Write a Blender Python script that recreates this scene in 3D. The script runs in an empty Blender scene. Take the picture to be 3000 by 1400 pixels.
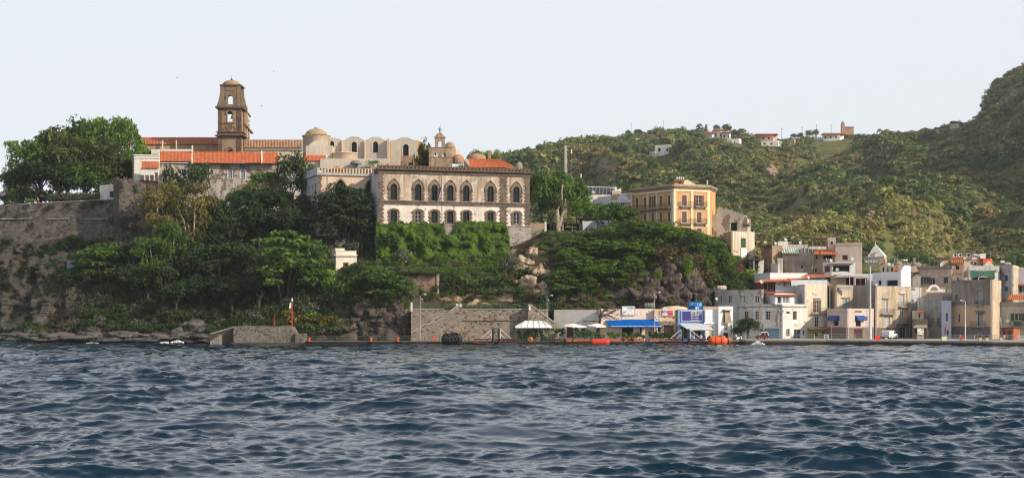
import bpy,math,random
import numpy as np
from mathutils import Vector,Matrix
from mathutils.geometry import tessellate_polygon

SC=bpy.context.scene
COL=SC.collection
R=math.radians
random.seed(7)
rng=np.random.default_rng(7)

# ------------------------------------------------------------------ camera, sky, sun, exposure
F,H,HZ=4750.0,6.0,928.0          # focal length and horizon row of the 3000 x 1400 photograph, eye height in metres
cam=bpy.data.objects.new('camera',bpy.data.cameras.new('camera'))
COL.objects.link(cam)
cam.location=(0,0,H)
cam.rotation_euler=(R(90),0,0)
cam.data.sensor_width=36
cam.data.lens=36*F/3000
cam.data.shift_y=(HZ-700)/3000
cam.data.clip_end=12000
SC.camera=cam

SUN_EL,SUN_AZ=27.0,31.0            # elevation; degrees from +X towards the camera
sd=Vector((math.cos(R(SUN_AZ))*math.cos(R(SUN_EL)),-math.sin(R(SUN_AZ))*math.cos(R(SUN_EL)),math.sin(R(SUN_EL))))
w=bpy.data.worlds.new('World')
SC.world=w
w.use_nodes=True
wn=w.node_tree.nodes
bg=wn['Background']
sky=wn.new('ShaderNodeTexSky')
sky.sky_type='NISHITA'
sky.sun_disc=False
sky.sun_elevation=R(SUN_EL)
sky.sun_rotation=R(90+SUN_AZ)
sky.altitude=0
sky.air_density=1.0
sky.dust_density=3.0
sky.ozone_density=1.5
veil=wn.new('ShaderNodeMix')         # thin even high haze over the whole sky
veil.data_type='RGBA'
wtc,wse,wmr=wn.new('ShaderNodeTexCoord'),wn.new('ShaderNodeSeparateXYZ'),wn.new('ShaderNodeMapRange')
w.node_tree.links.new(wtc.outputs['Generated'],wse.inputs[0])
w.node_tree.links.new(wse.outputs[2],wmr.inputs[0])
wmr.interpolation_type='SMOOTHSTEP'
for k_,v_ in enumerate((.28,.95,.80,.28)):wmr.inputs[k_+1].default_value=v_   # haze thins from the horizon to the zenith
w.node_tree.links.new(wmr.outputs[0],veil.inputs[0])
veil.inputs[7].default_value=(9.6,9.95,10.35,1)
w.node_tree.links.new(sky.outputs[0],veil.inputs[6])
w.node_tree.links.new(veil.outputs[2],bg.inputs[0])
bg.inputs[1].default_value=0.10
sun=bpy.data.objects.new('sun',bpy.data.lights.new('sun','SUN'))
COL.objects.link(sun)
sun.data.energy=5.0
sun.data.angle=R(0.6)
sun.data.color=(1.0,0.86,0.68)
sun.rotation_euler=sd.to_track_quat('Z','Y').to_euler()
sun.location=(200,-100,200)
SC.view_settings.view_transform='Standard'
SC.view_settings.look='None'
SC.view_settings.gamma=1
SC.view_settings.exposure=0.08
SC.view_settings.use_curve_mapping=False
SC.cycles.use_denoising=True
SC.cycles.denoising_prefilter='ACCURATE'
SC.cycles.filter_width=1.15


# ------------------------------------------------------------------ helpers
def at(px,py,Y):
	return Vector(((px-1500)*Y/F,Y,H+(HZ-py)*Y/F))


def hashn(ix,iy,iz):
	n=(ix*374761393+iy*668265263+iz*2147483647+1013904223) & 0xffffffff
	n=((n ^ (n>>13))*1274126177) & 0xffffffff
	n=((n ^ (n>>16))*2246822519) & 0xffffffff
	return ((n ^ (n>>15)) & 0xffffff)/float(0xffffff)


def vnoise(x,y,z):
	x,y,z=np.broadcast_arrays(np.asarray(x,float),np.asarray(y,float),np.asarray(z,float))
	ix,iy,iz=np.floor(x).astype(np.int64),np.floor(y).astype(np.int64),np.floor(z).astype(np.int64)
	fx,fy,fz=x-ix,y-iy,z-iz
	fx,fy,fz=[t*t*(3-2*t) for t in (fx,fy,fz)]
	r=0
	for a in (0,1):
		for b in (0,1):
			for c in (0,1):
				r=r+hashn(ix+a,iy+b,iz+c)*(fx if a else 1-fx)*(fy if b else 1-fy)*(fz if c else 1-fz)
	return r*2-1


def fbm(x,y,z,o=4):
	r,a=0,1.0
	for i in range(o):
		r=r+a*vnoise(x*2**i+17*i,y*2**i+5*i,z*2**i)
		a*=.5
	return r


WL={}          # world location of roots and parts


def props(o,label=None,cat=None,group=None,kind=None):
	if label:o['label']=label
	if cat:o['category']=cat
	if group:o['group']=group
	if kind:o['kind']=kind
	return o


def thing(name,label,cat,loc,group=None):
	o=bpy.data.objects.new(name,None)
	COL.objects.link(o)
	o.empty_display_size=.5
	o.location=loc
	WL[o.name]=Vector(loc)
	return props(o,label,cat,group,'thing')


def link(name,me,parent=None,loc=(0,0,0),wl=None):
	o=bpy.data.objects.new(name,me)
	COL.objects.link(o)
	o.location=loc
	if parent is not None:
		o.parent=parent
	if wl is not None:
		WL[o.name]=wl
	return o


def npmesh(name,V,Q,m=None,smooth=False,tint=None):
	"""mesh from numpy arrays: V (n,3), Q (k,4) or (k,3)"""
	me=bpy.data.meshes.new(name)
	V=np.ascontiguousarray(V,np.float32)
	Q=np.ascontiguousarray(Q,np.int32)
	k,s=Q.shape
	me.vertices.add(len(V))
	me.vertices.foreach_set('co',V.ravel())
	me.loops.add(k*s)
	me.loops.foreach_set('vertex_index',Q.ravel())
	me.polygons.add(k)
	me.polygons.foreach_set('loop_start',np.arange(0,k*s,s,dtype=np.int32))
	me.polygons.foreach_set('loop_total',np.full(k,s,np.int32))
	if smooth:
		me.polygons.foreach_set('use_smooth',np.ones(k,bool))
	me.update(calc_edges=True)
	if tint is not None:
		a=me.attributes.new('tint','FLOAT','POINT')
		a.data.foreach_set('value',np.ascontiguousarray(tint,np.float32))
	if m:me.materials.append(m)
	return me


class MB:
	def __init__(s,M=None):
		s.v,s.f=[],[]
		s.M=M or Matrix.Identity(4)

	def add(s,vs,fs):
		o=len(s.v)
		s.v+=[s.M @ Vector(p) for p in vs]
		s.f+=[tuple(i+o for i in f) for f in fs]
		return s

	def box(s,x0,x1,y0,y1,z0,z1):
		return s.add([(x0,y0,z0),(x1,y0,z0),(x1,y1,z0),(x0,y1,z0),(x0,y0,z1),(x1,y0,z1),(x1,y1,z1),(x0,y1,z1)],
					 [(0,3,2,1),(4,5,6,7),(0,1,5,4),(1,2,6,5),(2,3,7,6),(3,0,4,7)])

	def hexa(s,p): # eight points, bottom four then top four, counter-clockwise
		return s.add(p,[(0,3,2,1),(4,5,6,7),(0,1,5,4),(1,2,6,5),(2,3,7,6),(3,0,4,7)])

	def prism(s,outer,holes,y0,y1):
		"""polygon with holes in the x-z plane, given depth along y"""
		polys=[[Vector((a,0,b)) for a,b in outer]]+[[Vector((a,0,b)) for a,b in h] for h in holes]
		tris=tessellate_polygon(polys)
		flat=[p for q in polys for p in q]
		n=len(flat)
		vs=[(p.x,y0,p.z) for p in flat]+[(p.x,y1,p.z) for p in flat]
		fs=[]
		for t in tris:
			a,b,c=[flat[i] for i in t]
			ccw=(b.x-a.x)*(c.z-a.z)-(b.z-a.z)*(c.x-a.x)>0
			t=t if ccw else (t[0],t[2],t[1])
			fs.append(tuple(t))
			fs.append((t[0]+n,t[2]+n,t[1]+n))
		o=0
		for q in polys:
			k=len(q)
			for i in range(k):
				fs.append((o+i,o+(i+1)%k,o+(i+1)%k+n,o+i+n))
			o+=k
		return s.add(vs,fs)

	def tube(s,p0,p1,r0,r1=None,n=8):
		r1=r0 if r1 is None else r1
		p0,p1=Vector(p0),Vector(p1)
		d=(p1-p0).normalized()
		a=d.orthogonal().normalized()
		b=d.cross(a)
		vs=[]
		for p,r in ((p0,r0),(p1,r1)):
			vs+=[p+(a*math.cos(2*math.pi*i/n)+b*math.sin(2*math.pi*i/n))*r for i in range(n)]
		fs=[(i,(i+1)%n,(i+1)%n+n,i+n) for i in range(n)]+[tuple(range(n))[::-1],tuple(range(n,2*n))]
		return s.add(vs,fs)

	def path(s,pts,r,n=6):
		for i in range(len(pts)-1):
			ra=r if not isinstance(r,(list,tuple)) else r[i]
			rb=r if not isinstance(r,(list,tuple)) else r[i+1]
			s.tube(pts[i],pts[i+1],ra,rb,n)
		return s

	def lathe(s,prof,n=24,c=(0,0,0),a0=0,a1=360,axis='z'):
		full=abs(a1-a0-360)<1e-6
		k=n if full else n+1
		vs,fs=[],[]
		for j in range(k):
			a=R(a0+(a1-a0)*j/n)
			for r,z in prof:
				if axis=='z':
					vs.append((c[0]+r*math.cos(a),c[1]+r*math.sin(a),c[2]+z))
				elif axis=='x':
					vs.append((c[0]+z,c[1]+r*math.cos(a),c[2]+r*math.sin(a)))
				else:
					vs.append((c[0]+r*math.cos(a),c[1]+z,c[2]+r*math.sin(a)))
		m=len(prof)
		for j in range(n):
			j2=(j+1)%k
			for i in range(m-1):
				fs.append((j*m+i,j2*m+i,j2*m+i+1,j*m+i+1))
		return s.add(vs,fs)

	def ball(s,c,rx,ry=None,rz=None,n=12,m=8):
		ry=ry or rx
		rz=rz or rx
		vs,fs=[],[]
		for i in range(m+1):
			t=math.pi*i/m
			for j in range(n):
				a=2*math.pi*j/n
				vs.append((c[0]+rx*math.sin(t)*math.cos(a),c[1]+ry*math.sin(t)*math.sin(a),c[2]+rz*math.cos(t)))
		for i in range(m):
			for j in range(n):
				fs.append((i*n+j,(i+1)*n+j,(i+1)*n+(j+1)%n,i*n+(j+1)%n))
		return s.add(vs,fs)

	def corr(s,p00,p10,p01,p11,pitch=.36,amp=.055,th=.12):
		"""roof plane with real rounded tile rows running from edge p0* down to p1*..., closed underside"""
		p00,p10,p01,p11=map(Vector,(p00,p10,p01,p11))
		n=max(1,int((p10-p00).length/pitch))
		nor=(p10-p00).cross(p01-p00).normalized()
		if nor.z<0:nor=-nor
		seg=4
		vs,fs=[],[]
		N=n*seg
		for i in range(N+1):
			t=i/N
			a=amp*math.sin(2*math.pi*i/seg)
			a=amp*(1,0,-1,0)[i%seg]
			A,B=p00.lerp(p10,t),p01.lerp(p11,t)
			vs+=[A+nor*a,B+nor*a,A-nor*th,B-nor*th]
		for i in range(N):
			k=4*i
			fs+=[(k,k+4,k+5,k+1),(k+2,k+3,k+7,k+6),(k+1,k+5,k+7,k+3),(k,k+2,k+6,k+4)]
		fs+=[(0,1,3,2),(4*N,4*N+2,4*N+3,4*N+1)]
		return s.add(vs,fs)

	def build(s,name,m=None,parent=None,smooth=False,label=None,cat=None,group=None,kind=None):
		if parent is not None:
			o0=WL[parent.name]
		else:
			xs=[p.x for p in s.v];ys=[p.y for p in s.v];zs=[p.z for p in s.v]
			o0=Vector(((min(xs)+max(xs))/2,(min(ys)+max(ys))/2,min(zs)))
		me=bpy.data.meshes.new(name)
		me.from_pydata([tuple(p-o0) for p in s.v],[],s.f)
		if smooth:
			for p in me.polygons:p.use_smooth=True
		if m:me.materials.append(m)
		me.update()
		o=link(name,me,parent,(0,0,0) if parent is not None else o0,Vector(o0))
		return props(o,label,cat,group,kind or ('thing' if cat else None))


class Face:
	"""vertical wall plane between two ground points given as (photo column, distance)"""

	def __init__(s,a,b):
		s.P=Vector(((a[0]-1500)*a[1]/F,a[1]))
		s.Q=Vector(((b[0]-1500)*b[1]/F,b[1]))
		d=s.Q-s.P
		s.L=d.length
		s.d=d/s.L
		s.M=Matrix(((s.d.x,-s.d.y,0,s.P.x),(s.d.y,s.d.x,0,s.P.y),(0,0,1,0),(0,0,0,1)))

	def u(s,px):
		q=(px-1500)/F
		return (q*s.P.y-s.P.x)/(s.d.x-q*s.d.y)

	def z(s,px,py):
		return H+(HZ-py)*(s.P.y+s.u(px)*s.d.y)/F

	def uz(s,px,py):
		return s.u(px),s.z(px,py)

	def wp(s,u,y,z):
		return s.M @ Vector((u,y,z))


def copy_tree(o,parent=None,loc=None,wl=None):
	c=o.copy()
	COL.objects.link(c)
	if parent is not None:c.parent=parent
	if loc is not None:c.location=loc
	WL[c.name]=Vector(c.location) if parent is None else WL[parent.name]
	for ch in o.children:
		copy_tree(ch,c)
	return c


# ------------------------------------------------------------------ materials
def newmat(name):
	m=bpy.data.materials.new(name)
	m.use_nodes=True
	nt=m.node_tree
	return m,nt,nt.nodes['Principled BSDF']


def nd(nt,typ,**kw):
	n=nt.nodes.new(typ)
	for k,v in kw.items():
		if k.startswith('i_'):
			n.inputs[int(k[2:])].default_value=v
		else:
			setattr(n,k,v)
	return n


def noise(nt,vec,scale,detail=4,rough=.55):
	n=nd(nt,'ShaderNodeTexNoise')
	n.inputs['Scale'].default_value=scale
	n.inputs['Detail'].default_value=detail
	n.inputs['Roughness'].default_value=rough
	if vec is not None:nt.links.new(vec,n.inputs['Vector'])
	return n.outputs[0]


def mapr(nt,val,a,b,c=0,d=1):
	n=nd(nt,'ShaderNodeMapRange')
	nt.links.new(val,n.inputs[0])
	for i,x in enumerate((a,b,c,d)):n.inputs[i+1].default_value=x
	return n.outputs[0]


def mix(nt,fac,a,b,blend='MIX'):
	n=nd(nt,'ShaderNodeMix',data_type='RGBA',blend_type=blend)
	for sock,v in ((0,fac),(6,a),(7,b)):
		if isinstance(v,(int,float)):n.inputs[sock].default_value=v
		elif isinstance(v,(tuple,list)):n.inputs[sock].default_value=(*v[:3],1)
		else:nt.links.new(v,n.inputs[sock])
	return n.outputs[2]


def mul(nt,a,b,op='MULTIPLY'):
	n=nd(nt,'ShaderNodeMath',operation=op)
	for i,v in enumerate((a,b)):
		if isinstance(v,(int,float)):n.inputs[i].default_value=v
		else:nt.links.new(v,n.inputs[i])
	return n.outputs[0]


def scaled(nt,vec,s,off=(0,0,0)):
	n=nd(nt,'ShaderNodeMapping')
	n.inputs['Scale'].default_value=s
	n.inputs['Location'].default_value=off
	nt.links.new(vec,n.inputs[0])
	return n.outputs[0]


def bump(nt,p,h,strength=.5,dist=.05):
	n=nd(nt,'ShaderNodeBump')
	n.inputs['Strength'].default_value=strength
	n.inputs['Distance'].default_value=dist
	nt.links.new(h,n.inputs['Height'])
	nt.links.new(n.outputs[0],p.inputs['Normal'])


def coords(nt):
	return nd(nt,'ShaderNodeTexCoord').outputs['Object']


MATS={}
_seed=[0]


def flat(name,col=0,rough=.7,metal=0,var=.12,spec=.5):
	if name in MATS:return MATS[name]
	m,nt,p=newmat(name)
	c=coords(nt)
	f=noise(nt,c,2.3,5)
	d=tuple(x*(1-2.2*var) for x in col)
	nt.links.new(mix(nt,mapr(nt,f,.35,.7),col,d),p.inputs['Base Color'])
	p.inputs['Roughness'].default_value=rough
	p.inputs['Metallic'].default_value=metal
	p.inputs['Specular IOR Level'].default_value=spec
	MATS[name]=m
	return m


def plaster(name,col=0,stain=.5,streak=.5,dirt=(.10,.085,.07),patch=None,bare=(.25,.21,.17)):
	"""weathered wall render: broad stains, vertical rain streaks, fallen patches, fine grain"""
	if name in MATS:return MATS[name]
	m,nt,p=newmat(name)
	_seed[0]+=3.7
	c=scaled(nt,coords(nt),(1,1,1),(_seed[0],_seed[0]*.7,0))
	big=noise(nt,c,.28,6,.6)
	st=noise(nt,scaled(nt,c,(1.3,1.3,.1)),1.0,5,.62)
	fine=noise(nt,c,3.5,5,.6)
	col1=mix(nt,mapr(nt,fine,.3,.7),tuple(x*1.06 for x in col),tuple(x*.86 for x in col))
	col2=mix(nt,mapr(nt,big,.43,.68,0,stain),col1,dirt)
	col3=mix(nt,mapr(nt,st,.45,.68,0,streak),col2,dirt)
	if patch:
		pn=noise(nt,scaled(nt,c,(1,1,.8),(5,9,2)),.55,7,.62)
		col3=mix(nt,mapr(nt,pn,.62-patch*.1,.64-patch*.1),col3,mix(nt,fine,bare,tuple(x*.6 for x in bare)))
	nt.links.new(col3,p.inputs['Base Color'])
	p.inputs['Roughness'].default_value=.93
	p.inputs['Specular IOR Level'].default_value=.2
	bump(nt,p,mul(nt,fine,big,'ADD'),.35,.06)
	MATS[name]=m
	return m


def stone(name,cols,scale=1.6,mortar=(.3,.27,.24),zsq=1.4,dark=.4,bs=.8):
	"""rubble masonry: cells of separate colour with sunk joints"""
	if name in MATS:return MATS[name]
	m,nt,p=newmat(name)
	c=coords(nt)
	cs=scaled(nt,c,(1,1,zsq))
	wob=nd(nt,'ShaderNodeVectorMath',operation='ADD')
	nn=nd(nt,'ShaderNodeTexNoise')
	nn.inputs['Scale'].default_value=scale*1.2
	nt.links.new(cs,nn.inputs['Vector'])
	sc_=nd(nt,'ShaderNodeVectorMath',operation='SCALE')
	nt.links.new(nn.outputs['Color'],sc_.inputs[0])
	sc_.inputs['Scale'].default_value=.28/scale
	nt.links.new(cs,wob.inputs[0]);nt.links.new(sc_.outputs[0],wob.inputs[1])
	v=nd(nt,'ShaderNodeTexVoronoi',feature='F1')
	v.inputs['Scale'].default_value=scale
	e=nd(nt,'ShaderNodeTexVoronoi',feature='DISTANCE_TO_EDGE')
	e.inputs['Scale'].default_value=scale
	for q in (v,e):nt.links.new(wob.outputs[0],q.inputs['Vector'])
	sep=nd(nt,'ShaderNodeSeparateColor')
	nt.links.new(v.outputs['Color'],sep.inputs[0])
	a=mix(nt,mapr(nt,sep.outputs[0],.2,.8),cols[0],cols[1])
	a=mix(nt,mapr(nt,sep.outputs[1],.78,.8),a,cols[2])
	j=mapr(nt,e.outputs['Distance'],.02,.09)
	a=mix(nt,j,mortar,a)
	big=noise(nt,c,.22,6,.62)
	a=mix(nt,mapr(nt,big,.45,.72,0,dark),a,(.05,.05,.038))
	fine=noise(nt,c,5,4)
	a=mix(nt,mapr(nt,fine,.3,.75,0,.35),a,(.06,.05,.045))
	nt.links.new(a,p.inputs['Base Color'])
	p.inputs['Roughness'].default_value=.95
	p.inputs['Specular IOR Level'].default_value=.15
	bump(nt,p,mul(nt,j,fine,'ADD'),bs,.12)
	MATS[name]=m
	return m


def tiles(name,c1,c2,c3,lichen=0.0):
	"""terracotta: colour differs tile by tile along each row"""
	if name in MATS:return MATS[name]
	m,nt,p=newmat(name)
	c=coords(nt)
	v=nd(nt,'ShaderNodeTexVoronoi',feature='F1')
	v.inputs['Scale'].default_value=2.6
	nt.links.new(scaled(nt,c,(1,.8,1)),v.inputs['Vector'])
	sep=nd(nt,'ShaderNodeSeparateColor')
	nt.links.new(v.outputs['Color'],sep.inputs[0])
	a=mix(nt,sep.outputs[0],c1,c2)
	a=mix(nt,mapr(nt,sep.outputs[1],.75,.85),a,c3)
	big=noise(nt,c,.3,6,.65)
	a=mix(nt,mapr(nt,big,.5,.7,0,.35+lichen),a,(.16,.11,.06) if lichen else (.2,.09,.05))
	nt.links.new(a,p.inputs['Base Color'])
	p.inputs['Roughness'].default_value=.9
	p.inputs['Specular IOR Level'].default_value=.2
	bump(nt,p,v.outputs['Distance'],.6,.05)
	MATS[name]=m
	return m


def leaf(name,dark,mid,light,trans=.25):
	if name in MATS:return MATS[name]
	m,nt,p=newmat(name)
	a=nd(nt,'ShaderNodeAttribute',attribute_name='tint')
	oi=nd(nt,'ShaderNodeObjectInfo')
	r=nd(nt,'ShaderNodeValToRGB')
	e=r.color_ramp.elements
	e[0].position,e[0].color=.1,(*dark,1)
	e[1].position,e[1].color=.9,(*light,1)
	k=e.new(.5);k.color=(*mid,1)
	f=mul(nt,a.outputs['Fac'],mapr(nt,oi.outputs['Random'],0,1,-.16,.16),'ADD')
	nt.links.new(f,r.inputs[0])
	nt.links.new(r.outputs[0],p.inputs['Base Color'])
	p.inputs['Roughness'].default_value=.62
	p.inputs['Specular IOR Level'].default_value=.25
	t=nd(nt,'ShaderNodeBsdfTranslucent')
	nt.links.new(mix(nt,.5,r.outputs[0],tuple(min(1,x*1.6) for x in light)),t.inputs[0])
	ms=nd(nt,'ShaderNodeMixShader')
	ms.inputs[0].default_value=trans
	nt.links.new(p.outputs[0],ms.inputs[1]);nt.links.new(t.outputs[0],ms.inputs[2])
	nt.links.new(ms.outputs[0],nt.nodes['Material Output'].inputs[0])
	MATS[name]=m
	return m


GLASS=flat('dark_window_glass',(.014,.017,.019),.35,0,.1,.1)
DARK=flat('opening_shade_black',(.012,.011,.010),.9)  # near-black sheets put the shade inside openings into the colour
WHITEP=flat('white_paint',(.78,.78,.77),.5)
GREYP=flat('grey_paint',(.38,.40,.42),.5)
STEEL=flat('galvanised_steel',(.42,.44,.46),.45,.5)
IRON=flat('dark_wrought_iron',(.045,.04,.038),.6)
RUST=flat('rusty_red_steel',(.15,.04,.024),.75,0,.25)
GREENR=flat('green_painted_rail',(.03,.12,.085),.5)
WOOD=flat('red_brown_shutter_paint',(.15,.035,.02),.6,0,.2)
BROWN=flat('dark_brown_wood',(.07,.035,.022),.7,0,.2)
CONC=plaster('quay_concrete',(.36,.33,.29),.5,.3)
TERRA=tiles('orange_roof_tiles',(.50,.14,.055),(.42,.115,.045),(.34,.09,.04))
TERRA_OLD=tiles('old_church_tiles',(.46,.155,.07),(.38,.12,.055),(.30,.10,.05))
TERRA_PALE=tiles('pale_weathered_tiles',(.42,.27,.17),(.32,.18,.11),(.20,.10,.065),.2)
ORANGE=flat('orange_buoy_skin',(.80,.10,.008),.45,0,.1)
REDP=flat('red_buoy_skin',(.62,.035,.015),.5,0,.12)
POT=flat('terracotta_pot',(.55,.13,.045),.75)
BLUEC=flat('blue_awning_cloth',(.001,.10,.42),.9,0,.05,.05)
DISHM=flat('satellite_dish_grey',(.5,.5,.5),.5)
BARK=flat('brown_grey_bark',(.065,.052,.04),.9,0,.25)
BARKP=flat('pale_peeling_bark',(.40,.32,.25),.85,0,.25)
RUBBER=flat('black_rubber',(.012,.012,.013),.65)

# ------------------------------------------------------------------ sea
def build_sea():
	NC=690
	rows=[44.0]
	while rows[-1]<430:
		rows.append(rows[-1]*1.0021)
	Yr=np.array(rows)
	half=(1500/F)*Yr*1.03+3
	out=np.cumsum(.12*1.13**np.arange(42))
	core=np.linspace(-1,1,NC)
	X=np.concatenate([-half[:,None]-out[None,::-1],half[:,None]*core[None,:],half[:,None]+out[None,:]],1)
	NC=X.shape[1]
	Y=np.repeat(Yr[:,None],NC,1)
	dx=np.gradient(X,axis=1)
	dy=(Yr*.0021)[:,None]
	Z=np.zeros_like(X);DX=np.zeros_like(X);DY=np.zeros_like(X)
	g=np.random.default_rng(11)
	n=110
	lam=np.exp(np.linspace(math.log(.36),math.log(10.5),n))*g.uniform(.93,1.07,n)
	wind=R(259)
	gust=.85+.4*fbm(X/34,Y/50,3.3,3)
	grp=[gust*np.clip(.8+.85*fbm(X/5.5+9*q,Y/4.5,1.7*q,2),.15,2.1) for q in range(3)]
	for L in lam:
		spread=.45 if L>4 else .5
		th=wind+g.normal(0,spread)
		k=2*math.pi/L
		if L>6:s=.03
		elif L>2:s=.044
		else:s=.082
		s*=g.uniform(.6,1.4)
		a=s/k
		kx,ky=k*math.cos(th),k*math.sin(th)
		samp=np.maximum(np.abs(dx*math.cos(th)),np.abs(dy*math.sin(th)))
		att=np.clip((L/np.maximum(samp,1e-3)-2.2)/2.5,0,1)
		mod=1.0 if L>5 else (gust if L>2.4 else grp[int(g.integers(0,3))])
		ph=kx*X+ky*Y+g.uniform(0,6.28)
		A=a*att*mod
		Z+=A*np.cos(ph)
		q=.85
		DX-=q*A*math.cos(th)*np.sin(ph)
		DY-=q*A*math.sin(th)*np.sin(ph)
	V=np.stack([X+DX,Y+DY,Z],-1).reshape(-1,3)
	nr=len(rows)
	i=np.arange(nr-1)[:,None]*NC+np.arange(NC-1)[None,:]
	Q=np.stack([i,i+1,i+NC+1,i+NC],-1).reshape(-1,4)
	b=len(V)
	V=np.vstack([V,[(-3000,-900,-1.6),(3000,-900,-1.6),(3000,1500,-1.6),(-3000,1500,-1.6)]])
	Q=np.vstack([Q,[(b,b+1,b+2,b+3)]])
	m,nt,p=newmat('sea_water')
	c=coords(nt)
	big=noise(nt,c,.05,3)
	nt.links.new(mix(nt,big,(.001,.013,.036),(.001,.019,.031)),p.inputs['Base Color'])
	p.inputs['Roughness'].default_value=.02
	p.inputs['IOR'].default_value=1.333
	h1=noise(nt,scaled(nt,c,(.8,1.1,1)),2.4,3,.5)
	bump(nt,p,h1,.35,.05)
	me=npmesh('sea',V,Q,m,True)
	props(link('sea',me),kind='structure')


build_sea()

# ------------------------------------------------------------------ headland (castle rock)
HL=[ # photo column: (row, distance) from the waterline up the slope to the edge of the plateau, then plateau height
	(-120,[(1020,375),(988,378),(955,388),(850,393),(770,396),(725,401),(712,404)],33),
	(150,[(1020,370),(988,373),(960,382),(860,389),(770,395),(722,400),(712,403)],33),
	(300,[(1020,367),(985,370),(960,375),(880,384),(800,392),(730,398),(706,402)],33),
	(450,[(1020,363),(985,366),(965,370),(900,379),(830,387),(750,394),(700,399)],33),
	(600,[(1020,360),(985,364),(970,368),(920,376),(850,384),(770,391),(660,400)],32),
	(750,[(1020,360),(990,362),(960,367),(910,374),(850,381),(780,388),(660,400)],32),
	(900,[(1020,358),(990,361),(960,364),(900,369),(850,374),(797,380),(690,394)],29),
	(1050,[(1020,358),(990,361),(950,364),(880,367),(830,371),(797,376),(735,387)],27.5),
	(1180,[(1020,358),(990,361),(940,364),(880,366),(802,370),(797,376),(745,389)],27),
	(1290,[(1020,366),(930,367),(907,368),(870,371),(802,373),(797,378),(742,392)],27),
	(1400,[(1020,366),(930,367),(906,369),(858,373),(815,377),(790,381),(745,393)],25),
	(1500,[(1020,366),(930,367),(905,369),(870,372),(820,377),(772,383),(744,393)],24),
	(1600,[(1020,366),(930,367),(905,368),(860,373),(800,379),(740,386),(690,395)],26.5),
	(1750,[(1020,368),(940,369),(905,370),(850,374),(790,380),(740,388),(690,397)],26),
	(1900,[(1020,368),(940,369),(900,370),(800,373),(745,378),(715,386),(690,397)],26),
	(2030,[(1020,368),(940,369),(900,370),(800,374),(750,378),(720,386),(690,397)],26),
	(2110,[(1020,374),(930,375),(890,376),(830,380),(785,385),(745,391),(710,398)],24.5),
	(2190,[(1020,376),(930,377),(900,378),(848,384),(805,389),(775,394),(745,400)],21),
	(2300,[(1020,376),(995,378),(975,380),(900,388),(860,394),(830,400),(800,408)],15),
	(3200,[(1020,376),(995,378),(975,380),(900,388),(860,394),(830,400),(800,408)],15),
]
HLP=np.array([c[0] for c in HL],float)
HLT=np.array([[[p,y] for p,y in c[1]]+[[HZ-(c[2]-H)*F/(c[1][-1][1]+3),c[1][-1][1]+3],[HZ-(c[2]-H)*F/560,560]] for c in HL],float)
TK=np.array([0,.12,.22,.36,.5,.64,.78,.86,1.0])


def smooth_interp(x,xp):
	i=np.clip(np.searchsorted(xp,x)-1,0,len(xp)-2)
	t=np.clip((x-xp[i])/(xp[i+1]-xp[i]),0,1)
	return i,t*t*(3-2*t)*.5+t*.5


def hl_point(px,t):
	px,t=np.broadcast_arrays(np.asarray(px,float),np.asarray(t,float))
	i,a=smooth_interp(px,HLP)
	j=np.clip(np.searchsorted(TK,t)-1,0,len(TK)-2)
	b=np.clip((t-TK[j])/(TK[j+1]-TK[j]),0,1)
	g=lambda q:((HLT[i,j,q]*(1-a)+HLT[i+1,j,q]*a)*(1-b)+(HLT[i,j+1,q]*(1-a)+HLT[i+1,j+1,q]*a)*b)
	py,Y=g(0),g(1)
	X=(px-1500)*Y/F
	Z=H+(HZ-py)*Y/F
	# rock relief: ledges and buttresses, fading out on the plateau and towards built ground
	fade=np.clip((TK[7]-t)/.1,0,1)*np.clip(1-(px-2130)/120,0.0,1)*np.clip(t/.05,.3,1)
	n1=fbm(X/9,Y/9,Z/5,5)
	n2=np.abs(fbm(X/4.5,Y/6,Z/12,4))
	low=np.clip((.3-t)/.3,0,1)
	n3=np.abs(fbm(X/2.2,Y/5,Z/7,3))-.35
	rocky=np.maximum.reduce([np.clip((330-px)/120,0,1),np.clip(1-np.abs(px-1990)/140,0,1),np.clip(1-np.abs(px-1100)/130,0,1)*np.clip((.5-t)/.1,0,1),.7*np.clip(1-np.abs(px-1560)/90,0,1)])
	dY=fade*(1.1*n1-1.3*n2+.4+rocky*(1.5*n1-2.0*n2-1.8*n3+1.1*np.floor(3*fbm(X/3.1,Y/6,Z/2.4,3))/3-.5*np.abs(fbm(X/.9,Y/3,Z/2,2))))
	dZ=fade*(.35*fbm(X/3,Y/3,Z/3,4)+low*.7*fbm(X/5,Y/2.2,4.4,4))
	return X,Y+dY,Z+dZ


def hl_t(px,py):
	"""position along the slope profile at photo column px whose nominal row is py"""
	i,a=smooth_interp(np.array([px],float),HLP)
	prof=(HLT[i,:,0]*(1-a[:,None])+HLT[i+1,:,0]*a[:,None])[0]
	return float(np.interp(-py,-prof[:8],TK[:8]))


def hl_at(px,py):
	x,y,z=hl_point(px,hl_t(px,py))
	return Vector((float(x),float(y),float(z)))


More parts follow.
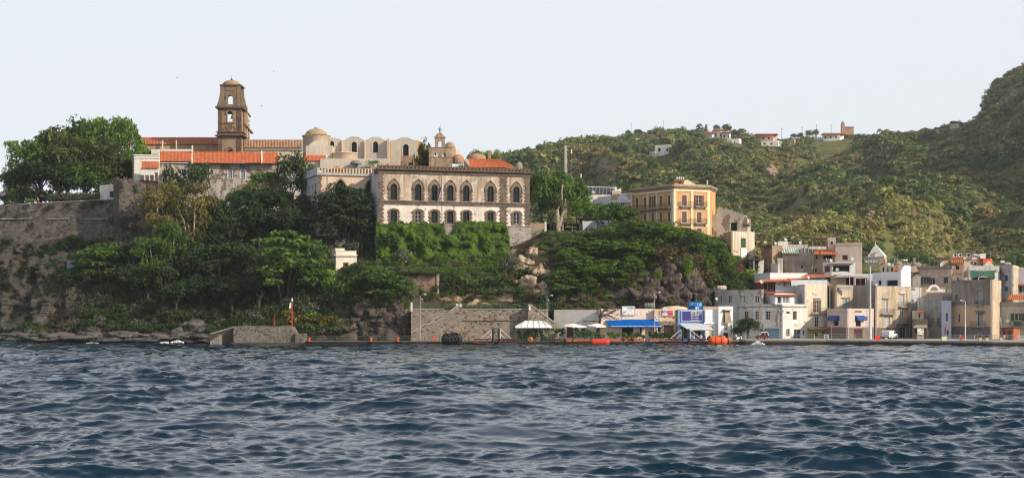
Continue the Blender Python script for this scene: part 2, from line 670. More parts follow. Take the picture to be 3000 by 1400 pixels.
def build_headland():
	pxs=np.arange(-330,3201,7.0)
	ts=np.concatenate([np.linspace(0,.86,150),np.linspace(.875,1,8)])
	P,T=np.meshgrid(pxs,ts)
	X,Y,Z=hl_point(P,T)
	nr,nc=P.shape
	V=np.stack([X,Y,Z],-1).reshape(-1,3)
	i=np.arange(nr-1)[:,None]*nc+np.arange(nc-1)[None,:]
	Q=np.stack([i,i+1,i+nc+1,i+nc],-1).reshape(-1,4)
	m,nt,p=newmat('headland_rock_and_soil')
	c=coords(nt)
	zone=nd(nt,'ShaderNodeAttribute',attribute_name='pale').outputs['Fac']
	brn=nd(nt,'ShaderNodeAttribute',attribute_name='brown').outputs['Fac']
	rky=nd(nt,'ShaderNodeAttribute',attribute_name='rocky').outputs['Fac']
	n1=noise(nt,c,.35,8,.65)
	n2=noise(nt,scaled(nt,c,(.6,.6,2.2)),.5,7,.62)
	n3=noise(nt,c,2.4,6,.6)
	dark=mix(nt,mapr(nt,n1,.35,.68),(.032,.029,.027),(.115,.105,.095))
	brown=mix(nt,mapr(nt,n2,.36,.66),(.060,.043,.034),(.20,.15,.115))
	pale=mix(nt,mapr(nt,n2,.35,.68),(.26,.18,.11),(.55,.44,.31))
	a=mix(nt,brn,dark,brown)
	a=mix(nt,zone,a,pale)
	a=mix(nt,mapr(nt,n3,.52,.72,0,.55),a,(.035,.03,.024))
	geo=nd(nt,'ShaderNodeNewGeometry')
	sp=nd(nt,'ShaderNodeSeparateXYZ')
	nt.links.new(geo.outputs['Normal'],sp.inputs[0])
	soil=mix(nt,n1,(.030,.034,.013),(.085,.068,.036))
	pos=nd(nt,'ShaderNodeSeparateXYZ')
	nt.links.new(geo.outputs['Position'],pos.inputs[0])
	veg=mul(nt,mapr(nt,mul(nt,sp.outputs[2],mul(nt,n1,.35,'MULTIPLY'),'ADD'),.62,.82),mul(nt,mapr(nt,pos.outputs[2],3.0,6.0),mapr(nt,mul(nt,brn,rky,'ADD'),0,1,1,.1)))
	a=mix(nt,veg,a,soil)
	a=mix(nt,mapr(nt,pos.outputs[2],.4,1.1,.75,0),a,(.018,.016,.013))     # wet tide line
	nt.links.new(a,p.inputs['Base Color'])
	p.inputs['Roughness'].default_value=.93
	p.inputs['Specular IOR Level'].default_value=.2
	bump(nt,p,mul(nt,n3,n1,'ADD'),1,.6)
	me=npmesh('headland',V,Q,m,False)
	PY=HZ-(Z-H)*F/Y
	nz=.5+.5*fbm(X/7,Y/7,Z/7,3)

	def blob(cx,cy,rx,ry):
		d=((P-cx)/rx)**2+((PY-cy)/ry)**2
		return np.clip((1.25-d+.5*(nz-.5))/.4,0,1)
	pale=np.maximum.reduce([blob(1555,790,55,75),blob(1530,740,35,40),blob(1590,840,35,40),blob(1400,872,130,22),blob(2150,755,40,40)*.6,blob(1660,875,25,20)*.6])
	brown=np.maximum.reduce([blob(1960,800,150,85),blob(1110,930,130,70)*.4,blob(1220,830,70,35),blob(1720,850,90,60),blob(980,860,90,90)*.7,blob(290,940,90,45)*.6])
	rocky=np.maximum.reduce([blob(90,830,210,150),blob(250,975,420,45)*.8])
	for nm,arr in (('pale',pale),('brown',brown),('rocky',rocky)):
		at_=me.attributes.new(nm,'FLOAT','POINT')
		at_.data.foreach_set('value',np.ascontiguousarray(arr.ravel(),np.float32))
	props(link('headland',me),kind='structure')


build_headland()

# ------------------------------------------------------------------ hills inland
HPX=np.array([1100,1350,1500,1600,1700,1800,1900,2000,2100,2200,2300,2400,2480,2550,2620,2700,2740,2800,2862,2877,2915,3000,3150,3300,3650],float)  # rightmost columns lie out of view, raised so their shadow darkens the slopes
HY=np.array([540,590,640,690,760,850,950,1080,1200,1300,1450,1750],float)
HT=np.array([
	[835]*25,
	[830,820,800,790,780,775,770,770,770,765,750,735,730,735,745,770,790,800,805,805,800,800,790,780,760],
	[800,770,740,720,700,690,690,700,715,705,675,645,635,640,660,690,730,770,780,780,775,770,760,750,720],
	[780,700,650,620,610,605,615,640,680,660,612,582,571,576,588,608,640,720,745,745,738,728,695,645,570],
	[760,640,575,555,550,550,565,590,630,645,640,635,640,650,650,650,655,680,690,690,680,665,615,530,410],
	[740,600,530,522,515,518,530,548,570,590,605,615,620,615,605,600,600,600,600,598,590,560,430,250,30],
	[720,540,486,486,484,490,500,512,520,535,545,550,550,545,540,535,530,520,515,505,490,450,350,170,-50],
	[715,510,475,466,452,452,460,462,470,500,510,505,500,490,480,468,462,445,430,410,380,330,255,95,-110],
	[720,520,485,462,434,422,422,426,428,440,450,447,440,430,422,412,405,390,375,345,290,228,165,65,-80],
	[720,530,490,462,434,407,391,391,397,407,412,407,401,396,393,384,377,367,356,308,247,201,130,30,-100],
	[740,530,500,480,440,420,400,398,402,412,418,412,405,400,397,388,381,371,360,330,270,220,140,40,-150],
	[780,560,540,520,490,460,440,435,440,450,455,450,445,440,435,425,420,410,400,380,330,280,210,120,0]],float)
HT[7:,:19]+=8
HZT=H+(HZ-HT)*HY[:,None]/F


def hill_z(px,Y):
	px,Y=np.broadcast_arrays(np.asarray(px,float),np.asarray(Y,float))
	i,a=smooth_interp(px,HPX)
	j,b=smooth_interp(Y,HY)
	Z=(HZT[j,i]*(1-a)+HZT[j,i+1]*a)*(1-b)+(HZT[j+1,i]*(1-a)+HZT[j+1,i+1]*a)*b
	X=(px-1500)*Y/F
	k=np.clip((Y-560)/120,0,1)*np.clip(1.25-np.abs(Y-1300)/220,.45,1)**0
	ridge=np.clip(1-np.abs(Y-1300)/60,0,1)
	k=k*(1-.85*np.where(Y>1265,1,np.clip(1.4-np.abs(Y-1265)/90,0,1)))
	k=k*np.clip((px-1380)/330,.2,1)
	gul=np.abs(fbm(X/74+.002*Y,Y/230,1.7,4))
	return Z+k*(10-31*gul+4.5*fbm(X/30,Y/30,2.2,4))


def build_hills():
	pxs=np.concatenate([np.arange(1100,3100,7.0),np.arange(3100,3651,14.0)])
	Ys=np.concatenate([np.arange(540,900,4.0),np.arange(900,1350,5.0),np.arange(1350,1751,25.0)])
	P,Y=np.meshgrid(pxs,Ys)
	Z=hill_z(P,Y)
	X=(P-1500)*Y/F
	nr,nc=P.shape
	V=np.stack([X,Y,Z],-1).reshape(-1,3)
	i=np.arange(nr-1)[:,None]*nc+np.arange(nc-1)[None,:]
	Q=np.stack([i,i+1,i+nc+1,i+nc],-1).reshape(-1,4)
	m,nt,p=newmat('hillside_earth_and_grass')
	c=coords(nt)
	n1=noise(nt,c,.02,7,.6)
	n2=noise(nt,c,.12,7,.65)
	a=mix(nt,mapr(nt,n1,.38,.62),(.10,.125,.036),(.20,.175,.075))
	a=mix(nt,mapr(nt,n2,.42,.66),a,(.05,.06,.02))
	geo=nd(nt,'ShaderNodeNewGeometry')
	sp=nd(nt,'ShaderNodeSeparateXYZ')
	nt.links.new(geo.outputs['Normal'],sp.inputs[0])
	a=mix(nt,mapr(nt,sp.outputs[2],.42,.56,.8,0),a,mix(nt,n2,(.15,.11,.08),(.30,.25,.19)))
	nt.links.new(a,p.inputs['Base Color'])
	p.inputs['Roughness'].default_value=.95
	p.inputs['Specular IOR Level'].default_value=.1
	bump(nt,p,n2,1,1.5)
	props(link('hills',npmesh('hills',V,Q,m,True)),kind='structure')


build_hills()

# ------------------------------------------------------------------ quays
QUAY=[(1340,347.5),(1700,347),(2175,346.5),(2186,343.5),(2420,340),(2620,334),(2880,325),(2905,321),(3160,316)]


def build_quay():
	mb=MB()
	top=[]
	g=0.72
	pts=[(898,349)]+[(1300,348)]+QUAY
	n=len(pts)
	for k,(px,Y) in enumerate(pts):
		z=.72 if px<1600 else (.85 if px<2180 else 1.2)
		a=at(px,HZ,Y)
		top.append((a.x,Y,z))
	for k in range(n-1):
		(x0,y0,z0),(x1,y1,z1)=top[k],top[k+1]
		z=z1 if pts[k][0]>=2175 else z0
		b0,b1=(x0*1.09,381),(x1*1.09,381)
		# wall, coping lip and deck
		mb.hexa([(x0,y0+.12,-3),(x1,y1+.12,-3),(b1[0],381,-3),(b0[0],381,-3),(x0,y0+.12,z-.28),(x1,y1+.12,z-.28),(b1[0],381,z-.28),(b0[0],381,z-.28)])
		mb.hexa([(x0,y0,z-.277),(x1,y1,z-.277),(b1[0],381,z-.277),(b0[0],381,z-.277),(x0,y0,z),(x1,y1,z),(b1[0],381,z),(b0[0],381,z)])
	m,nt,p=newmat('quay_wall_concrete')
	geo=nd(nt,'ShaderNodeNewGeometry')
	sp=nd(nt,'ShaderNodeSeparateXYZ')
	nt.links.new(geo.outputs['Position'],sp.inputs[0])
	c=coords(nt)
	n1=noise(nt,c,.5,7,.65)
	n2=noise(nt,scaled(nt,c,(1,1,.2)),1.2,5)
	a=mix(nt,n1,(.40,.36,.31),(.27,.24,.20))
	wet=mapr(nt,mul(nt,sp.outputs[2],mul(nt,n2,.5),'SUBTRACT'),.42,.72,1,0)
	a=mix(nt,wet,a,mix(nt,n1,(.012,.010,.008),(.045,.035,.022)))
	nt.links.new(a,p.inputs['Base Color'])
	p.inputs['Roughness'].default_value=.85
	bump(nt,p,n1,.6,.1)
	mb.build('quay',m,kind='structure')


build_quay()

# ------------------------------------------------------------------ vegetation prototypes
LEAFM={
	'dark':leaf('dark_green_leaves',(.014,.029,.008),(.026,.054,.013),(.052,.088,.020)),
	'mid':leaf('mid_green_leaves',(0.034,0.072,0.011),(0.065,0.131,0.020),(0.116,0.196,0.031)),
	'fresh':leaf('fresh_green_leaves',(0.046,0.094,0.011),(0.093,0.181,0.020),(0.171,0.268,0.033),.32),
	'euc':leaf('olive_yellow_leaves',(.046,.052,.011),(.100,.096,.020),(.175,.150,.033)),
	'pine':leaf('pine_needles',(0.019,0.038,0.011),(0.037,0.067,0.018),(0.078,0.102,0.026),.1),
	'gray':leaf('grey_green_leaves',(.055,.065,.045),(.10,.115,.075),(.17,.18,.12)),
	'dry':leaf('dry_brown_scrub',(.050,.040,.017),(.095,.072,.030),(.15,.115,.05)),
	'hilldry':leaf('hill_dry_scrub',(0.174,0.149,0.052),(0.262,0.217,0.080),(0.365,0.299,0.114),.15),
	'hillbright':leaf('hill_bright_scrub',(0.174,0.194,0.051),(0.270,0.284,0.072),(0.381,0.374,0.100),.2),
	'ivy':leaf('ivy_leaves',(.042,.085,.009),(.082,.160,.015),(.15,.24,.028),.28),
	'olive':leaf('olive_green_leaves',(.030,.046,.011),(.062,.082,.018),(.11,.125,.030)),
	'hill1':leaf('hill_scrub_olive',(0.135,0.146,0.046),(0.199,0.206,0.066),(0.270,0.269,0.089),.15),
	'hill2':leaf('hill_scrub_green',(0.088,0.135,0.034),(0.143,0.202,0.048),(0.206,0.269,0.064),.15),
	'hill3':leaf('hill_scrub_dark',(0.057,0.093,0.032),(0.089,0.131,0.042),(0.135,0.179,0.054),.15),
	'flower':leaf('magenta_flowers',(.35,.01,.08),(.5,.02,.13),(.6,.05,.2),.3),
	'yellow':leaf('yellow_flowers',(.06,.07,.01),(.14,.12,.015),(.42,.28,.02),.3),
	'lilac':leaf('lilac_flowers',(.22,.16,.32),(.34,.26,.46),(.45,.36,.55),.3),
}


def leaves(C,RX,RZ,n,size,g,up=.35,droop=0.,aspect=.55,shell=.55):
	"""n diamond leaves on each clump of centres C with radii RX / RZ -> V, Q, tint"""
	k=len(C)
	C=np.repeat(np.asarray(C,float),n,0)
	rx=np.repeat(np.asarray(RX,float),n)
	rz=np.repeat(np.asarray(RZ,float),n)
	ct=np.repeat(g.uniform(0,1,k),n)
	d=g.normal(size=(k*n,3))
	d/=np.linalg.norm(d,axis=1)[:,None]
	d[:,2]=np.where((d[:,2]<-.3) & (g.random(k*n)<.6),-d[:,2],d[:,2])
	rad=shell+(1.08-shell)*g.random(k*n)**.5
	P=C+d*np.stack([rx*rad,rx*rad,rz*rad],1)
	if droop:P[:,2]-=droop*rz*g.random(k*n)**2
	N=d*.7+g.normal(size=d.shape)*.55+np.array([0,0,up])
	N/=np.linalg.norm(N,axis=1)[:,None]
	A=np.cross(N,g.normal(size=d.shape))
	A/=np.linalg.norm(A,axis=1)[:,None]+1e-9
	if droop:
		A=A*1.0+np.array([0,0,-.8])
		A/=np.linalg.norm(A,axis=1)[:,None]
	B=np.cross(N,A)
	B/=np.linalg.norm(B,axis=1)[:,None]+1e-9
	s=size*g.uniform(.6,1.35,k*n)
	l,wd=(A*s[:,None]),(B*(s*aspect)[:,None])
	V=np.stack([P-l,P+wd,P+l,P-wd],1).reshape(-1,3)
	Q=np.arange(len(V)).reshape(-1,4)
	t=np.clip(.5+.5*(ct-.5)+.22*g.normal(size=k*n),0,1)
	return V,Q,np.repeat(t,4)


def crown(style,seed):
	"""crown of a tree one unit... built at real size: about 8 m wide"""
	g=np.random.default_rng(seed)
	if style in ('broad','pine','fresh','gray'):
		n=46
		C,RX,RZ=[],[],[]
		for i in range(n):
			d=g.normal(size=3);d/=np.linalg.norm(d)
			if d[2]<-.35:d[2]*=-.6
			r=.62+.38*g.random()
			C.append((d[0]*3.1*r+g.normal()*.3,d[1]*3.1*r,5.4+d[2]*2.9*r))
			q=g.uniform(.75,1.45)
			RX.append(q);RZ.append(q*(.55 if style=='pine' else .75))
		return leaves(C,RX,RZ,72,.24 if style !='pine' else .2,g)
	if style=='dome':
		C,RX,RZ=[],[],[]
		for i in range(46):
			a,e=g.uniform(0,6.28),math.asin(g.random()**.8)
			r=.8+.2*g.random()
			C.append((3.2*r*math.cos(e)*math.cos(a),3.2*r*math.cos(e)*math.sin(a),2.0+3.7*r*math.sin(e)))
			RX.append(g.uniform(1.0,1.4));RZ.append(1.0)
		return leaves(C,RX,RZ,90,.2,g)
	if style=='flat': # layered, wide, airy
		n=60
		C,RX,RZ=[],[],[]
		for i in range(n):
			a=g.uniform(0,6.28)
			r=3.7*math.sqrt(g.random())
			top=7.6*math.sqrt(max(.05,1-(r/4.4)**2))
			z=top-(0 if g.random()<.55 else g.uniform(.8,3.4))
			C.append((r*math.cos(a),r*math.sin(a),max(z,2.2)))
			q=g.uniform(.7,1.3)
			RX.append(q);RZ.append(q*.33)
		return leaves(C,RX,RZ,56,.25,g,up=.9)
	if style=='euc': # tall, open, hanging foliage
		n=54
		C,RX,RZ=[],[],[]
		for i in range(n):
			a=g.uniform(0,6.28)
			z=g.uniform(3.0,9.4)
			rr=3.2*(1-.75*abs((z-6.6)/4.6)**1.6)
			r=rr*(.35+.65*g.random())
			C.append((r*math.cos(a),r*math.sin(a),z))
			q=g.uniform(.55,1.15)
			RX.append(q*1.1);RZ.append(q*.8)
		return leaves(C,RX,RZ,78,.22,g,up=.2,droop=.35,aspect=.4)
	if style=='cypress':
		C=[(g.normal()*.15,g.normal()*.15,z) for z in np.linspace(.8,9.2,26)]
		RX=[1.15*math.sin(math.pi*min(1,(.12+z[2]/9.8)*.86))+.15 for z in C]
		return leaves(C,RX,[.8]*26,60,.22,g,up=.5)
	if style=='bush':
		n=12
		C=[(g.normal()*.45,g.normal()*.45,abs(g.normal())*.35+.3) for i in range(n)]
		return leaves(C,g.uniform(.35,.65,n),g.uniform(.28,.5,n),26,.15,g)
	if style=='tuft':
		n=9
		C=[(g.normal()*.5,g.normal()*.5,abs(g.normal())*.2+.2) for i in range(n)]
		return leaves(C,g.uniform(.25,.5,n),g.uniform(.25,.5,n),26,.2,g,up=0,aspect=.28)
	if style=='hill':
		n=9
		C=[(g.normal()*.5,g.normal()*.5,abs(g.normal())*.3+.25) for i in range(n)]
		return leaves(C,g.uniform(.35,.7,n),g.uniform(.3,.55,n),18,.24,g,up=.9)


def trunk_mesh(style,seed):
	g=random.Random(seed)
	mb=MB()
	if style=='euc':
		mb.path([(0,0,-1.5),(.1,0,1.2),(.3,.1,2.6)],[.30,.26,.22],7)
		for a,l in ((.5,5.6),(2.2,6.2),(3.9,5.0),(5.4,4.4)):
			c,s=math.cos(a),math.sin(a)
			mb.path([(.3,.1,2.5),(.3+c*.9,.1+s*.9,2.5+l*.4),(.3+c*1.3,.1+s*1.3,2.5+l*.75),(.3+c*2.1,.1+s*2.1,2.5+l)],[.19,.13,.09,.04],6)
	elif style=='flat':
		for k in range(6):
			a=k*1.05+g.random()*.5
			c,s=math.cos(a),math.sin(a)
			r=g.uniform(1.4,3.2)
			h=g.uniform(4.6,6.4)
			mb.path([(.1*c,.1*s,-1.2),(.3*r*c,.3*r*s,h*.35),(.65*r*c,.65*r*s,h*.7),(r*c,r*s,h)],[.17,.12,.08,.03],6)
	elif style=='cypress':
		mb.path([(0,0,-1),(0,0,7)],[.2,.05],6)
	else:
		mb.path([(0,0,-1.8),(.05,0,1.2),(.1,.1,3.2)],[.33,.27,.2],7)
		for k in range(5):
			a=k*1.26+g.random()*.6
			c,s=math.cos(a),math.sin(a)
			l=g.uniform(2.4,3.4)
			mb.path([(.1,.1,2.6+.15*k),(.1+c*.8,.1+s*.8,3.9+.1*k),(.1+c*l*.75,.1+s*l*.75,4.6+l*.55)],[.15,.10,.03],6)
	me=bpy.data.meshes.new('trunk')
	me.from_pydata([tuple(p) for p in mb.v],[],mb.f)
	return me


PROTO={}


def proto(style,lm,i):
	k=(style,lm,i)
	if k not in PROTO:
		kk=(style,i)
		if kk not in PROTO:
			PROTO[kk]=crown(style,100+7*i+len(style))
		V,Q,t=PROTO[kk]
		cm=npmesh('crown',V,Q,LEAFM[lm],False,t)
		tm=trunk_mesh(style,i)
		tm.materials.append(BARKP if style=='euc' else BARK)
		PROTO[k]=(cm,tm)
	return PROTO[k]


SIZE={'broad':(8.2,8.9),'pine':(8.2,8.7),'fresh':(8.2,8.9),'gray':(8.2,8.9),'flat':(8.6,8.0),'euc':(6.8,10.2),'cypress':(2.6,10.0),'dome':(8.2,6.8)}
_tn=[0]


def tree(px,pyb,pyt,wpx,style='broad',lm='dark',Y=None,label='',group=None,base=None,name='tree'):
	if base is None:
		base=hl_at(px,pyb) if Y is None else at(px,pyb,Y)
	k=base.y/F
	wd,h=wpx*k,(pyb-pyt)*k
	_tn[0]+=1
	cm,tm=proto(style,lm,_tn[0]%4)
	t=thing(name,label,'tree',base,group)
	W0,H0=SIZE[style]
	t.scale=(wd/W0,wd/W0,h/H0)
	t.rotation_euler=(0,0,(_tn[0]*2.399)%6.283)
	link('crown',cm,t)
	link('trunk',tm,t)
	return t


def bush_mesh(style,lm,i):
	k=(style,lm,i,'b')
	if k not in PROTO:
		V,Q,t=crown(style,40+i)
		PROTO[k]=npmesh('bush',V,Q,LEAFM[lm],False,t)
	return PROTO[k]


def bush(px,py,wpx,hpx,lm='dark',label='',group=None,Y=None,base=None,style='bush',name='bush',cat='bush'):
	if base is None:
		base=hl_at(px,py) if Y is None else at(px,py,Y)
	_tn[0]+=1
	o=link(name,bush_mesh(style,lm,_tn[0]%3),None,base)
	k=base.y/F
	o.scale=(wpx*k/2.0,wpx*k/2.0,hpx*k/1.35)
	o.rotation_euler=(0,0,_tn[0]*1.7%6.28)
	return props(o,label,cat,group)


def scatter(name,pts,scl,idx,meshes,rng_,tilt=.25):
	coll=bpy.data.collections.new(name+'_plants')
	for i,me in enumerate(meshes):
		coll.objects.link(bpy.data.objects.new('scrub_%02d'%i,me))
	n=len(pts)
	me=bpy.data.meshes.new(name)
	me.vertices.add(n)
	me.vertices.foreach_set('co',np.ascontiguousarray(pts,np.float32).ravel())
	for nm,arr in (('sc',scl),('rz',rng_.uniform(0,6.28,n)),('rx',rng_.normal(0,tilt,n)),('pick',idx),('sz',scl*rng_.uniform(.7,1.25,n))):
		a=me.attributes.new(nm,'FLOAT','POINT')
		a.data.foreach_set('value',np.ascontiguousarray(arr,np.float32))
	o=link(name,me)
	ng=bpy.data.node_groups.new(name,'GeometryNodeTree')
	ng.interface.new_socket('Geometry',in_out='INPUT',socket_type='NodeSocketGeometry')
	ng.interface.new_socket('Geometry',in_out='OUTPUT',socket_type='NodeSocketGeometry')
	N,Lk=ng.nodes,ng.links
	gi,go=N.new('NodeGroupInput'),N.new('NodeGroupOutput')
	ip=N.new('GeometryNodeInstanceOnPoints')
	ci=N.new('GeometryNodeCollectionInfo')
	ci.inputs['Collection'].default_value=coll
	ci.inputs['Separate Children'].default_value=True
	ci.inputs['Reset Children'].default_value=True
	ip.inputs['Pick Instance'].default_value=True

	def at_(nm,typ='FLOAT'):
		q=N.new('GeometryNodeInputNamedAttribute')
		q.data_type=typ
		q.inputs['Name'].default_value=nm
		return q.outputs['Attribute']
	sc=N.new('ShaderNodeCombineXYZ');ro=N.new('ShaderNodeCombineXYZ')
	s_=at_('sc')
	Lk.new(s_,sc.inputs[0]);Lk.new(s_,sc.inputs[1]);Lk.new(at_('sz'),sc.inputs[2])
	Lk.new(at_('rx'),ro.inputs[0]);Lk.new(at_('rz'),ro.inputs[2])
	er=N.new('FunctionNodeEulerToRotation')
	Lk.new(ro.outputs[0],er.inputs[0])
	Lk.new(gi.outputs[0],ip.inputs['Points'])
	Lk.new(ci.outputs[0],ip.inputs['Instance'])
	fi=N.new('FunctionNodeFloatToInt')
	Lk.new(at_('pick'),fi.inputs[0])
	Lk.new(fi.outputs[0],ip.inputs['Instance Index'])
	Lk.new(er.outputs[0],ip.inputs['Rotation'])
	Lk.new(sc.outputs[0],ip.inputs['Scale'])
	Lk.new(ip.outputs[0],go.inputs[0])
	md=o.modifiers.new('scatter','NODES')
	md.node_group=ng
	return o

# ------------------------------------------------------------------ building kit
def rect(u0,u1,z0,z1):return [(u0,z0),(u1,z0),(u1,z1),(u0,z1)]


def arch(u0,u1,z0,z1,kind='round',n=8):
	"""opening outline: 'round' half circle, 'seg' flat arch, 'point' two-centred"""
	w,c=u1-u0,(u0+u1)/2
	pts=[(u0,z0),(u1,z0)]
	if kind=='point':
		r=w*1.0
		zs=z1-math.sqrt(max(r*r-(r-w/2)**2,0))
		a1=math.acos((r-w/2)/r)
		for i in range(n+1):
			a=a1*i/n
			pts.append((u1-r+r*math.cos(a),zs+r*math.sin(a)))
		for i in range(n-1,-1,-1):
			a=a1*i/n
			pts.append((u0+r-r*math.cos(a),zs+r*math.sin(a)))
	else:
		rise=w/2 if kind=='round' else w*.2
		zs=z1-rise
		for i in range(2*n+1):
			a=math.pi*i/(2*n)
			pts.append((c+w/2*math.cos(a),zs+rise*math.sin(a)))
	return pts


def outline(kind,u0,u1,z0,z1):
	return rect(u0,u1,z0,z1) if kind=='rect' else arch(u0,u1,z0,z1,kind)


def window(fc,root,u0,u1,z0,z1,kind='g',frame=None,col=None,shape='rect',glass=None,name='window',sur=None):
	"""frame ring set back in the wall opening, with panes, closed leaves or a dark room behind"""
	w,h=u1-u0,z1-z0
	frame=frame or WHITEP
	t=min(.09,w*.12)
	mb=MB(fc.M)
	o=outline(shape,u0,u1,z0,z1)
	i=outline(shape,u0+t,u1-t,z0+t,z1-t)
	mb.prism(o,[i],.16,.24)
	if kind in ('g','h','o') and w>.7:
		mb.box((u0+u1)/2-.035,(u0+u1)/2+.035,.165,.235,z0+t,z1-t)
		for f in (.33,.66) if h>1.2 else (.5,):
			mb.box(u0+t,u1-t,.172,.228,z0+h*f-.02,z0+h*f+.02)
	fr=mb.build(name,frame,root)
	if kind in ('g','h','o','d'):
		p=MB(fc.M)
		p.prism(outline(shape,u0+t*.5,u1-t*.5,z0+t*.5,z1-t*.5),[],.242,.26)
		p.build('pane',glass or (DARK if kind=='d' else GLASS),fr)
	if kind=='s':
		for a,b in ((u0+t,(u0+u1)/2-.015),((u0+u1)/2+.015,u1-t)):
			p=MB(fc.M)
			p.prism(outline('rect',a,b,z0+t,z1-t),[],.2,.238)
			n=max(3,int(h/.28))
			for k in range(n):
				za=z0+t+(h-2*t)*(k+.15)/n
				p.box(a+.06,b-.06,.175,.199,za,za+(h-2*t)/n*.6)
			p.build('shutter',col or WOOD,fr)
	if kind in ('o','h'):
		sides=((u0-w/2,u0-.02),(u1+.02,u1+w/2)) if kind=='o' else ((u1+.02,u1+w*.85),)
		for a,b in sides:
			p=MB(fc.M)
			p.box(a,b,-.075,-.02,z0,z1)
			n=max(3,int(h/.3))
			for k in range(n):
				za=z0+h*(k+.2)/n
				p.box(a+.05,b-.05,-.095,-.076,za,za+h/n*.55)
			p.build('shutter',col or WOOD,fr)
	if sur:
		s=MB(fc.M)
		e=.16
		s.prism(outline(shape,u0-e,u1+e,z0,z1+e),[outline(shape,u0-.001,u1+.001,z0-.5 if shape=='rect' else z0+.001,z1+.001)] if shape !='rect' else [],-.05,-.003) if shape !='rect' else \
			(s.box(u0-e,u0-.002,-.05,.01,z0,z1),s.box(u1+.002,u1+e,-.05,.01,z0,z1),s.box(u0-e,u1+e,-.06,.01,z1+.002,z1+e))
		s.build('surround',sur,fr)
	return fr


def balcony(fc,root,u0,u1,z,zr,dep=.9,m=None,slab=None):
	mb=MB(fc.M)
	mb.box(u0,u1,-dep,-.003,z-.16,z)
	mb.box(u0+.08,u1-.08,-dep+.1,-.003,z-.26,z-.162)
	for u in (u0+.25,u1-.45):
		mb.hexa([(u,-.25,z-.65),(u+.2,-.25,z-.65),(u+.2,-.004,z-.75),(u,-.004,z-.75),(u,-dep*.8,z-.262),(u+.2,-dep*.8,z-.262),(u+.2,-.004,z-.262),(u,-.004,z-.262)])
	b=mb.build('balcony',slab or CONC,root)
	r=MB(fc.M)
	e=.03
	for a,c in (((u0+e,-dep+e),(u1-e,-dep+e)),((u0+e,-dep+e),(u0+e,-.02)),((u1-e,-dep+e),(u1-e,-.02))):
		for zz,q in ((zr-.03,.035),(z+.08,.02)):
			r.tube((*a,zz),(*c,zz),q,n=4)
		l=math.dist(a,c)
		n=max(2,int(l/.17))
		for i in range(n+1):
			x,y=a[0]+(c[0]-a[0])*i/n,a[1]+(c[1]-a[1])*i/n
			r.tube((x,y,z),(x,y,zr-.03),.016,n=4)
	r.build('railing',m or IRON,b)
	return b


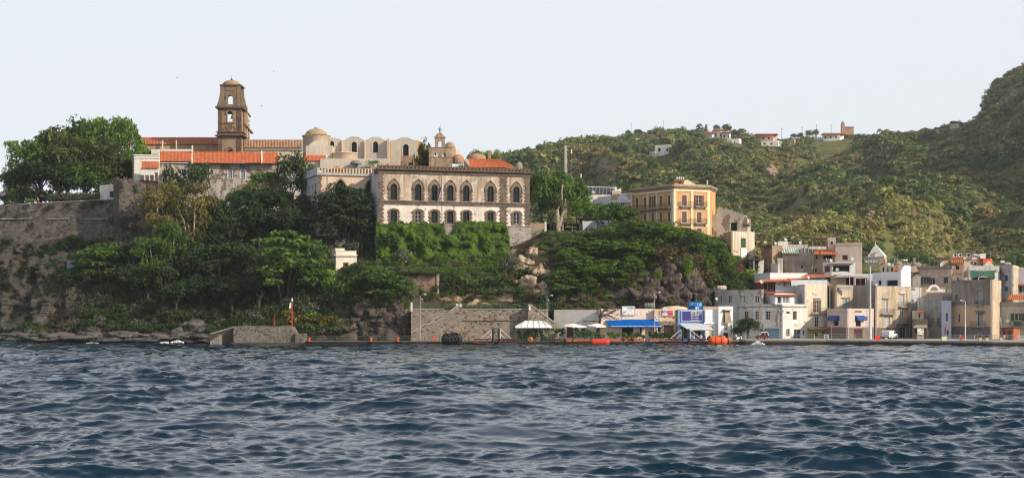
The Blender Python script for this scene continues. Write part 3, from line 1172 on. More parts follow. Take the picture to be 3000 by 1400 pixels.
def house(label,corners,ytop,m,wins=(),zb=None,ybase=None,depth=9.,group=None,name='house',cat='house',parent=None,
		  bands=(),side=None,roofm=None,parapet=.35,mats=None,nowall=False):
	"""walls along the polyline of ground corners, each with its own openings; flat roof behind a parapet
	wins: (face, column, row top, row bottom, width in columns, kind, options)"""
	fs=[Face(corners[i],corners[i+1]) for i in range(len(corners)-1)]
	zt=H+(HZ-ytop)*corners[0][1]/F
	if zb is None:
		zb=H+(HZ-ybase)*corners[0][1]/F if ybase else 1.2
	P0=fs[0].P
	root=parent or thing(name,label,cat,(P0.x,P0.y,zb),group)
	holes={i:[] for i in range(len(fs))}
	todo=[]
	for wv in wins:
		f,px,yt,yb,wp,kind=wv[:6]
		op=wv[6] if len(wv)>6 else {}
		fc=fs[f]
		u0,u1=fc.u(px-wp/2),fc.u(px+wp/2)
		z0,z1=fc.z(px,yb),fc.z(px,yt)
		z0=max(z0,zb+.02)
		u0,u1=max(u0,.06),min(u1,fc.L-.06)
		if u1-u0<.15 or z1-z0<.15:continue
		holes[f].append(outline(op.get('shape','rect'),u0,u1,z0,z1))
		todo.append((fc,u0,u1,z0,z1,kind,op))
	for i,fc in enumerate(fs):
		mb=MB(fc.M)
		mb.prism(rect(0.0 if i==0 else .002,fc.L,zb,zt-.003*i),holes[i],0,.3)
		mb.build('wall',(mats or {}).get(i,m),root)
	A,B=fs[0].P,fs[-1].Q
	ka,kb=1+depth/A.y,1+depth/B.y
	A2,B2=A*ka,B*kb
	sb=MB()
	for p,q in ((A,A2),(A2,B2),(B2,B)):
		d=(q-p).normalized();nrm=Vector((d.y,-d.x))*.25
		a,b=p+d*.01,q-d*.01
		sb.hexa([(a.x,a.y,zb),(b.x,b.y,zb),(b.x+nrm.x,b.y+nrm.y,zb),(a.x+nrm.x,a.y+nrm.y,zb),
				 (a.x,a.y,zt-.02),(b.x,b.y,zt-.02),(b.x+nrm.x,b.y+nrm.y,zt-.02),(a.x+nrm.x,a.y+nrm.y,zt-.02)])
	sb.build('rear_wall',side or m,root)
	rb=MB()
	poly=[f.P for f in fs]+[B,B2,A2]
	cx=sum((p for p in poly),Vector((0,0)))/len(poly)
	poly=[p+(cx-p)*.03 for p in poly]
	zr=zt-parapet
	n=len(poly)
	rb.add([(p.x,p.y,zr) for p in poly]+[(p.x,p.y,zr-.2) for p in poly],[tuple(range(n)),tuple(range(2*n-1,n-1,-1))]+[(i,i+n,(i+1)%n+n,(i+1)%n) for i in range(n)])
	rb.build('roof',roofm or CONC,root)
	for f,ya,yb_,pro,bm in bands: # string courses, plinths, cornices
		fl=range(len(fs)) if f is None else (f,)
		za,zb_=H+(HZ-ya)*corners[0][1]/F,H+(HZ-yb_)*corners[0][1]/F
		mb=MB()
		hs=[]
		for i in fl:
			fc=fs[i]
			mb.M=fc.M
			cut=[(a[0][0],a[1][0],a[0][1],max(z for _,z in a)) for a in holes[i] if a[0][1]<za and max(z for _,z in a)>zb_]
			us=[-.0 if i else -pro]
			for c0,c1,_,_ in sorted(cut):us+=[c0-.02,c1+.02]
			us.append(fc.L+(pro*.5 if i==len(fs)-1 else -.001))
			for k in range(0,len(us)-1,2):
				if us[k+1]-us[k]>.05:
					mb.box(us[k],us[k+1],-pro,-.002,zb_,za)
		mb.build('band',bm,root)
	for fc,u0,u1,z0,z1,kind,op in todo:
		window(fc,root,u0,u1,z0,z1,kind,op.get('frame'),op.get('col'),op.get('shape','rect'),op.get('glass'),op.get('name','door' if op.get('door') else 'window'),op.get('sur'))
		if 'hood' in op:
			mb=MB(fc.M)
			mb.box(u0-.35,u1+.35,-.3,-.003,z1+.25,z1+.42)
			mb.box(u0-.25,u1+.25,-.18,-.003,z1+.16,z1+.248)
			mb.build('hood',op['hood'],root)
		if 'bal' in op:
			pa,pb,ys,yr=op['bal']
			z=fc.z((pa+pb)/2,ys)
			balcony(fc,root,fc.u(pa),fc.u(pb),z,fc.z((pa+pb)/2,yr),op.get('bdep',.9),op.get('bm'))
	root['zt']=zt
	del root['zt']
	return root,fs,zt


def pbox(px0,px1,y0,y1,Y,dep,mb=None):
	"""box whose front face spans the given photo rectangle at distance Y"""
	mb=mb or MB()
	a,b=at(px0,y1,Y),at(px1,y0,Y)
	return mb.box(a.x,b.x,Y,Y+dep,a.z,b.z)


def slope_roof(name,m,parent,px0,px1,ye,yr,Ye,Yr,label=None,cat=None,pxr0=None,pxr1=None,pitch=.36,amp=.055,group=None):
	"""tiled slope from eaves (row ye, distance Ye) up to ridge (row yr, distance Yr)"""
	mb=MB()
	a,b=at(px0,ye,Ye),at(px1,ye,Ye)
	c,d=at(pxr0 if pxr0 is not None else px0,yr,Yr),at(pxr1 if pxr1 is not None else px1,yr,Yr)
	mb.corr(a,b,c,d,pitch,amp)
	return mb.build(name,m,parent,label=label,cat=cat,group=group)


def dish(px,py,r_px,Y,label,aim=-.3,group='satellite dishes on the town roofs',drop=None):
	k=Y/F
	r=r_px*k
	c=at(px,py,Y)
	t=thing('satellite_dish',label,'satellite dish',(c.x,Y,c.z-(drop or r*2.0)),group)
	mb=MB()
	n=12
	vs=[(0,.18*r,0)]
	ax=Vector((math.sin(aim),-math.cos(aim),.35)).normalized()
	rot=ax.to_track_quat('Z','Y').to_matrix()
	vs,fs=[],[]
	for j,(rr,zz) in enumerate(((.02,-.22),(.5,-.16),(.85,-.06),(1,0),(1.0,-.03),(.5,-.2),(.02,-.26))):
		for i in range(n):
			a=2*math.pi*i/n
			vs.append(c+rot @ Vector((rr*r*math.cos(a),rr*r*math.sin(a),zz*r)))
	for j in range(6):
		for i in range(n):fs.append((j*n+i,j*n+(i+1)%n,(j+1)*n+(i+1)%n,(j+1)*n+i))
	mb.add(vs,fs)
	mb.build('reflector',DISHM,t)
	p=MB()
	p.tube((c.x,Y+.25*r,c.z-(drop or r*2.0)),(c.x,Y+.25*r,c.z),.035,n=6)
	p.build('pole',STEEL,t)
	q=MB()
	tip=c+rot @ Vector((0,0,.75*r))
	q.tube(c+rot @ Vector((0,-r*.95,0)),tip,.02,n=4)
	q.box(tip.x-.06,tip.x+.06,tip.y-.06,tip.y+.06,tip.z-.06,tip.z+.06)
	q.build('feed_arm',GREYP,t)
	return t


def barrel(px0,px1,y0,y1,Y,m,label,name='water_tank',cat='water tank',group=None,axis='x'):
	"""lying cylindrical tank with domed ends on two saddles"""
	a,b=at(px0,y1,Y),at(px1,y0,Y)
	r=(b.z-a.z)/2
	L=(b.x-a.x)/2
	c=((a.x+b.x)/2,Y+r,a.z+r)
	t=thing(name,label,cat,(c[0],c[1],a.z),group)
	mb=MB()
	prof=[(.01,-L),(r*.6,-L*.98),(r*.93,-L*.9),(r,-L*.8),(r,-L*.3),(r*1.03,-L*.28),(r*1.03,-L*.24),(r,-L*.22),(r,L*.22),(r*1.03,L*.24),(r*1.03,L*.28),(r,L*.3),(r,L*.8),(r*.93,L*.9),(r*.6,L*.98),(.01,L)]
	mb.lathe(prof,18,c,axis='x')
	mb.build('tank',m,t,True)
	s=MB()
	for q in (-.5,.5):
		s.box(c[0]+q*L-.1,c[0]+q*L+.1,Y+r*.5,Y+r*1.5,a.z-.25,a.z+r*.3)
	s.build('saddle',CONC,t)
	return t


def text(body,parent,c,size,m,rx=90,rz=0,shear=0,align='CENTER',sx=1.0):
	cu=bpy.data.curves.new('lettering','FONT')
	cu.body=body
	cu.size=size
	cu.align_x=align
	cu.align_y='CENTER'
	cu.shear=shear
	cu.extrude=.008
	cu.offset=size*.018
	cu.resolution_u=2
	cu.materials.append(m)
	tmp=bpy.data.objects.new('lettering',cu)
	COL.objects.link(tmp)
	dg=bpy.context.evaluated_depsgraph_get()
	me=bpy.data.meshes.new_from_object(tmp.evaluated_get(dg))
	bpy.data.objects.remove(tmp)
	o=bpy.data.objects.new('lettering',me)
	COL.objects.link(o)
	o.parent=parent
	o.location=Vector(c)-WL[parent.name]
	o.rotation_euler=(R(rx),0,R(rz))
	o.scale=(sx,1,1)
	return o

# ------------------------------------------------------------------ wall finishes of the castle
PAL_UP=plaster('palazzo_upper_render',(.56,.45,.36),.6,.75,(.15,.115,.085),.45,(.62,.58,.52))
PAL_LO=plaster('palazzo_lower_render',(.72,.67,.61),.3,.4,(.28,.23,.18),.3,(.42,.35,.29))
PAL_ST=stone('palazzo_brown_stone',((.15,.105,.08),(.22,.165,.13),(.10,.075,.06)),1.5,(.19,.15,.12),1.3,.35,.5)
PAL_DK=plaster('palazzo_dark_cornice',(.15,.11,.085),.6,.6,(.05,.04,.035))
PAL_SIDE=plaster('palazzo_side_render',(.55,.55,.55),.4,.3)
BASE_ST=stone('grey_rubble_base',((.40,.37,.34),(.30,.27,.25),(.20,.15,.12)),1.3,(.42,.39,.36),1.3,.35,.5)
CHURCH=plaster('church_ochre_render',(.50,.33,.20),.5,.5,(.24,.16,.10))
CREAM=plaster('cream_render',(.66,.56,.44),.4,.35,(.32,.25,.18))
VAULTW=plaster('vault_wall_render',(.58,.52,.44),.4,.3,(.33,.28,.22))
OCHRE=plaster('ochre_lichen_roof',(.40,.20,.045),.6,.2,(.30,.22,.12))
BROWNST=stone('tower_brown_blocks',((.16,.085,.06),(.22,.13,.09),(.10,.06,.05)),1.1,(.14,.09,.07),2.2,.35,.4)
TOWERW=plaster('tower_ochre_render',(.38,.26,.16),.7,.6,(.16,.11,.08),.3,(.30,.26,.22))
TOWERT=plaster('tower_upper_render',(.25,.18,.12),.6,.7,(.10,.075,.06))
RUIN=plaster('war_pitted_render',(.46,.41,.36),.5,.4,(.17,.13,.11),.9,(.22,.175,.15))
WHITE_OLD=plaster('old_white_render',(.70,.67,.62),.3,.35,(.38,.33,.28))
CASTLE=stone('castle_wall_rubble',((.19,.165,.145),(.12,.105,.095),(.085,.06,.05)),1.25,(.16,.145,.125),1.3,.75,.9)
PARAPET=plaster('grey_wall_cap',(.40,.38,.35),.5,.4)
BRICKRED=plaster('red_brick_render',(.34,.15,.10),.5,.4,(.15,.08,.06))

# ------------------------------------------------------------------ palazzo
fr=Face((1108,385),(1552,396))
lf=Face((1098.5,388.4),(1108,385))
zL=lambda py:H+(HZ-py)*385/F
pal=thing('palazzo','large battlemented two storey palazzo with pointed stone window surrounds above the ivy','palazzo',(fr.P.x,fr.P.y,zL(740)))
L=fr.L
zc,zs,zb=zL(497),zL(590),zL(655)
UW=[1153.6,1225,1273,1319,1366,1437,1512.8]
ow,sw=1.56,3.15
ups=[(fr.u(p),zL(584.7),zL(537.5)) for p in UW]
los=[(fr.u(p),zL(650.5),zL(614.5)) for p in UW]
mb=MB(fr.M)
mb.prism(rect(0,L,zs-.2,zc),[arch(u-ow/2,u+ow/2,a,b) for u,a,b in ups],0,.35)
mb.build('upper_wall',PAL_UP,pal)
mb=MB(fr.M)
mb.prism(rect(0,L,zb,zs-.21),[arch(u-ow/2,u+ow/2,a,b,'seg') for u,a,b in los],0,.35)
mb.build('lower_wall',PAL_LO,pal)
mb=MB(fr.M)
mb.prism([(0,zL(745)),(L,zL(745)),(L+.25,zb-.12),(-.05,zb-.12)],[],-.2,5)
mb.build('base_wall',BASE_ST,pal)
mb=MB(fr.M)
mb.box(-.15,L+.15,-.4,5,zb-.118,zb-.002)
mb.build('base_ledge',PAL_UP,pal)
mb=MB(lf.M)
mb.prism(rect(0,lf.L-.01,zb-6,zc),[],.01,.4)
mb.build('side_wall',PAL_SIDE,pal)
mb=MB(fr.M)
mb.box(.1,L-.1,.6,12,zb,zc-.05)
mb.box(L-.12,L-.0,.36,12,zb,zc-.01)
mb.build('core_wall',PAL_SIDE,pal)
for f,LL,a0 in ((fr,L,-.0),(lf,lf.L,.0)):
	mb=MB(f.M)
	e=1 if f is fr else 0
	mb.box(-.1*e,LL+.1*e,-.16,-.003,zL(508),zL(498.5))
	mb.build('frieze',PAL_DK,pal)
	mb=MB(f.M)
	mb.box(-.3*e,LL+.3*e,-.5,.6 if e else .2,zL(498.4),zL(496.5))
	mb.box(-.5*e,LL+.5*e,-.72,.6 if e else .2,zL(496.4),zL(491.5))
	mb.build('cornice',PAL_DK if e else PAL_SIDE,pal)
	mb=MB(f.M)
	mb.box(-.3*e,LL+.3*e,-.42,-.003,zs-.02,zL(586.5))
	mb.box(-.15*e,LL+.15*e,-.25,-.003,zs-.62,zs-.024)
	mb.build('string_course',PAL_ST if e else PAL_SIDE,pal)
for k,(u,a,b) in enumerate(ups):
	s=MB(fr.M)
	ap=zL(520.5)
	s.prism(arch(u-sw/2+.18,u+sw/2-.18,a-.01,ap-.22,'point'),[arch(u-ow/2-.002,u+ow/2+.002,a+.005,b+.002)],-.09,.02)
	n=6
	for i in range(n):
		z=a+(zL(553)-a)*i/n
		d=(zL(553)-a)/n
		q=.22 if i%2 else -.02
		s.box(u-sw/2+.18-q,u-sw/2+.3,-.085,-.004,z,z+d*.94)
		s.box(u+sw/2-.3,u+sw/2-.18+q,-.085,-.004,z,z+d*.94)
	so=s.build('window_surround',PAL_ST,pal)
	h=MB(fr.M)
	zz=zL(553)
	h.prism(arch(u-sw/2,u+sw/2,zz,ap,'point'),[arch(u-sw/2+.17,u+sw/2-.17,zz+.002,ap-.24,'point')],-.2,-.004)
	h.build('hood',PAL_ST,so)
	v=MB(fr.M)          # wedge stones of the tympanum
	for i in range(7):
		t=math.pi*(i+.5)/7
		c,sn=math.cos(t),math.sin(t)
		r0,r1=ow/2+.05,ow/2+.75
		zc0=b-ow/2
		p=[(u+r0*math.cos(t+q),zc0+r0*math.sin(t+q)) for q in (-.18,.18)]+[(u+r1*math.cos(t+q),zc0+r1*math.sin(t+q)) for q in (.2,-.2)]
		v.prism(p[::-1],[],-.12,-.092)
	v.build('arch_stones',plaster('arch_wedge_stone',(.26,.19,.15),.5,.2),so)
	window(fr,pal,u-ow/2,u+ow/2,a,b,'g',flat('dark_green_window_paint',(.03,.045,.042),.5),shape='round')
for k,(u,a,b) in enumerate(los):
	s=MB(fr.M)
	s.prism(arch(u-1.3,u+1.3,a-.3,zL(610.5),'seg'),[arch(u-ow/2-.002,u+ow/2+.002,a+.004,b+.002,'seg')],-.09,.02)
	for i in range(6):
		z=a+(b-.5-a)*i/6
		d=(b-.5-a)/6
		q=.26 if i%2 else .0
		s.box(u-1.32-q,u-1.1,-.085,-.004,z,z+d*.94)
		s.box(u+1.1,u+1.32+q,-.085,-.004,z,z+d*.94)
	so=s.build('window_surround',PAL_ST,pal)
	h=MB(fr.M)
	o=[(1.42*math.cos(t),t) for t in np.linspace(0,math.pi,13)]
	zc0,zr_=zL(618.5),zL(608.8)-zL(618.5)
	outer=[(u+1.45*math.cos(t),zc0+zr_*math.sin(t)) for t in np.linspace(0,math.pi,13)]
	inner=[(u+1.28*math.cos(t),zc0+(zr_-.16)*math.sin(t)) for t in np.linspace(math.pi,0,13)]
	h.prism(outer+inner,[],-.24,-.004)
	h.build('hood',plaster('ochre_hood_stone',(.42,.29,.2),.3,.3),so)
	window(fr,pal,u-ow/2,u+ow/2,a,b,'g',MATS['dark_green_window_paint'] if k not in (1,6) else WHITEP,shape='seg')
for p0,p1 in ((1108.2,1121),(1466,1483.5),(1538,1551.8)): # toothed corner stones
	for za,zb_ in ((zs,zL(508.2)),(zb,zs-.63)):
		q=MB(fr.M)
		n=int((zb_-za)/.45)
		for i in range(n):
			z0,z1=za+(zb_-za)*i/n,za+(zb_-za)*(i+.94)/n
			e=.28 if i%2 else 0
			q.box(fr.u(p0),fr.u(p1)+(e if p0<1500 else 0),-.1,-.003,z0,z1)
			if p0>1300:q.box(fr.u(p0)-e,fr.u(p0)+.1,-.09,-.004,z0,z1)
		q.build('quoins',PAL_ST,pal)
q=MB(fr.M)
u=fr.u(1296)
q.tube((u,-.12,zs),(u,-.12,zL(509)),.09,n=6)
q.tube((u,-.12,zb),(u,-.12,zs-.65),.09,n=6)
q.build('drainpipe',WHITE_OLD,pal)
NM=41
pit=(L+.6)/NM
mb=MB()
mw,mh=pit*.58,zL(483)-zL(491.5)
mb.prism([(0,0),(mw,0),(mw,mh),(mw*.72,mh),(mw*.5,mh*.72),(mw*.28,mh),(0,mh)],[],0,.45)
me=bpy.data.meshes.new('merlon')
me.from_pydata([tuple(p) for p in mb.v],[],mb.f)
me.materials.append(plaster('merlon_stone',(.12,.095,.07),.5,.3))
ang=math.atan2(fr.d.y,fr.d.x)
for i in range(NM):
	p=fr.wp(-.3+i*pit,-.55,zL(491.4))
	o=link('merlon',me,pal,p-WL[pal.name])
	o.rotation_euler=(0,0,ang)
mb=MB(fr.M)
mb.corr((0,.2,zL(490.5)),(L,.2,zL(490.5)),(2,5.2,zL(483.5)),(L-2,5.2,zL(483.5)))
mb.build('roof',TERRA,pal)
mb=MB(fr.M)
mb.box(.2,L-.2,.15,.5,zL(491),zL(483.6))
mb.build('red_parapet',plaster('red_inner_parapet',(.50,.15,.08),.3,.3,(.25,.1,.07)),pal)
fl=thing('flag','blue flag hanging from a pole beside a palazzo window','flag',tuple(fr.wp(fr.u(1284),-.1,zL(583))))
mb=MB(fr.M)
u=fr.u(1281)
mb.tube((u,-.1,zL(600)),(u+.9,-1.3,zL(541)),.045,n=6)
mb.build('pole',WHITEP,fl)
mb=MB(fr.M)
vs=[]
for i in range(9):
	for j in range(5):
		t,s=i/8,j/4
		z=zL(546)+(zL(577)-zL(546))*t
		vs.append((u+.82-.75*t*(1-.4*s)-s*.35+.12*math.sin(5*s+4*t),-1.15+.25*math.sin(7*s+2*t)+.4*t,z+.3*(1-s)))
mb.add(vs,[(i*5+j,i*5+j+1,i*5+j+6,i*5+j+5) for i in range(8) for j in range(4)])
mb.build('cloth',flat('blue_flag_cloth',(.01,.035,.30),.8),fl)

# ivy over the base of the palazzo
def ivy():
	g=np.random.default_rng(5)
	n=52000
	px=g.uniform(1102,1492,n)
	v=g.uniform(0,1,n)
	top=653+5*fbm(px/14,0,0,3)+np.where((px>1302) & (px<1336),33+6*vnoise(px/5,3,3),0)+np.clip((px-1478)*3,0,80)
	bot=790-np.clip((px-1440)*.35,0,40)+10*vnoise(px/20,7,0)
	py=top+(bot-top)*v
	Yw=385+(px-1108)/444*11
	bulge=1.2+1.6*np.clip((py-655)/60,0,1)+1.7*fbm(px/26,py/22,3,3)*np.clip((py-650)/30,.15,1)+np.clip((py-735)/55,0,1)*3.5
	keep=(v<.97)
	Y=Yw-np.maximum(bulge,.15)*g.uniform(.75,1.0,n)
	X=(px-1500)*Y/F
	Z=H+(HZ-py)*Y/F
	e=.5
	gx=fbm((px+2)/26,py/22,3,3)-fbm((px-2)/26,py/22,3,3)
	gz=fbm(px/26,(py-2)/22,3,3)-fbm(px/26,(py+2)/22,3,3)
	N=np.stack([-gx*1.4,-np.ones(n),-gz*1.4+.5],1)+g.normal(size=(n,3))*.38
	N/=np.linalg.norm(N,axis=1)[:,None]
	A=np.cross(N,g.normal(size=(n,3)));A/=np.linalg.norm(A,axis=1)[:,None]
	B=np.cross(N,A)
	s=g.uniform(.12,.27,n)[:,None]
	P=np.stack([X,Y,Z],1)
	o=np.array([(1300-1500)*388/F,386,H+(HZ-790)*385/F])
	V=np.stack([P-A*s,P+B*s*.75,P+A*s,P-B*s*.75],1)[keep].reshape(-1,3)-o
	t=np.clip(.5+.3*fbm(px/18,py/18,9,2)+.17*g.normal(size=n),0,1)[keep]
	me=npmesh('ivy',V,np.arange(len(V)).reshape(-1,4),LEAFM['ivy'],False,np.repeat(t,4))
	props(link('ivy',me,None,o),'bright green ivy blanket covering the base wall of the palazzo','ivy')


ivy()

# ------------------------------------------------------------------ left wing with pointed arches and a row of parapet posts
wf=Face((931,389),(1100,393.2))
wl=Face((881.5,405),(931,389))
zW=lambda py:H+(HZ-py)*389/F
WING=plaster('wing_beige_render',(.60,.46,.35),.35,.35,(.3,.22,.16))
wing=thing('palazzo_wing','beige palazzo wing with tall pointed arches and a parapet of small posts','palazzo wing',(wf.P.x,wf.P.y,zW(690)))
mb=MB(wf.M)
hol=[arch(wf.u(998)-1.35,wf.u(998)+1.35,zW(575),zW(524),'point'),arch(wf.u(1085)-1.2,wf.u(1085)+1.2,zW(570),zW(524),'point'),arch(wf.u(1040)-.9,wf.u(1040)+.9,zW(640),zW(600),'round')]
mb.prism(rect(0,wf.L,zW(690),zW(513)),hol,0,.5)
mb.build('front_wall',WING,wing)
for h_ in hol[:2]:
	u0,u1=h_[0][0],h_[1][0]
	z0,z1=h_[0][1],max(z for _,z in h_)
	m2=MB(wf.M)
	m2.prism(arch(u0-.4,u1+.4,z0,z1+.5,'point'),[arch(u0-.002,u1+.002,z0+.002,z1+.002,'point')],-.12,-.003)
	m2.build('arch_surround',plaster('wing_arch_stone',(.36,.26,.2),.4,.3),wing)
	m3=MB(wf.M)
	m3.prism(arch(u0,u1,z0,z1,'point'),[],1.6,1.7)
	m3.build('arch_recess',DARK if h_ is hol[1] else GLASS,wing)
mb=MB(wl.M)
hl_=[arch(wl.u(p)-.42,wl.u(p)+.42,zW(y1),zW(y0),'round') for p,y0,y1 in ((886.5,550,592),(895.5,546,592),(905,542,592),(914.7,538,588),(924,534,582))]
for i,p in enumerate((886.5,895.5,905,914.7,924)):
	u=wl.u(p)
	hl_[i]=arch(u-.75,u+.75,zW(592),zW(535),'round')
mb.prism(rect(0,wl.L-.01,zW(690),zW(513.2)),hl_,.003,.5)
mb.build('side_wall',PAL_SIDE,wing)
for h_ in hl_:
	m3=MB(wl.M)
	m3.prism([(x,z) for x,z in h_],[],.42,.46)
	m3.build('window',GLASS,wing)
mb=MB(wf.M)
mb.box(-.3,wf.L,-.45,.5,zW(513),zW(509.5))
mb.box(-.15,wf.L,-.25,.5,zW(509.4),zW(505.5))
mb.build('cornice',PARAPET,wing)
mb=MB(wl.M)
mb.box(0,wl.L-.3,-.4,.45,zW(513.3),zW(509.6))
mb.box(0,wl.L,-.1,.4,zW(509.5),zW(491))
mb.build('side_parapet',PAL_SIDE,wing)
mb=MB()
mb.box(0,.32,0,.3,0,zW(492)-zW(505))
me=bpy.data.meshes.new('parapet_post')
me.from_pydata([tuple(p) for p in mb.v],[],mb.f)
me.materials.append(plaster('post_cream',(.66,.55,.42),.3,.2))
for i in range(19):
	p=wf.wp(.1+i*(wf.L-.5)/18,-.1,zW(505.4))
	o=link('parapet_post',me,wing,p-WL[wing.name])
	o.rotation_euler=(0,0,math.atan2(wf.d.y,wf.d.x))
mb=MB(wf.M)
mb.box(0,wf.L,-.12,.25,zW(492),zW(490.5))
mb.build('parapet_rail',MATS['post_cream'],wing)
mb=MB(wf.M)
mb.corr((1,1.2,zW(503)),(wf.L-.5,1.2,zW(503)),(3,7,zW(486)),(wf.L-2.5,7,zW(486)))
mb.build('roof',tiles('grey_lichen_tiles',(.24,.20,.165),(.16,.13,.11),(.30,.16,.1),.3),wing)
for p in (989,1100):
	u=wf.u(p)
	mb=MB(wf.M)
	hw=2.9
	mb.prism([(u-hw,zW(500)),(u+hw,zW(500)),(u,zW(483.5))],[(
		(u-hw*.6,zW(499)),(u+hw*.6,zW(499)),(u,zW(489.5)))],.6,1.0)
	mb.prism([(u-hw*.6+.02,zW(499)+.01),(u+hw*.6-.02,zW(499)+.01),(u,zW(489.5)-.02)],[],.75,.9)
	mb.build('gable',TERRA,wing)
MB(wf.M).box(.6,wf.L-.1,1.75,9,zW(690),zW(514)).build('core_wall',PAL_SIDE,wing)
q=MB(wf.M)
for i in range(11):
	e=.3 if i%2 else 0
	z=zW(600)+i*.85
	if z<zW(516):q.box(.0,.75+e,-.08,-.003,z,z+.8)
q.build('quoins',PAL_ST,wing)
q=MB(wf.M)
q.tube((wf.u(959),-.1,zW(560)),(wf.u(959),-.1,zW(515)),.07,n=6)
q.build('drainpipe',STEEL,wing)

# ------------------------------------------------------------------ church nave and its bell tower
zY=lambda py,Y:H+(HZ-py)*Y/F
ch=thing('church','long ochre church nave under orange tiled roofs behind the bell tower','church',at(560,450,449))
slope_roof('roof',TERRA_OLD,ch,398,640,422.5,402.5,448,455,pitch=.42,amp=.07)
slope_roof('roof',TERRA_PALE,ch,712,886,432,409.5,450,457,pitch=.42,amp=.08)
pbox(398,640,422.8,470,448.4,6).build('wall',CHURCH,ch)
pbox(712,886,432.2,475,450.4,6).build('wall',CREAM,ch)
pbox(714,888,437,441,450.1,.28).build('gutter',PARAPET,ch)
mb=MB()
for p in (474,515):pbox(p,p+3,411,440,447.2,.5,mb)
mb.build('wall_pier',WHITE_OLD,ch)
ff=Face((709,447),(735,474))
mb=MB(ff.M)
pts=[(709,450),(733,450),(731,404),(725.5,404),(725.8,360),(733.5,357),(729,349),(726,345),(724.3,312),(721,306),(718.5,303),(718,290),(714,284),(713.5,272),(709,270)]
pg=[ff.uz(*p) for p in pts]
mb.prism(pg,[],0,1.2)
mb.build('facade',plaster('sunlit_facade_stone',(.40,.30,.19),.5,.5,(.17,.11,.07)),ch)
mb=MB(ff.M)
for p0,p1,y0,y1,pr in ((709.5,735,357,361,.7),(709.5,731,312,315,.5),(713,715,316,404,.35),(720,722,318,404,.35),(726.5,728,362,404,.35)):
	mb.box(ff.u(p0),ff.u(p1),-pr,-.003,ff.z(p0,y1),ff.z(p0,y0))
mb.build('facade_trim',plaster('facade_trim_stone',(.38,.27,.17),.4,.3),ch)
mb=MB(ff.M)
for p,y in ((714,271),(719,302),(723.5,310),(727,347)):
	u,z=ff.uz(p,y)
	mb.lathe([(.01,1.5),(.22,1.2),(.1,.8),(.38,.4),(.3,0)],10,(u,.5,z))
mb.build('finial',TOWERT,ch)

TY=440.0
zT=lambda py:zY(py,TY)
xT=lambda px:(px-1500)*TY/F
tw=thing('bell_tower','brown and ochre baroque bell tower with a small dome and open arches','bell tower',(xT(673),TY,zT(470)))
x0,x1=xT(638.5),xT(706.5)
D=5.6
oc=xT(673.3)


def stage(x0,x1,z0,z1,hole,mname,mt,dz=0.5):
	mb=MB()
	mb.prism(rect(x0,x1,z0,z1),[hole] if hole else [],TY,TY+.6)
	hb=[[(oc-1.6,z0+.5),(oc+.9,z0+.5),(oc+.9,z1-.8),(oc-1.6,z1-.8)]] if hole else []
	mb.prism(rect(x0,x1,z0,z1-.002),hb,TY+D-.6,TY+D)
	mb.box(x0+.002,x0+.6,TY+.601,TY+D-.601,z0,z1-.004)
	mb.box(x1-.6,x1-.002,TY+.601,TY+D-.601,z0,z1-.004)
	return mb.build(mname,mt,tw)


stage(x0+.25,x1-.25,zT(470),zT(397),None,'lower_stage',TOWERW)
stage(x0+.25,x1-.25,zT(388),zT(319),arch(xT(665.8),xT(681),zT(357),zT(327.5)),'belfry_stage',TOWERW)
stage(xT(651),xT(699),zT(312),zT(250),arch(xT(667.3),xT(682.3),zT(306),zT(281.5)),'top_stage',TOWERT)
mb=MB()
for a,b in ((470,397.5),(386.8,320)):
	for xa in (x0,x1-1.15):
		n=int((zT(b)-zT(a))/.55)
		for i in range(n):
			z=zT(a)+(zT(b)-zT(a))*i/n
			zz=z+(zT(b)-zT(a))/n*.93
			mb.box(xa,xa+1.15,TY-.18,TY+1.0,z,zz)
			mb.box(xa,xa+1.15,TY+D-1,TY+D+.15,z,zz)
mb.build('corner_pilasters',BROWNST,tw)
mb=MB()
for ya,yb,pr in ((401,398.6,.35),(398.5,396,.75),(395.9,388,.2),(387.9,386.5,.5),(319.8,317.5,.35),(317.4,312.2,.62)):
	mb.box(x0-pr,x1+pr,TY-.18-pr,TY+D+.15+pr,zT(ya),zT(yb))
mb.build('cornice',plaster('tower_cornice_stone',(.14,.085,.06),.5,.3),tw)
for sx in (-1,1): # concave scrolled buttresses of the top stage
	for yy in (TY-.15,TY+D-.85):
		mb=MB()
		xi=xT(652) if sx<0 else xT(698)
		prof=[]
		for i in range(11):
			t=i/10
			z=zT(312)+(zT(252)-zT(312))*t
			ww=.62+1.05*(1-t)**2.4
			prof.append((xi+sx*ww,z))
		poly=[(xi-sx*.25,zT(312)),*prof,(xi-sx*.25,zT(252))]
		if sx<0:poly=poly[::-1]
		mb.prism(poly,[],yy,yy+1.0)
		mb.build('scroll_buttress',TOWERT,tw)
mb=MB()
mb.box(xT(643.5),xT(707.5),TY-.35,TY+D+.35,zT(251.8),zT(249))
mb.box(xT(645.5),xT(705.5),TY-.2,TY+D+.2,zT(248.9),zT(247.6))
mb.build('top_cornice',MATS['tower_cornice_stone'],tw)
mb=MB()
mb.lathe([(2.55*math.cos(t)+.0001,1.5*math.sin(t)) for t in np.linspace(0,math.pi/2,10)],28,(oc,TY+D/2,zT(247.5)))
mb.build('dome',plaster('tower_dome_render',(.36,.24,.14),.6,.3,(.14,.10,.07)),tw,True)
mb=MB()
mb.lathe([(.3,0),(.3,.25),(.16,.3),(.2,.55),(.02,.62)],12,(oc,TY+D/2,zT(247.5)+1.45))
mb.tube((oc,TY+D/2,zT(247.5)+1.9),(oc,TY+D/2,zT(217)),.035,n=5)
mb.build('finial',IRON,tw)
mb=MB()
c=(oc+.25,TY+D/2,zT(342))
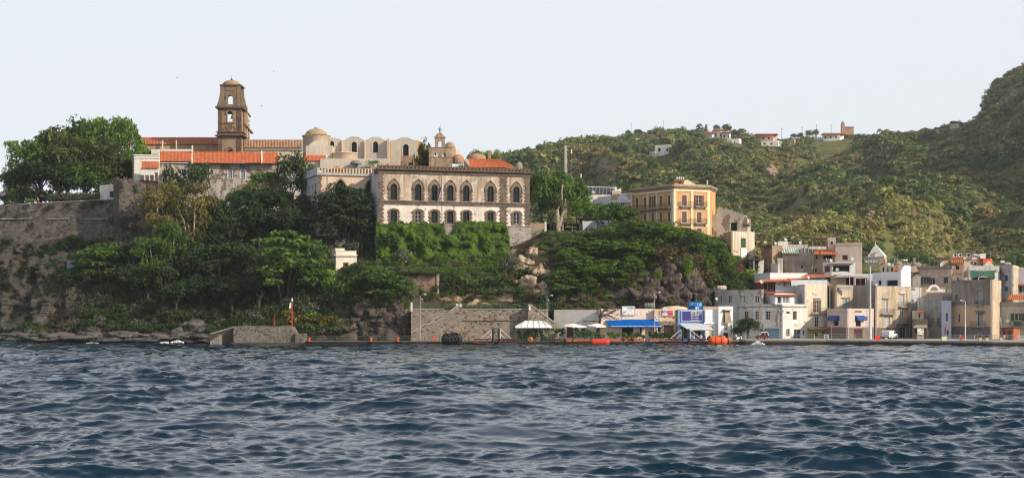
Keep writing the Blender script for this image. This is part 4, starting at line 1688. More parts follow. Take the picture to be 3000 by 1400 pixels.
mb.lathe([(.01,.75),(.25,.7),(.34,.4),(.42,.05),(.6,-.2),(.55,-.22),(.01,-.1)],16,c)
mb.box(c[0]-.08,c[0]+.08,c[1]-2.3,c[1]+2.3,c[2]+.76,c[2]+.95)
mb.build('bell',flat('bronze_bell',(.05,.04,.03),.5,.5),tw,True)
mb=MB()
for cx,cz,w_,h_,k in ((673.3,327.5,1.15,.55,'m'),(673.3,281.5,1.15,.55,'m'),(673.3,436,1.2,.5,'m')):
	zc0=zT(cz)-.7
	o_=[(oc+(w_)*math.cos(t),zc0+1.25*math.sin(t)) for t in np.linspace(0,math.pi,13)]
	i_=[(oc+(w_-.3)*math.cos(t),zc0+.95*math.sin(t)) for t in np.linspace(math.pi,0,13)]
	mb.prism(o_+i_,[],TY-.28,TY-.003)
mb.box(xT(659),xT(688),TY-.4,TY-.003,zT(361.5),zT(358.5))
mb.box(xT(664.5),xT(665.8),TY-.15,TY-.003,zT(358),zT(333))
mb.box(xT(681),xT(682.5),TY-.15,TY-.003,zT(358),zT(333))
mb.box(xT(663),xT(685),TY-.12,TY-.003,zT(266),zT(256))
mb.build('arch_trim',plaster('tower_trim_stone',(.24,.155,.10),.5,.3),tw)
mb=MB()
cz=zT(374)
for r0,r1,p in ((.62,.9,.25),(.22,.36,.2)):
	mb.lathe([(r0,TY-.003),(r0,TY-p),(r1,TY-p),(r1,TY-.003)],24,(oc,0,cz),axis='y')
for s_ in (-1,1):
	mb.path([(oc+s_*1.0,TY-.08,cz+.5),(oc+s_*1.35,TY-.1,cz),(oc+s_*1.7,TY-.1,cz-.4),(oc+s_*1.45,TY-.08,cz-.85),(oc+s_*1.1,TY-.08,cz-.6)],.13,6)
mb.build('round_window',MATS['tower_trim_stone'],tw)
mb=MB()
mb.lathe([(.01,TY-.02),(.6,TY-.02),(.6,TY-.003)],20,(oc,0,cz),axis='y')
mb.build('round_pane',plaster('clock_disc',(.25,.2,.16),.4,0),tw)
mb=MB()
mb.prism(arch(oc-.75,oc+.75,zT(470),zT(438.5)),[],TY-.06,TY-.004)
mb.build('dark_arch_panel',DARK,tw)  # dark panel on the wall paints the shade of the arch

# ------------------------------------------------------------------ domed chapel, apse and vaulted halls
DY_=434.0
zD=lambda py:zY(py,DY_)
dc=((926.5-1500)*(DY_+4)/F,DY_+4)
dr=39.5*DY_/F
dm=thing('domed_chapel','round cream chapel drum with a lichen stained dome and tiled rim','chapel',(dc[0],dc[1],zD(485)))
mb=MB()
mb.lathe([(dr,zD(470)),(dr,zD(397.5)),(dr+.15,zD(397)),(dr+.18,zD(395)),(.01,zD(394))],48,(dc[0],dc[1],0))
mb.build('drum',CREAM,dm,True)
mb=MB()
for i in range(96):
	a=2*math.pi*i/96
	c,s=math.cos(a),math.sin(a)
	mb.tube((dc[0]+c*(dr-1.2),dc[1]+s*(dr-1.2),zD(390.8)),(dc[0]+c*(dr+.3),dc[1]+s*(dr+.3),zD(394.6)),.09,n=5)
mb.build('tiled_rim',TERRA_PALE,dm)
mb=MB()
mb.lathe([(dr-.85,zD(393)),*[(2.95*math.cos(t),zD(391.5)+1.75*math.sin(t)) for t in np.linspace(0,1.42,12)],(.55,zD(372.5)),(.55,zD(369)),(.01,zD(368.5))],40,(dc[0],dc[1],0))
mb.build('dome',plaster('lichen_dome',(.38,.31,.21),.6,.5,(.30,.18,.06)),dm,True)
pbox(896,974,427,490,DY_-4,4).build('block',VAULTW,dm)
mb=MB()
mb.prism([(xx,zz) for xx,zz in [((p-1500)*(DY_-.6)/F,zY(y,DY_)) for p,y in [(906,440),(961,440),(961,425),(955,419),(945,415),(934,413.5),(922,415),(912,420),(906,426)]]],[],DY_-.9,DY_+1)
mb.build('lean_to_vault',VAULTW,dm)
ap=thing('church_apse','low curved cream apse wall glowing in sunlight beneath the domed drum','apse',at(1011,485,428))
c=at(1011,485,431)
mb=MB()
ra=36.5*428/F
mb.lathe([(ra,zY(485,428)),(ra,zY(448,428)),(ra+.15,zY(447.5,428)),(ra+.15,zY(445.5,428)),(.01,zY(444.5,428))],36,(c.x,c.y,0),180,360)
mb.build('wall',plaster('apse_warm_render',(.74,.58,.40),.25,.2,(.45,.32,.2)),ap,True)
vf=Face((964,437),(1222,434))
vh=thing('vaulted_hall','pale hall with a scalloped roofline of barrel vaults and tall arched windows','hall',(vf.P.x,vf.P.y,zY(485,437)))
bays=[(964,1003.5,974,404),(1003.5,1068,1036,400.5),(1068,1137,1099,401.5),(1137,1222,1184,403)]


def wavy(p):
	for a,b,c,yc in bays:
		if a<=p<=b:
			t=min(1,abs(p-c)/33)
			return yc+(411-yc)*(.5-.5*math.cos(math.pi*min(1,max(0,(t-.18)/.7))))
	return 411


pp=np.arange(964,1222.1,2.15)
top=[vf.uz(float(p),wavy(float(p))) for p in pp]
zb_=zY(488,437)
wins=[(973,12,414,470),(1037.6,16,415.5,446.5),(1100,15,415,447),(1189,17,423,459)]
hs=[arch(vf.u(p-w/2),vf.u(p+w/2),vf.z(p,b),vf.z(p,a)) for p,w,a,b in wins]
mb=MB(vf.M)
mb.prism([(0,zb_),(vf.L,zb_)]+top[::-1],hs,0,.5)
mb.build('wall',VAULTW,vh)
for i,(a,b,c_,yc) in enumerate(bays):
	q=[float(p) for p in np.linspace(a+.3,b-.3,20)]
	mb=MB(vf.M)
	mb.prism([(vf.u(a+.3),zb_),(vf.u(b-.3),zb_)]+[(vf.uz(p,wavy(p))[0],vf.uz(p,wavy(p))[1]+.06) for p in q][::-1],[],.52,13-i*.2)
	mb.build('vault',OCHRE,vh)
for (p,w,a,b),h_ in zip(wins,hs):
	window(vf,vh,vf.u(p-w/2),vf.u(p+w/2),vf.z(p,b),vf.z(p,a),'g',flat('brown_window_paint',(.05,.04,.035),.6),shape='round')
	s=MB(vf.M)
	u0,u1,z0,z1=vf.u(p-w/2),vf.u(p+w/2),vf.z(p,b),vf.z(p,a)
	s.prism(arch(u0-.25,u1+.25,z0,z1+.25),[arch(u0-.001,u1+.001,z0+.001,z1+.001)],-.08,-.003)
	s.build('window_surround',CREAM,vh)
mb=MB(vf.M)
for p0,p1 in ((1001,1004),(1066.5,1070),(1137,1144)):
	d=1.4 if p1-p0>5 else .5
	mb.box(vf.u(p0),vf.u(p1),-d,-.003,zb_,vf.z(p0,408 if p0>1130 else 412))
mb.build('buttress',CREAM,vh)
for p,yb in ((1002,446),(1068.5,462),(1144.8,482)):
	q=MB(vf.M)
	z0,z1=vf.z(p,yb),vf.z(p,414)
	n=int((z1-z0)/.5)
	for i in range(n):
		q.tube((vf.u(p),-.68,z0+.5*i),(vf.u(p),-.68,z0+.5*i+.46),.13,.1,7)
	q.build('drainpipe',flat('terracotta_pipe',(.42,.16,.07),.8),vh)
lw=thing('terrace_wall','low grey garden wall with a small vault in front of the vaulted hall','wall',at(1040,485,425))
pbox(938,1138,465,492,425,1.0).build('wall',VAULTW,lw)
mb=MB()
cx=at(1043,482,424)
mb.lathe([(1.55,0),(1.45,.45),(1.0,.85),(.01,1.0)],20,(cx.x,423.5,cx.z))
mb.build('vault',plaster('dark_vault',(.22,.2,.19),.4,.3),lw,True)
house('small brown flat roofed block between the tree and the vaulted hall',[(1174,426),(1216,426)],457,plaster('brown_block_render',(.38,.25,.17),.4,.4),[(0,1203,476,486,16,'d')],ybase=495,depth=6,cat='building',name='annex')

# ------------------------------------------------------------------ bell gable church and small domes to its right
bgY=416.0
zB=lambda py:zY(py,bgY)
xB=lambda px:(px-1500)*bgY/F
GAB=plaster('bell_gable_render',(.42,.31,.22),.7,.7,(.17,.125,.09),.4,(.25,.2,.16))
gb=thing('bell_gable','weathered stone bell gable topped by an iron cross above the battlements','bell gable',(xB(1289),bgY,zB(490)))
mb=MB()
oc2=xB(1288)
mb.prism(rect(xB(1256.5),xB(1325),zB(492),zB(432)),[arch(xB(1271),xB(1282),zB(459),zB(448.5)),arch(xB(1295),xB(1307),zB(459),zB(448.5))],bgY,bgY+1.4)
mb.build('wall',GAB,gb)
mb=MB()
pr=[(1274,432),(1304,432),(1302.5,404),(1305,402.5),(1304.5,401),(1300,399),(1298,394),(1294,391),(1289.5,389.5),(1288.5,385),(1287,385),(1286,389.5),(1281.5,391.5),(1277.5,395),(1275.5,399),(1271,401),(1270.5,402.5),(1273.5,404)]
mb.prism([(xB(a),zB(b)) for a,b in pr],[arch(xB(1283.5),xB(1293),zB(432)+.1,zB(412.5))],bgY+.1,bgY+1.2)
mb.build('gable',GAB,gb)
mb=MB()
mb.box(xB(1255.5),xB(1326),bgY-.15,bgY+1.5,zB(433.4),zB(431.6))
mb.box(xB(1255.8),xB(1325.8),bgY-.12,bgY+1.5,zB(461.5),zB(459.8))
mb.box(xB(1273),xB(1305),bgY-.08,bgY+1.3,zB(404.4),zB(402.8))
mb.build('ledge',plaster('gable_ledge',(.30,.22,.16),.5,.3),gb)
mb=MB()
mb.box(oc2-.1,oc2+.1,bgY+.5,bgY+.7,zB(386),zB(373.5))
mb.box(oc2-.42,oc2+.42,bgY+.52,bgY+.68,zB(380),zB(377.6))
mb.ball((oc2,bgY+.6,zB(386)),.2)
mb.build('cross',IRON,gb)
mb=MB()
for p in (1276,1301):
	mb.lathe([(.01,.42),(.13,.38),(.2,.1),(.3,-.1),(.01,-.05)],12,(xB(p),bgY+.7,zB(454)))
mb.build('bell',MATS['bronze_bell'],gb,True)
mb=MB()
mb.lathe([(.5,zB(438)),(.02,zB(420))],8,(xB(1315),bgY+.7,0))
mb.build('pinnacle',GAB,gb)


def small_dome(px,yb,yt,wpx,Y,label,m,drum=10,tree=0):
	c=at(px,yb,Y)
	k=Y/F
	t=thing('roof_dome',label,'dome',(c.x,Y,c.z-drum*k),'small masonry domes behind the palazzo roof')
	r,h=wpx*k/2,(yb-yt)*k
	mb=MB()
	mb.lathe([(r*1.02,-.1),*[(r*math.cos(a)+.001,h*math.sin(a)) for a in np.linspace(0,math.pi/2,10)]],28,c)
	mb.build('cap',m,t,True)
	mb=MB()
	mb.lathe([(r*1.04,-drum*k),(r*1.04,-.1),(.01,-.08)],12,c)
	mb.build('drum',m,t)
	return t


PINKD=plaster('pinkish_dome_render',(.42,.25,.16),.6,.4,(.22,.14,.1))
small_dome(1318,437,416.5,34,428,'ochre dome rising just right of the bell gable',plaster('ochre_dome_render',(.46,.32,.2),.6,.4),40)
small_dome(1342,465,452.5,34,421,'flat ochre dome below the white block beside the bell gable',PINKD,14)
small_dome(1398,466,450,54,424,'widest pinkish dome left of the slim chimney',PINKD,14)
small_dome(1521,488,474.5,20,412,'tiny grey dome at the right end of the red hip roof',plaster('grey_dome_render',(.3,.26,.22),.5,.4),10)
house('white cube block between the bell gable and the domes',[(1328,430),(1347,430)],437,plaster('bright_white_render',(.80,.75,.66),.15,.15),[],ybase=470,depth=4,cat='building',name='roof_block')
mb=pbox(1431,1438.5,443,480,423,.7)
mb=pbox(1430.4,1439,441.5,443.2,422.9,.9,mb)
mb.build('chimney',PINKD,None,label='slim pinkish brick chimney standing beside the widest dome',cat='chimney')
hr=thing('hip_roof_hall','low hall with a bright orange red hip roof behind the battlements','building',at(1436,495,412))
mb=MB()
a,b,c,d=at(1366,489,409),at(1514,490,412),at(1372,466,416),at(1462,465.5,417)
mb.corr(a,b,c,d,.4,.04)
mb.build('roof',TERRA,hr)
mb=MB()
mb.hexa([at(1359,495,409.5),at(1377,495,408),at(1377,495,417),at(1359,495,417),at(1359,469,409.5),at(1377,488,408),at(1374,466.5,417),at(1359,468,417)])
mb.build('end_wall',plaster('pink_end_wall',(.42,.32,.26),.4,.4),hr)
pbox(1380,1513,490.3,500,411.5,6).build('wall',GAB,hr)
for p,a,b,Y in ((1290.5,364,400,420),(1294.5,378,402,420)):
	mb=MB();q=at(p,b,Y);mb.tube(q,at(p,a,Y),.03,n=4)
	for k in range(3):mb.tube(at(p-2,a+3+4*k,Y),at(p+2,a+3+4*k,Y),.015,n=4)
	mb.build('roof_aerial',STEEL,None,label='thin television aerial rising behind the bell gable' if p<1292 else 'shorter thin aerial just right of the taller one',cat='aerial',group='aerials behind the bell gable')

# ------------------------------------------------------------------ barracks with orange roofs
BY=417.0
br=thing('barracks','long pitted barracks under orange tiled roofs split by white firewalls','building',at(470,565,BY))
bf=Face((467,BY),(830,BY+2))
bw=[(538,496.5,515.5,12,'g','blue_grey'),(598,494,521,16,'d',''),(673.5,498,523,13,'g','pale_blue'),(711.5,498,523,13,'g','pale_blue')]
hs=[rect(bf.u(p-w/2),bf.u(p+w/2),bf.z(p,b),bf.z(p,a)) for p,a,b,w,k,c in bw]
mb=MB(bf.M)
mb.prism(rect(0,bf.L,zY(620,BY),zY(477.6,BY)),hs,0,.5)
mb.build('wall',RUIN,br)
for (p,a,b,w,k,c),h_ in zip(bw,hs):
	window(bf,br,h_[0][0],h_[1][0],h_[0][1],h_[2][1],k,{'':BROWN,'blue_grey':flat('blue_grey_paint',(.14,.19,.27),.6),'pale_blue':flat('pale_blue_paint',(.40,.47,.58),.6)}[c],
		   glass=flat('milky_glass',(.25,.3,.36),.3) if c=='pale_blue' else None,name='window' if c else 'door',sur=WHITE_OLD if c=='pale_blue' else None)
g=random.Random(3)
mb=MB(bf.M)
for i in range(46):
	u,z=g.uniform(bf.u(570),bf.u(745)),g.uniform(zY(560,BY),zY(500,BY))
	if any(h_[0][0]-.3<u<h_[1][0]+.3 and h_[0][1]-.3<z<h_[2][1]+.3 for h_ in hs):continue
	mb.lathe([(.01,-.012),(g.uniform(.07,.16),-.012),(.17,-.002)],6,(u,0,z),axis='y')
mb.build('dark_pit_discs',DARK,br,kind='stuff')  # near-black discs on the wall paint the shade inside the pits
slope_roof('roof',TERRA,br,468,561,472.3,443.3,BY-.6,BY+6,pitch=.34,amp=.035)
slope_roof('roof',TERRA,br,565,767,477,445,BY-.6,BY+6,pitch=.34,amp=.035)
slope_roof('roof',TERRA,br,770,815,478,446.5,BY-.2,BY+6,pitch=.34,amp=.035)
for p,y0,y1 in ((466.3,441,476),(562.5,426,480),(766.5,440,480)):
	mb=MB()
	mb.hexa([at(p-1.6,y1,BY-.9),at(p+2,y1,BY-.9),at(p+2,y1,BY+6.6),at(p-1.6,y1,BY+6.6),at(p-1.6,471 if p<560 else 474.5,BY-.9),at(p+2,471 if p<560 else 474.5,BY-.9),at(p+2,441.5,BY+6.6),at(p-1.6,441.5,BY+6.6)])
	if p>500 and p<600:mb.box(at(p-1,0,BY+5).x,at(p+2,0,BY+5).x,BY+5,BY+5.6,zY(446,BY+5),zY(426,BY+5))
	mb.build('firewall',WHITE_OLD,br)
mb=MB(bf.M)
mb.box(0,bf.L,-.35,.0,zY(478.8,BY),zY(477.7,BY))
mb.build('eaves',PARAPET,br)
slope_roof('annex_roof',TERRA,br,890,956,470.5,447.5,426.2,432,pxr0=890,pxr1=953,pitch=.34,amp=.035)
pbox(890,956,471,495,426.6,5).build('annex_wall',CREAM,br)
mb=MB();mb.hexa([at(955.5,472,426),at(958.5,472,426),at(958.5,472,432.4),at(955.5,472,432.4),at(955.5,469.4,426),at(958.5,469.4,426),at(956,446.5,432.4),at(953,446.5,432.4)])
mb.build('firewall',WHITE_OLD,br)
house('long low cream block with a flat parapet behind the barracks roof',[(443,432),(562,432)],437.5,WHITE_OLD,[(0,461,451,458,30,'d')],ybase=470,depth=6,cat='building',name='annex')
an,afs,_=house('white gatehouse annex at the left end of the barracks',[(387,417),(393,413),(467,414)],457,plaster('annex_cream_white',(.74,.70,.64),.2,.25),[],ybase=545,depth=8,cat='annex',name='annex',
				   bands=[(None,461,457.4,.25,WHITE_OLD),(None,468,465.5,.2,WHITE_OLD)])
lt,lfs,_=house('small white lean-to with red shutter and orange roof beneath the barracks end',[(412,407),(465.5,407)],490,MATS['annex_cream_white'],[(0,457,505.5,516,11,'s',{'col':flat('faded_red_shutter',(.36,.08,.05),.7)})],ybase=540,depth=5,cat='lean-to',name='lean_to')
slope_roof('tiled_roof',TERRA,lt,415,465,492,473,406.6,410,pitch=.34,amp=.035)

# ------------------------------------------------------------------ fortress wall and bastion
cw=thing('castle_wall','high battered grey rubble fortress wall below the garden trees','wall',at(150,735,401))
f1=Face((-40,405),(336,399.5))
mb=MB()
n=36
for k in range(n):
	p0,p1=-200+536*k/n,-200+536*(k+1)/n
	def top(p):return 600-17*max(0,min(1,(p-10)/320))+(6 if p<12 else 0)
	Ya,Yb=407.3-7.8*k/n,407.3-7.8*(k+1)/n
	mb.hexa([at(p0,745,Ya-1.6),at(p1,745,Yb-1.6),at(p1,745,Yb+2.5),at(p0,745,Ya+2.5),at(p0,top(p0),Ya),at(p1,top(p1),Yb),at(p1,top(p1),Yb+2.5),at(p0,top(p0),Ya+2.5)])
mb.build('masonry',CASTLE,cw)
mb=MB()
for k in range(n):
	p0,p1=-200+536*k/n,-200+536*(k+1)/n
	Ya,Yb=407.3-7.8*k/n,407.3-7.8*(k+1)/n
	mb.hexa([at(p0,top(p0)+1.6,Ya-.2),at(p1,top(p1)+1.6,Yb-.2),at(p1,top(p1)+1.6,Yb+2.2),at(p0,top(p0)+1.6,Ya+2.2),at(p0,top(p0)-.3,Ya-.2),at(p1,top(p1)-.3,Yb-.2),at(p1,top(p1)-.3,Yb+2.2),at(p0,top(p0)-.3,Ya+2.2)])
mb.build('coping',PARAPET,cw)
mb=MB()
for a,b in ((-40,95),(140,205),(245,318)):
	Ya,Yb=405-5.5*(a+40)/376,405-5.5*(b+40)/376
	mb.hexa([at(a,643.5,Ya-.9),at(b,641,Yb-.9),at(b,641,Yb),at(a,643.5,Ya),at(a,641.3,Ya-.9),at(b,638.8,Yb-.9),at(b,638.8,Yb),at(a,641.3,Ya)])
mb.build('string_course',PARAPET,cw)
ba=thing('bastion','tall dark bastion of the fortress half covered in creepers','bastion',at(400,740,396))
mb=MB()
P=[(332,399.5),(348,393.5),(476,396.5),(480,408),(332,408)]
bot=[at(p,760,Y-(1.6 if Y<400 else 0)) for p,Y in P]
topp=[at(p,527,Y) for p,Y in P]
zt_=topp[1].z
topp=[Vector((v.x,v.y,zt_)) for v in topp]
nb=len(P)
mb.add(bot+topp,[tuple(range(nb))[::-1],tuple(range(nb,2*nb))]+[(i,(i+1)%nb,(i+1)%nb+nb,i+nb) for i in range(nb)])
mb.build('masonry',CASTLE,ba)
for p in (338,352,362,376,412,426,440,454,466):
	hgt=1.0 if p<400 else 1.6
	v=at(p,527,394.8)
	m2=MB();m2.box(v.x,v.x+.75,394.6,395.4,zt_-.01,zt_+hgt*(.35 if p in (352,376) else .8))
	m2.build('merlon',CASTLE,ba)

# ------------------------------------------------------------------ small houses on the left of the rock
hut,hf,_=house('small white garden hut with blue window on the fortress wall',[(293,404),(335,402)],543,WHITE_OLD,[(0,326.5,560,579,11,'g',{'frame':flat('blue_frame',(.08,.13,.35),.5)})],ybase=592,depth=5,cat='hut',name='garden_hut')
mb=MB()
for k in range(9):mb.tube(at(294+4.9*k,543,403.5),at(294+4.9*k,534,403.5),.03,n=4)
mb.tube(at(294,534.5,403.5),at(334,534.5,403.5),.04,n=4)
mb.build('railing',IRON,hut)
hl2,hf2,_=house('pale house with a red hipped roof at the far left edge',[(12,425),(52,422)],534,WHITE_OLD,[(0,39,547,561,11,'s',{'col':GREYP})],ybase=600,depth=7,cat='house')
mb=MB()
a,b,c,d=at(8,533.5,423),at(56,532,420),at(22,524,428),at(52,519,427)
mb.corr(a,b,c,d,.34,.035)
mb.build('hip_roof',TERRA_OLD,hl2)
fl_=thing('garden_hedge','clipped grey green hedge along the top of the fortress wall','hedge',at(220,596,404))
V,Q,t=leaves([tuple(at(p,577+4*math.sin(p*.3),404.5)-WL[fl_.name]) for p in range(148,296,3)],[.95]*50,[.85]*50,70,.2,rng)
link('foliage',npmesh('foliage',V,Q,LEAFM['gray'],False,t),fl_)

# white octagonal kiosk
kz=hl_at(1010,797)
kY=377.5
KW=plaster('kiosk_white_stone',(.72,.68,.58),.3,.3,(.4,.34,.26))
kf0,kf1=Face((971.5,380),(984,376.5)),Face((984,376.5),(1044,378))
zK=lambda py:zY(py,376.5)
kk=thing('stone_kiosk','small cream stone kiosk with round grated window halfway up the cliff','kiosk',(kf1.P.x,kf1.P.y,zK(797)))
rc=(kf1.u(1013.5),zK(776))
cir=lambda r,n=16:[(rc[0]+r*math.cos(2*math.pi*i/n),rc[1]+r*math.sin(2*math.pi*i/n)) for i in range(n)]
for f,hs_ in ((kf0,[rect(kf0.L*.4,kf0.L*.7,zK(783),zK(768))]),(kf1,[cir(.42)])):
	MB(f.M).prism(rect(0,f.L-.002,zK(797),zK(751)),hs_,0,.3).build('wall',KW,kk)
	mb=MB(f.M)
	e=.12
	mb.box(-.05,f.L+e,-.28,.3,zK(751),zK(748.2));mb.box(-.05,f.L+e+.1,-.42,.3,zK(748.1),zK(746));mb.box(0,f.L,.0,.4,zK(745.9),zK(735.5));mb.box(0,f.L+.05,-.08,.42,zK(735.4),zK(734))
	mb.build('cornice',KW,kk)
mb=MB(kf1.M);mb.box(.1,kf1.L-.1,.4,4.2,zK(797),zK(745));mb.box(.0,2.2,.6,2.6,zK(744.9),zK(726.5));mb.build('core',KW,kk)
mb=MB(kf1.M)
s=.62
mb.prism([(rc[0]-s,rc[1]-s),(rc[0]+s,rc[1]-s),(rc[0]+s,rc[1]+s),(rc[0]-s,rc[1]+s)],[cir(.42)],-.08,-.003)
mb.build('window_frame',flat('dark_brown_frame',(.10,.07,.05),.7),kk)
MB(kf1.M).prism(cir(.44),[],.2,.25).build('round_pane',DARK,kk)
mb=MB(kf1.M)
for i in range(9):
	e=.18 if i%2 else 0
	z=zK(797)+i*(zK(753)-zK(797))/9
	mb.box(kf1.L-.5-e,kf1.L+.06,-.07,-.003,z,z+.34)
	mb.box(-.02,.35+e*.5,-.07,-.003,z,z+.34)
mb.build('quoins',KW,kk)
mb=pbox(960,1050,795.5,806,375.5,4)
mb.build('kiosk_terrace',stone('terrace_rubble',((.34,.3,.25),(.25,.2,.16),(.18,.13,.1)),1.6),None,label='low rubble terrace wall carrying the cream stone kiosk',cat='terrace wall')

# glazed shelter half hidden by trees on the left slope
g_=at(225,800,394)
sh=thing('glazed_shelter','glazed blue framed shelter peeping out of the trees on the left slope','shelter',(g_.x,394,g_.z))
mb=pbox(196,254,765,768.5,393,4);mb.build('roof',GREYP,sh)
for i in range(7):
	mb=pbox(197+9*i,198.6+9*i,768.6,800,393.2,.1);mb.build('post',flat('pale_blue_post',(.3,.5,.62),.5),sh)
mb=pbox(198,252,769,800,393.6,.04);mb.build('glass',flat('bluish_glass',(.22,.4,.5),.1),sh)
pw=thing('terrace_house','low orange rendered terrace wall under the leafy tree on the left slope','wall',at(270,824,389))
pbox(244,296,796,826,389.5,3).build('wall',plaster('orange_terrace_render',(.46,.27,.16),.4,.4),pw)
pbox(262,298,817,820,389,.3).build('ledge',WHITE_OLD,pw)
mb=pbox(266,290,801,814,389.4,.08);mb.build('window',GLASS,pw)

# ------------------------------------------------------------------ yellow corner building and its neighbours on the terrace
YEL=plaster('yellow_ochre_render',(.58,.34,.155),.15,.2,(.38,.23,.11))
YTRIM=plaster('cream_trim',(.78,.66,.47),.2,.2,(.5,.4,.28))
GREYC=plaster('grey_cornice',(.36,.32,.27),.4,.4)
red={'col':WOOD,'sur':WHITE_OLD}
yw=[(0,1866,580,610,9,'s',red),(0,1889,577.5,609,8,'s',red),(0,1912,575.5,607,9,'o',{'col':WOOD,'sur':WHITE_OLD}),(0,1935.5,573.5,606,8,'s',red),(0,1959.5,572,604.5,8,'s',red),
	  (0,1889,625,650,8,'s',red),(0,1912,623.5,650,8,'s',red),(0,1935.5,622,650,8,'s',red),(0,1959.5,620,650,8,'s',red),
	  (1,2004.8,571.3,604,14,'s',{'col':WOOD,'sur':WHITE_OLD,'bal':(1990,2024,605,591)}),(1,2047.8,572.5,604.4,14,'o',{'col':WOOD,'sur':WHITE_OLD,'glass':DARK,'bal':(2033.5,2067.5,605.5,592)}),
	  (1,2004.8,620,653,14,'s',{'col':WOOD,'sur':WHITE_OLD,'bal':(1990,2024,654,640)}),(1,2048.2,621,653,14,'s',{'col':WOOD,'sur':WHITE_OLD,'bal':(2033.5,2067.5,654.5,640.5)}),
	  (1,2048.2,668.5,690,14,'s',{'col':WOOD,'sur':WHITE_OLD}),(1,2004.8,668.5,690,14,'s',{'col':WOOD,'sur':WHITE_OLD})]
yb,yf,yz=house('tall yellow corner building with white pilasters, red shutters and iron balconies',[(1850,413),(1973.5,398),(2079,402),(2096,410)],541+11.8,YEL,yw,ybase=720,depth=7,cat='building',name='yellow_building')
zq=lambda py:zY(py,398)
zYt=yz
for i,(f,pxs) in enumerate(((yf[0],(1851.5,1898,1924,1971)),(yf[1],(1976,2027,2076)))):
	mb=MB(f.M)
	for p in pxs:
		hw=.42 if p not in (1898,1924,2027) else .3
		mb.box(max(0,f.u(p)-hw),min(f.L,f.u(p)+hw),-.12,-.003,zq(720),zq(558.5))
	mb.build('pilasters',YTRIM,yb)
	mb=MB(f.M)
	mb.box(-.02,f.L+.02,-.16,-.003,zq(560),zq(554.5))
	mb.box(-.02,f.L+.02,-.14,-.004,zq(611.5),zq(606.5))
	mb.box(-.02,f.L+.02,-.14,-.004,zq(660),zq(655))
	mb.build('trim_bands',YTRIM,yb)
for f in yf:
	mb=MB(f.M)
	mb.box(-.2,f.L+.25,-.4,.35,zq(550),zq(546.5));mb.box(-.3,f.L+.4,-.65,.35,zq(546.4),zq(541.5))
	mb.build('cornice',GREYC,yb)
u0,u1=yf[0].u(1853),yf[0].u(1967)
for z_,zr in ((zq(607),zq(592)),(zq(655),zq(641))):
	balcony(yf[0],yb,u0,u1,z_,zr)
rt=thing('roof_penthouse','small gabled penthouse on the yellow building roof','penthouse',at(2010,541,404))
mb=MB()
a=lambda p,y,Y=404:at(p,y,Y)
mb.hexa([a(1976,545),a(2006,545),at(2006,545,409),at(1976,545,409),a(1976,531),a(2006,528),at(2006,528,409),at(1976,531,409)])
mb.build('wall',YEL,rt)
mb=MB()
mb.add([a(2003,545,403.6),a(2042,543,403.6),a(2015,527,403.6),a(2003,527.5,403.6)]+[at(2003,545,409),at(2042,543,409),at(2015,527,409),at(2003,527.5,409)],[(0,1,2,3),(4,7,6,5),(0,4,5,1),(1,5,6,2),(2,6,7,3),(3,7,4,0)])
mb.build('gable',YTRIM,rt)
pbox(1989,1994,533,540,403.9,.08).build('window',DARK,rt)
MB().hexa([a(1974,530.5,403.4),a(2006,530.5,403.4),at(2006,529,409.3),at(1974,529,409.3),a(1974,529,403.4),a(2006,527.5,403.4),at(2006,526,409.3),at(1974,527.5,409.3)]).build('roof',TERRA,rt)
for i in range(4):
	c=at(1982.5+6.4*i,528,403.6)
	o=MB().lathe([(.01,0),(.25,.02),(.26,.2),(.27,.22),(.26,.25),(.26,.5),(.27,.52),(.26,.55),(.26,.76),(.2,.8),(.01,.82)],12,c).build('water_drum',STEEL,None,True,'silver water drum standing in a row of four on the penthouse','water drum','four silver drums on the penthouse roof')
MB().tube(at(2072,541,402),at(2072,528,402),.12,n=6).build('vent_pipe',WHITEP,None,label='white vent pipe on the right end of the yellow building roof',cat='pipe')

WHB=plaster('bluish_white_render',(.66,.69,.74),.25,.3,(.4,.4,.4))
h28,f28,_=house('white villa with an arched roof crest and orange stripe left of the yellow building',[(1751,420),(1790,415),(1852,412)],577,WHB,
					[(1,1822,592,604,12,'g',{'shape':'round'}),(1,1838,612,630,9,'d'),(1,1812,618,640,10,'d'),(0,1775,610,625,8,'d'),(1,1830,650,672,16,'d',{'door':1}),(1,1800,652,676,10,'s',{'col':flat('dark_green_shutter',(.01,.07,.04),.6)})],ybase=702,depth=7,mats={1:plaster('orange_pink_render',(.55,.36,.22),.3,.3)})
mb=MB(f28[1].M)
c0=f28[1].u(1825);zc0=zY(583,415)
pts=[(f28[1].u(1793),zc0-.4)]+[(c0+1.5*math.cos(t)*1.0,zc0-.4+1.45*math.sin(t)) for t in np.linspace(math.pi,0,14)]+[(f28[1].L,zc0-.4),(f28[1].L,zc0-1.1),(f28[1].u(1793),zc0-1.1)]
mb.prism(pts[::-1],[],-.25,-.003);mb.build('arched_crest',WHB,h28)
MB(f28[1].M).box(.2,f28[1].L-.05,.35,.8,zY(577,415),zY(570.5,415)).build('orange_parapet',plaster('vivid_orange_render',(.62,.20,.07),.2,.2),h28)
MB(f28[1].M).box(.1,f28[1].L+.1,.32,.9,zY(570.4,415),zY(567.5,415)).build('roof_edge',WHITEP,h28)
house('white cottage with dark openings seen through the terrace trees',[(1706,414),(1756,414)],648,WHB,[(0,1733,666,682,7,'d'),(0,1766,655,672,6,'d'),(0,1718,668,684,5,'d')],ybase=700,depth=5,cat='cottage',name='cottage')
sp_=thing('solar_rack','long rack of dark solar panels seen from behind on a rooftop','solar rack',at(1748,572,430))
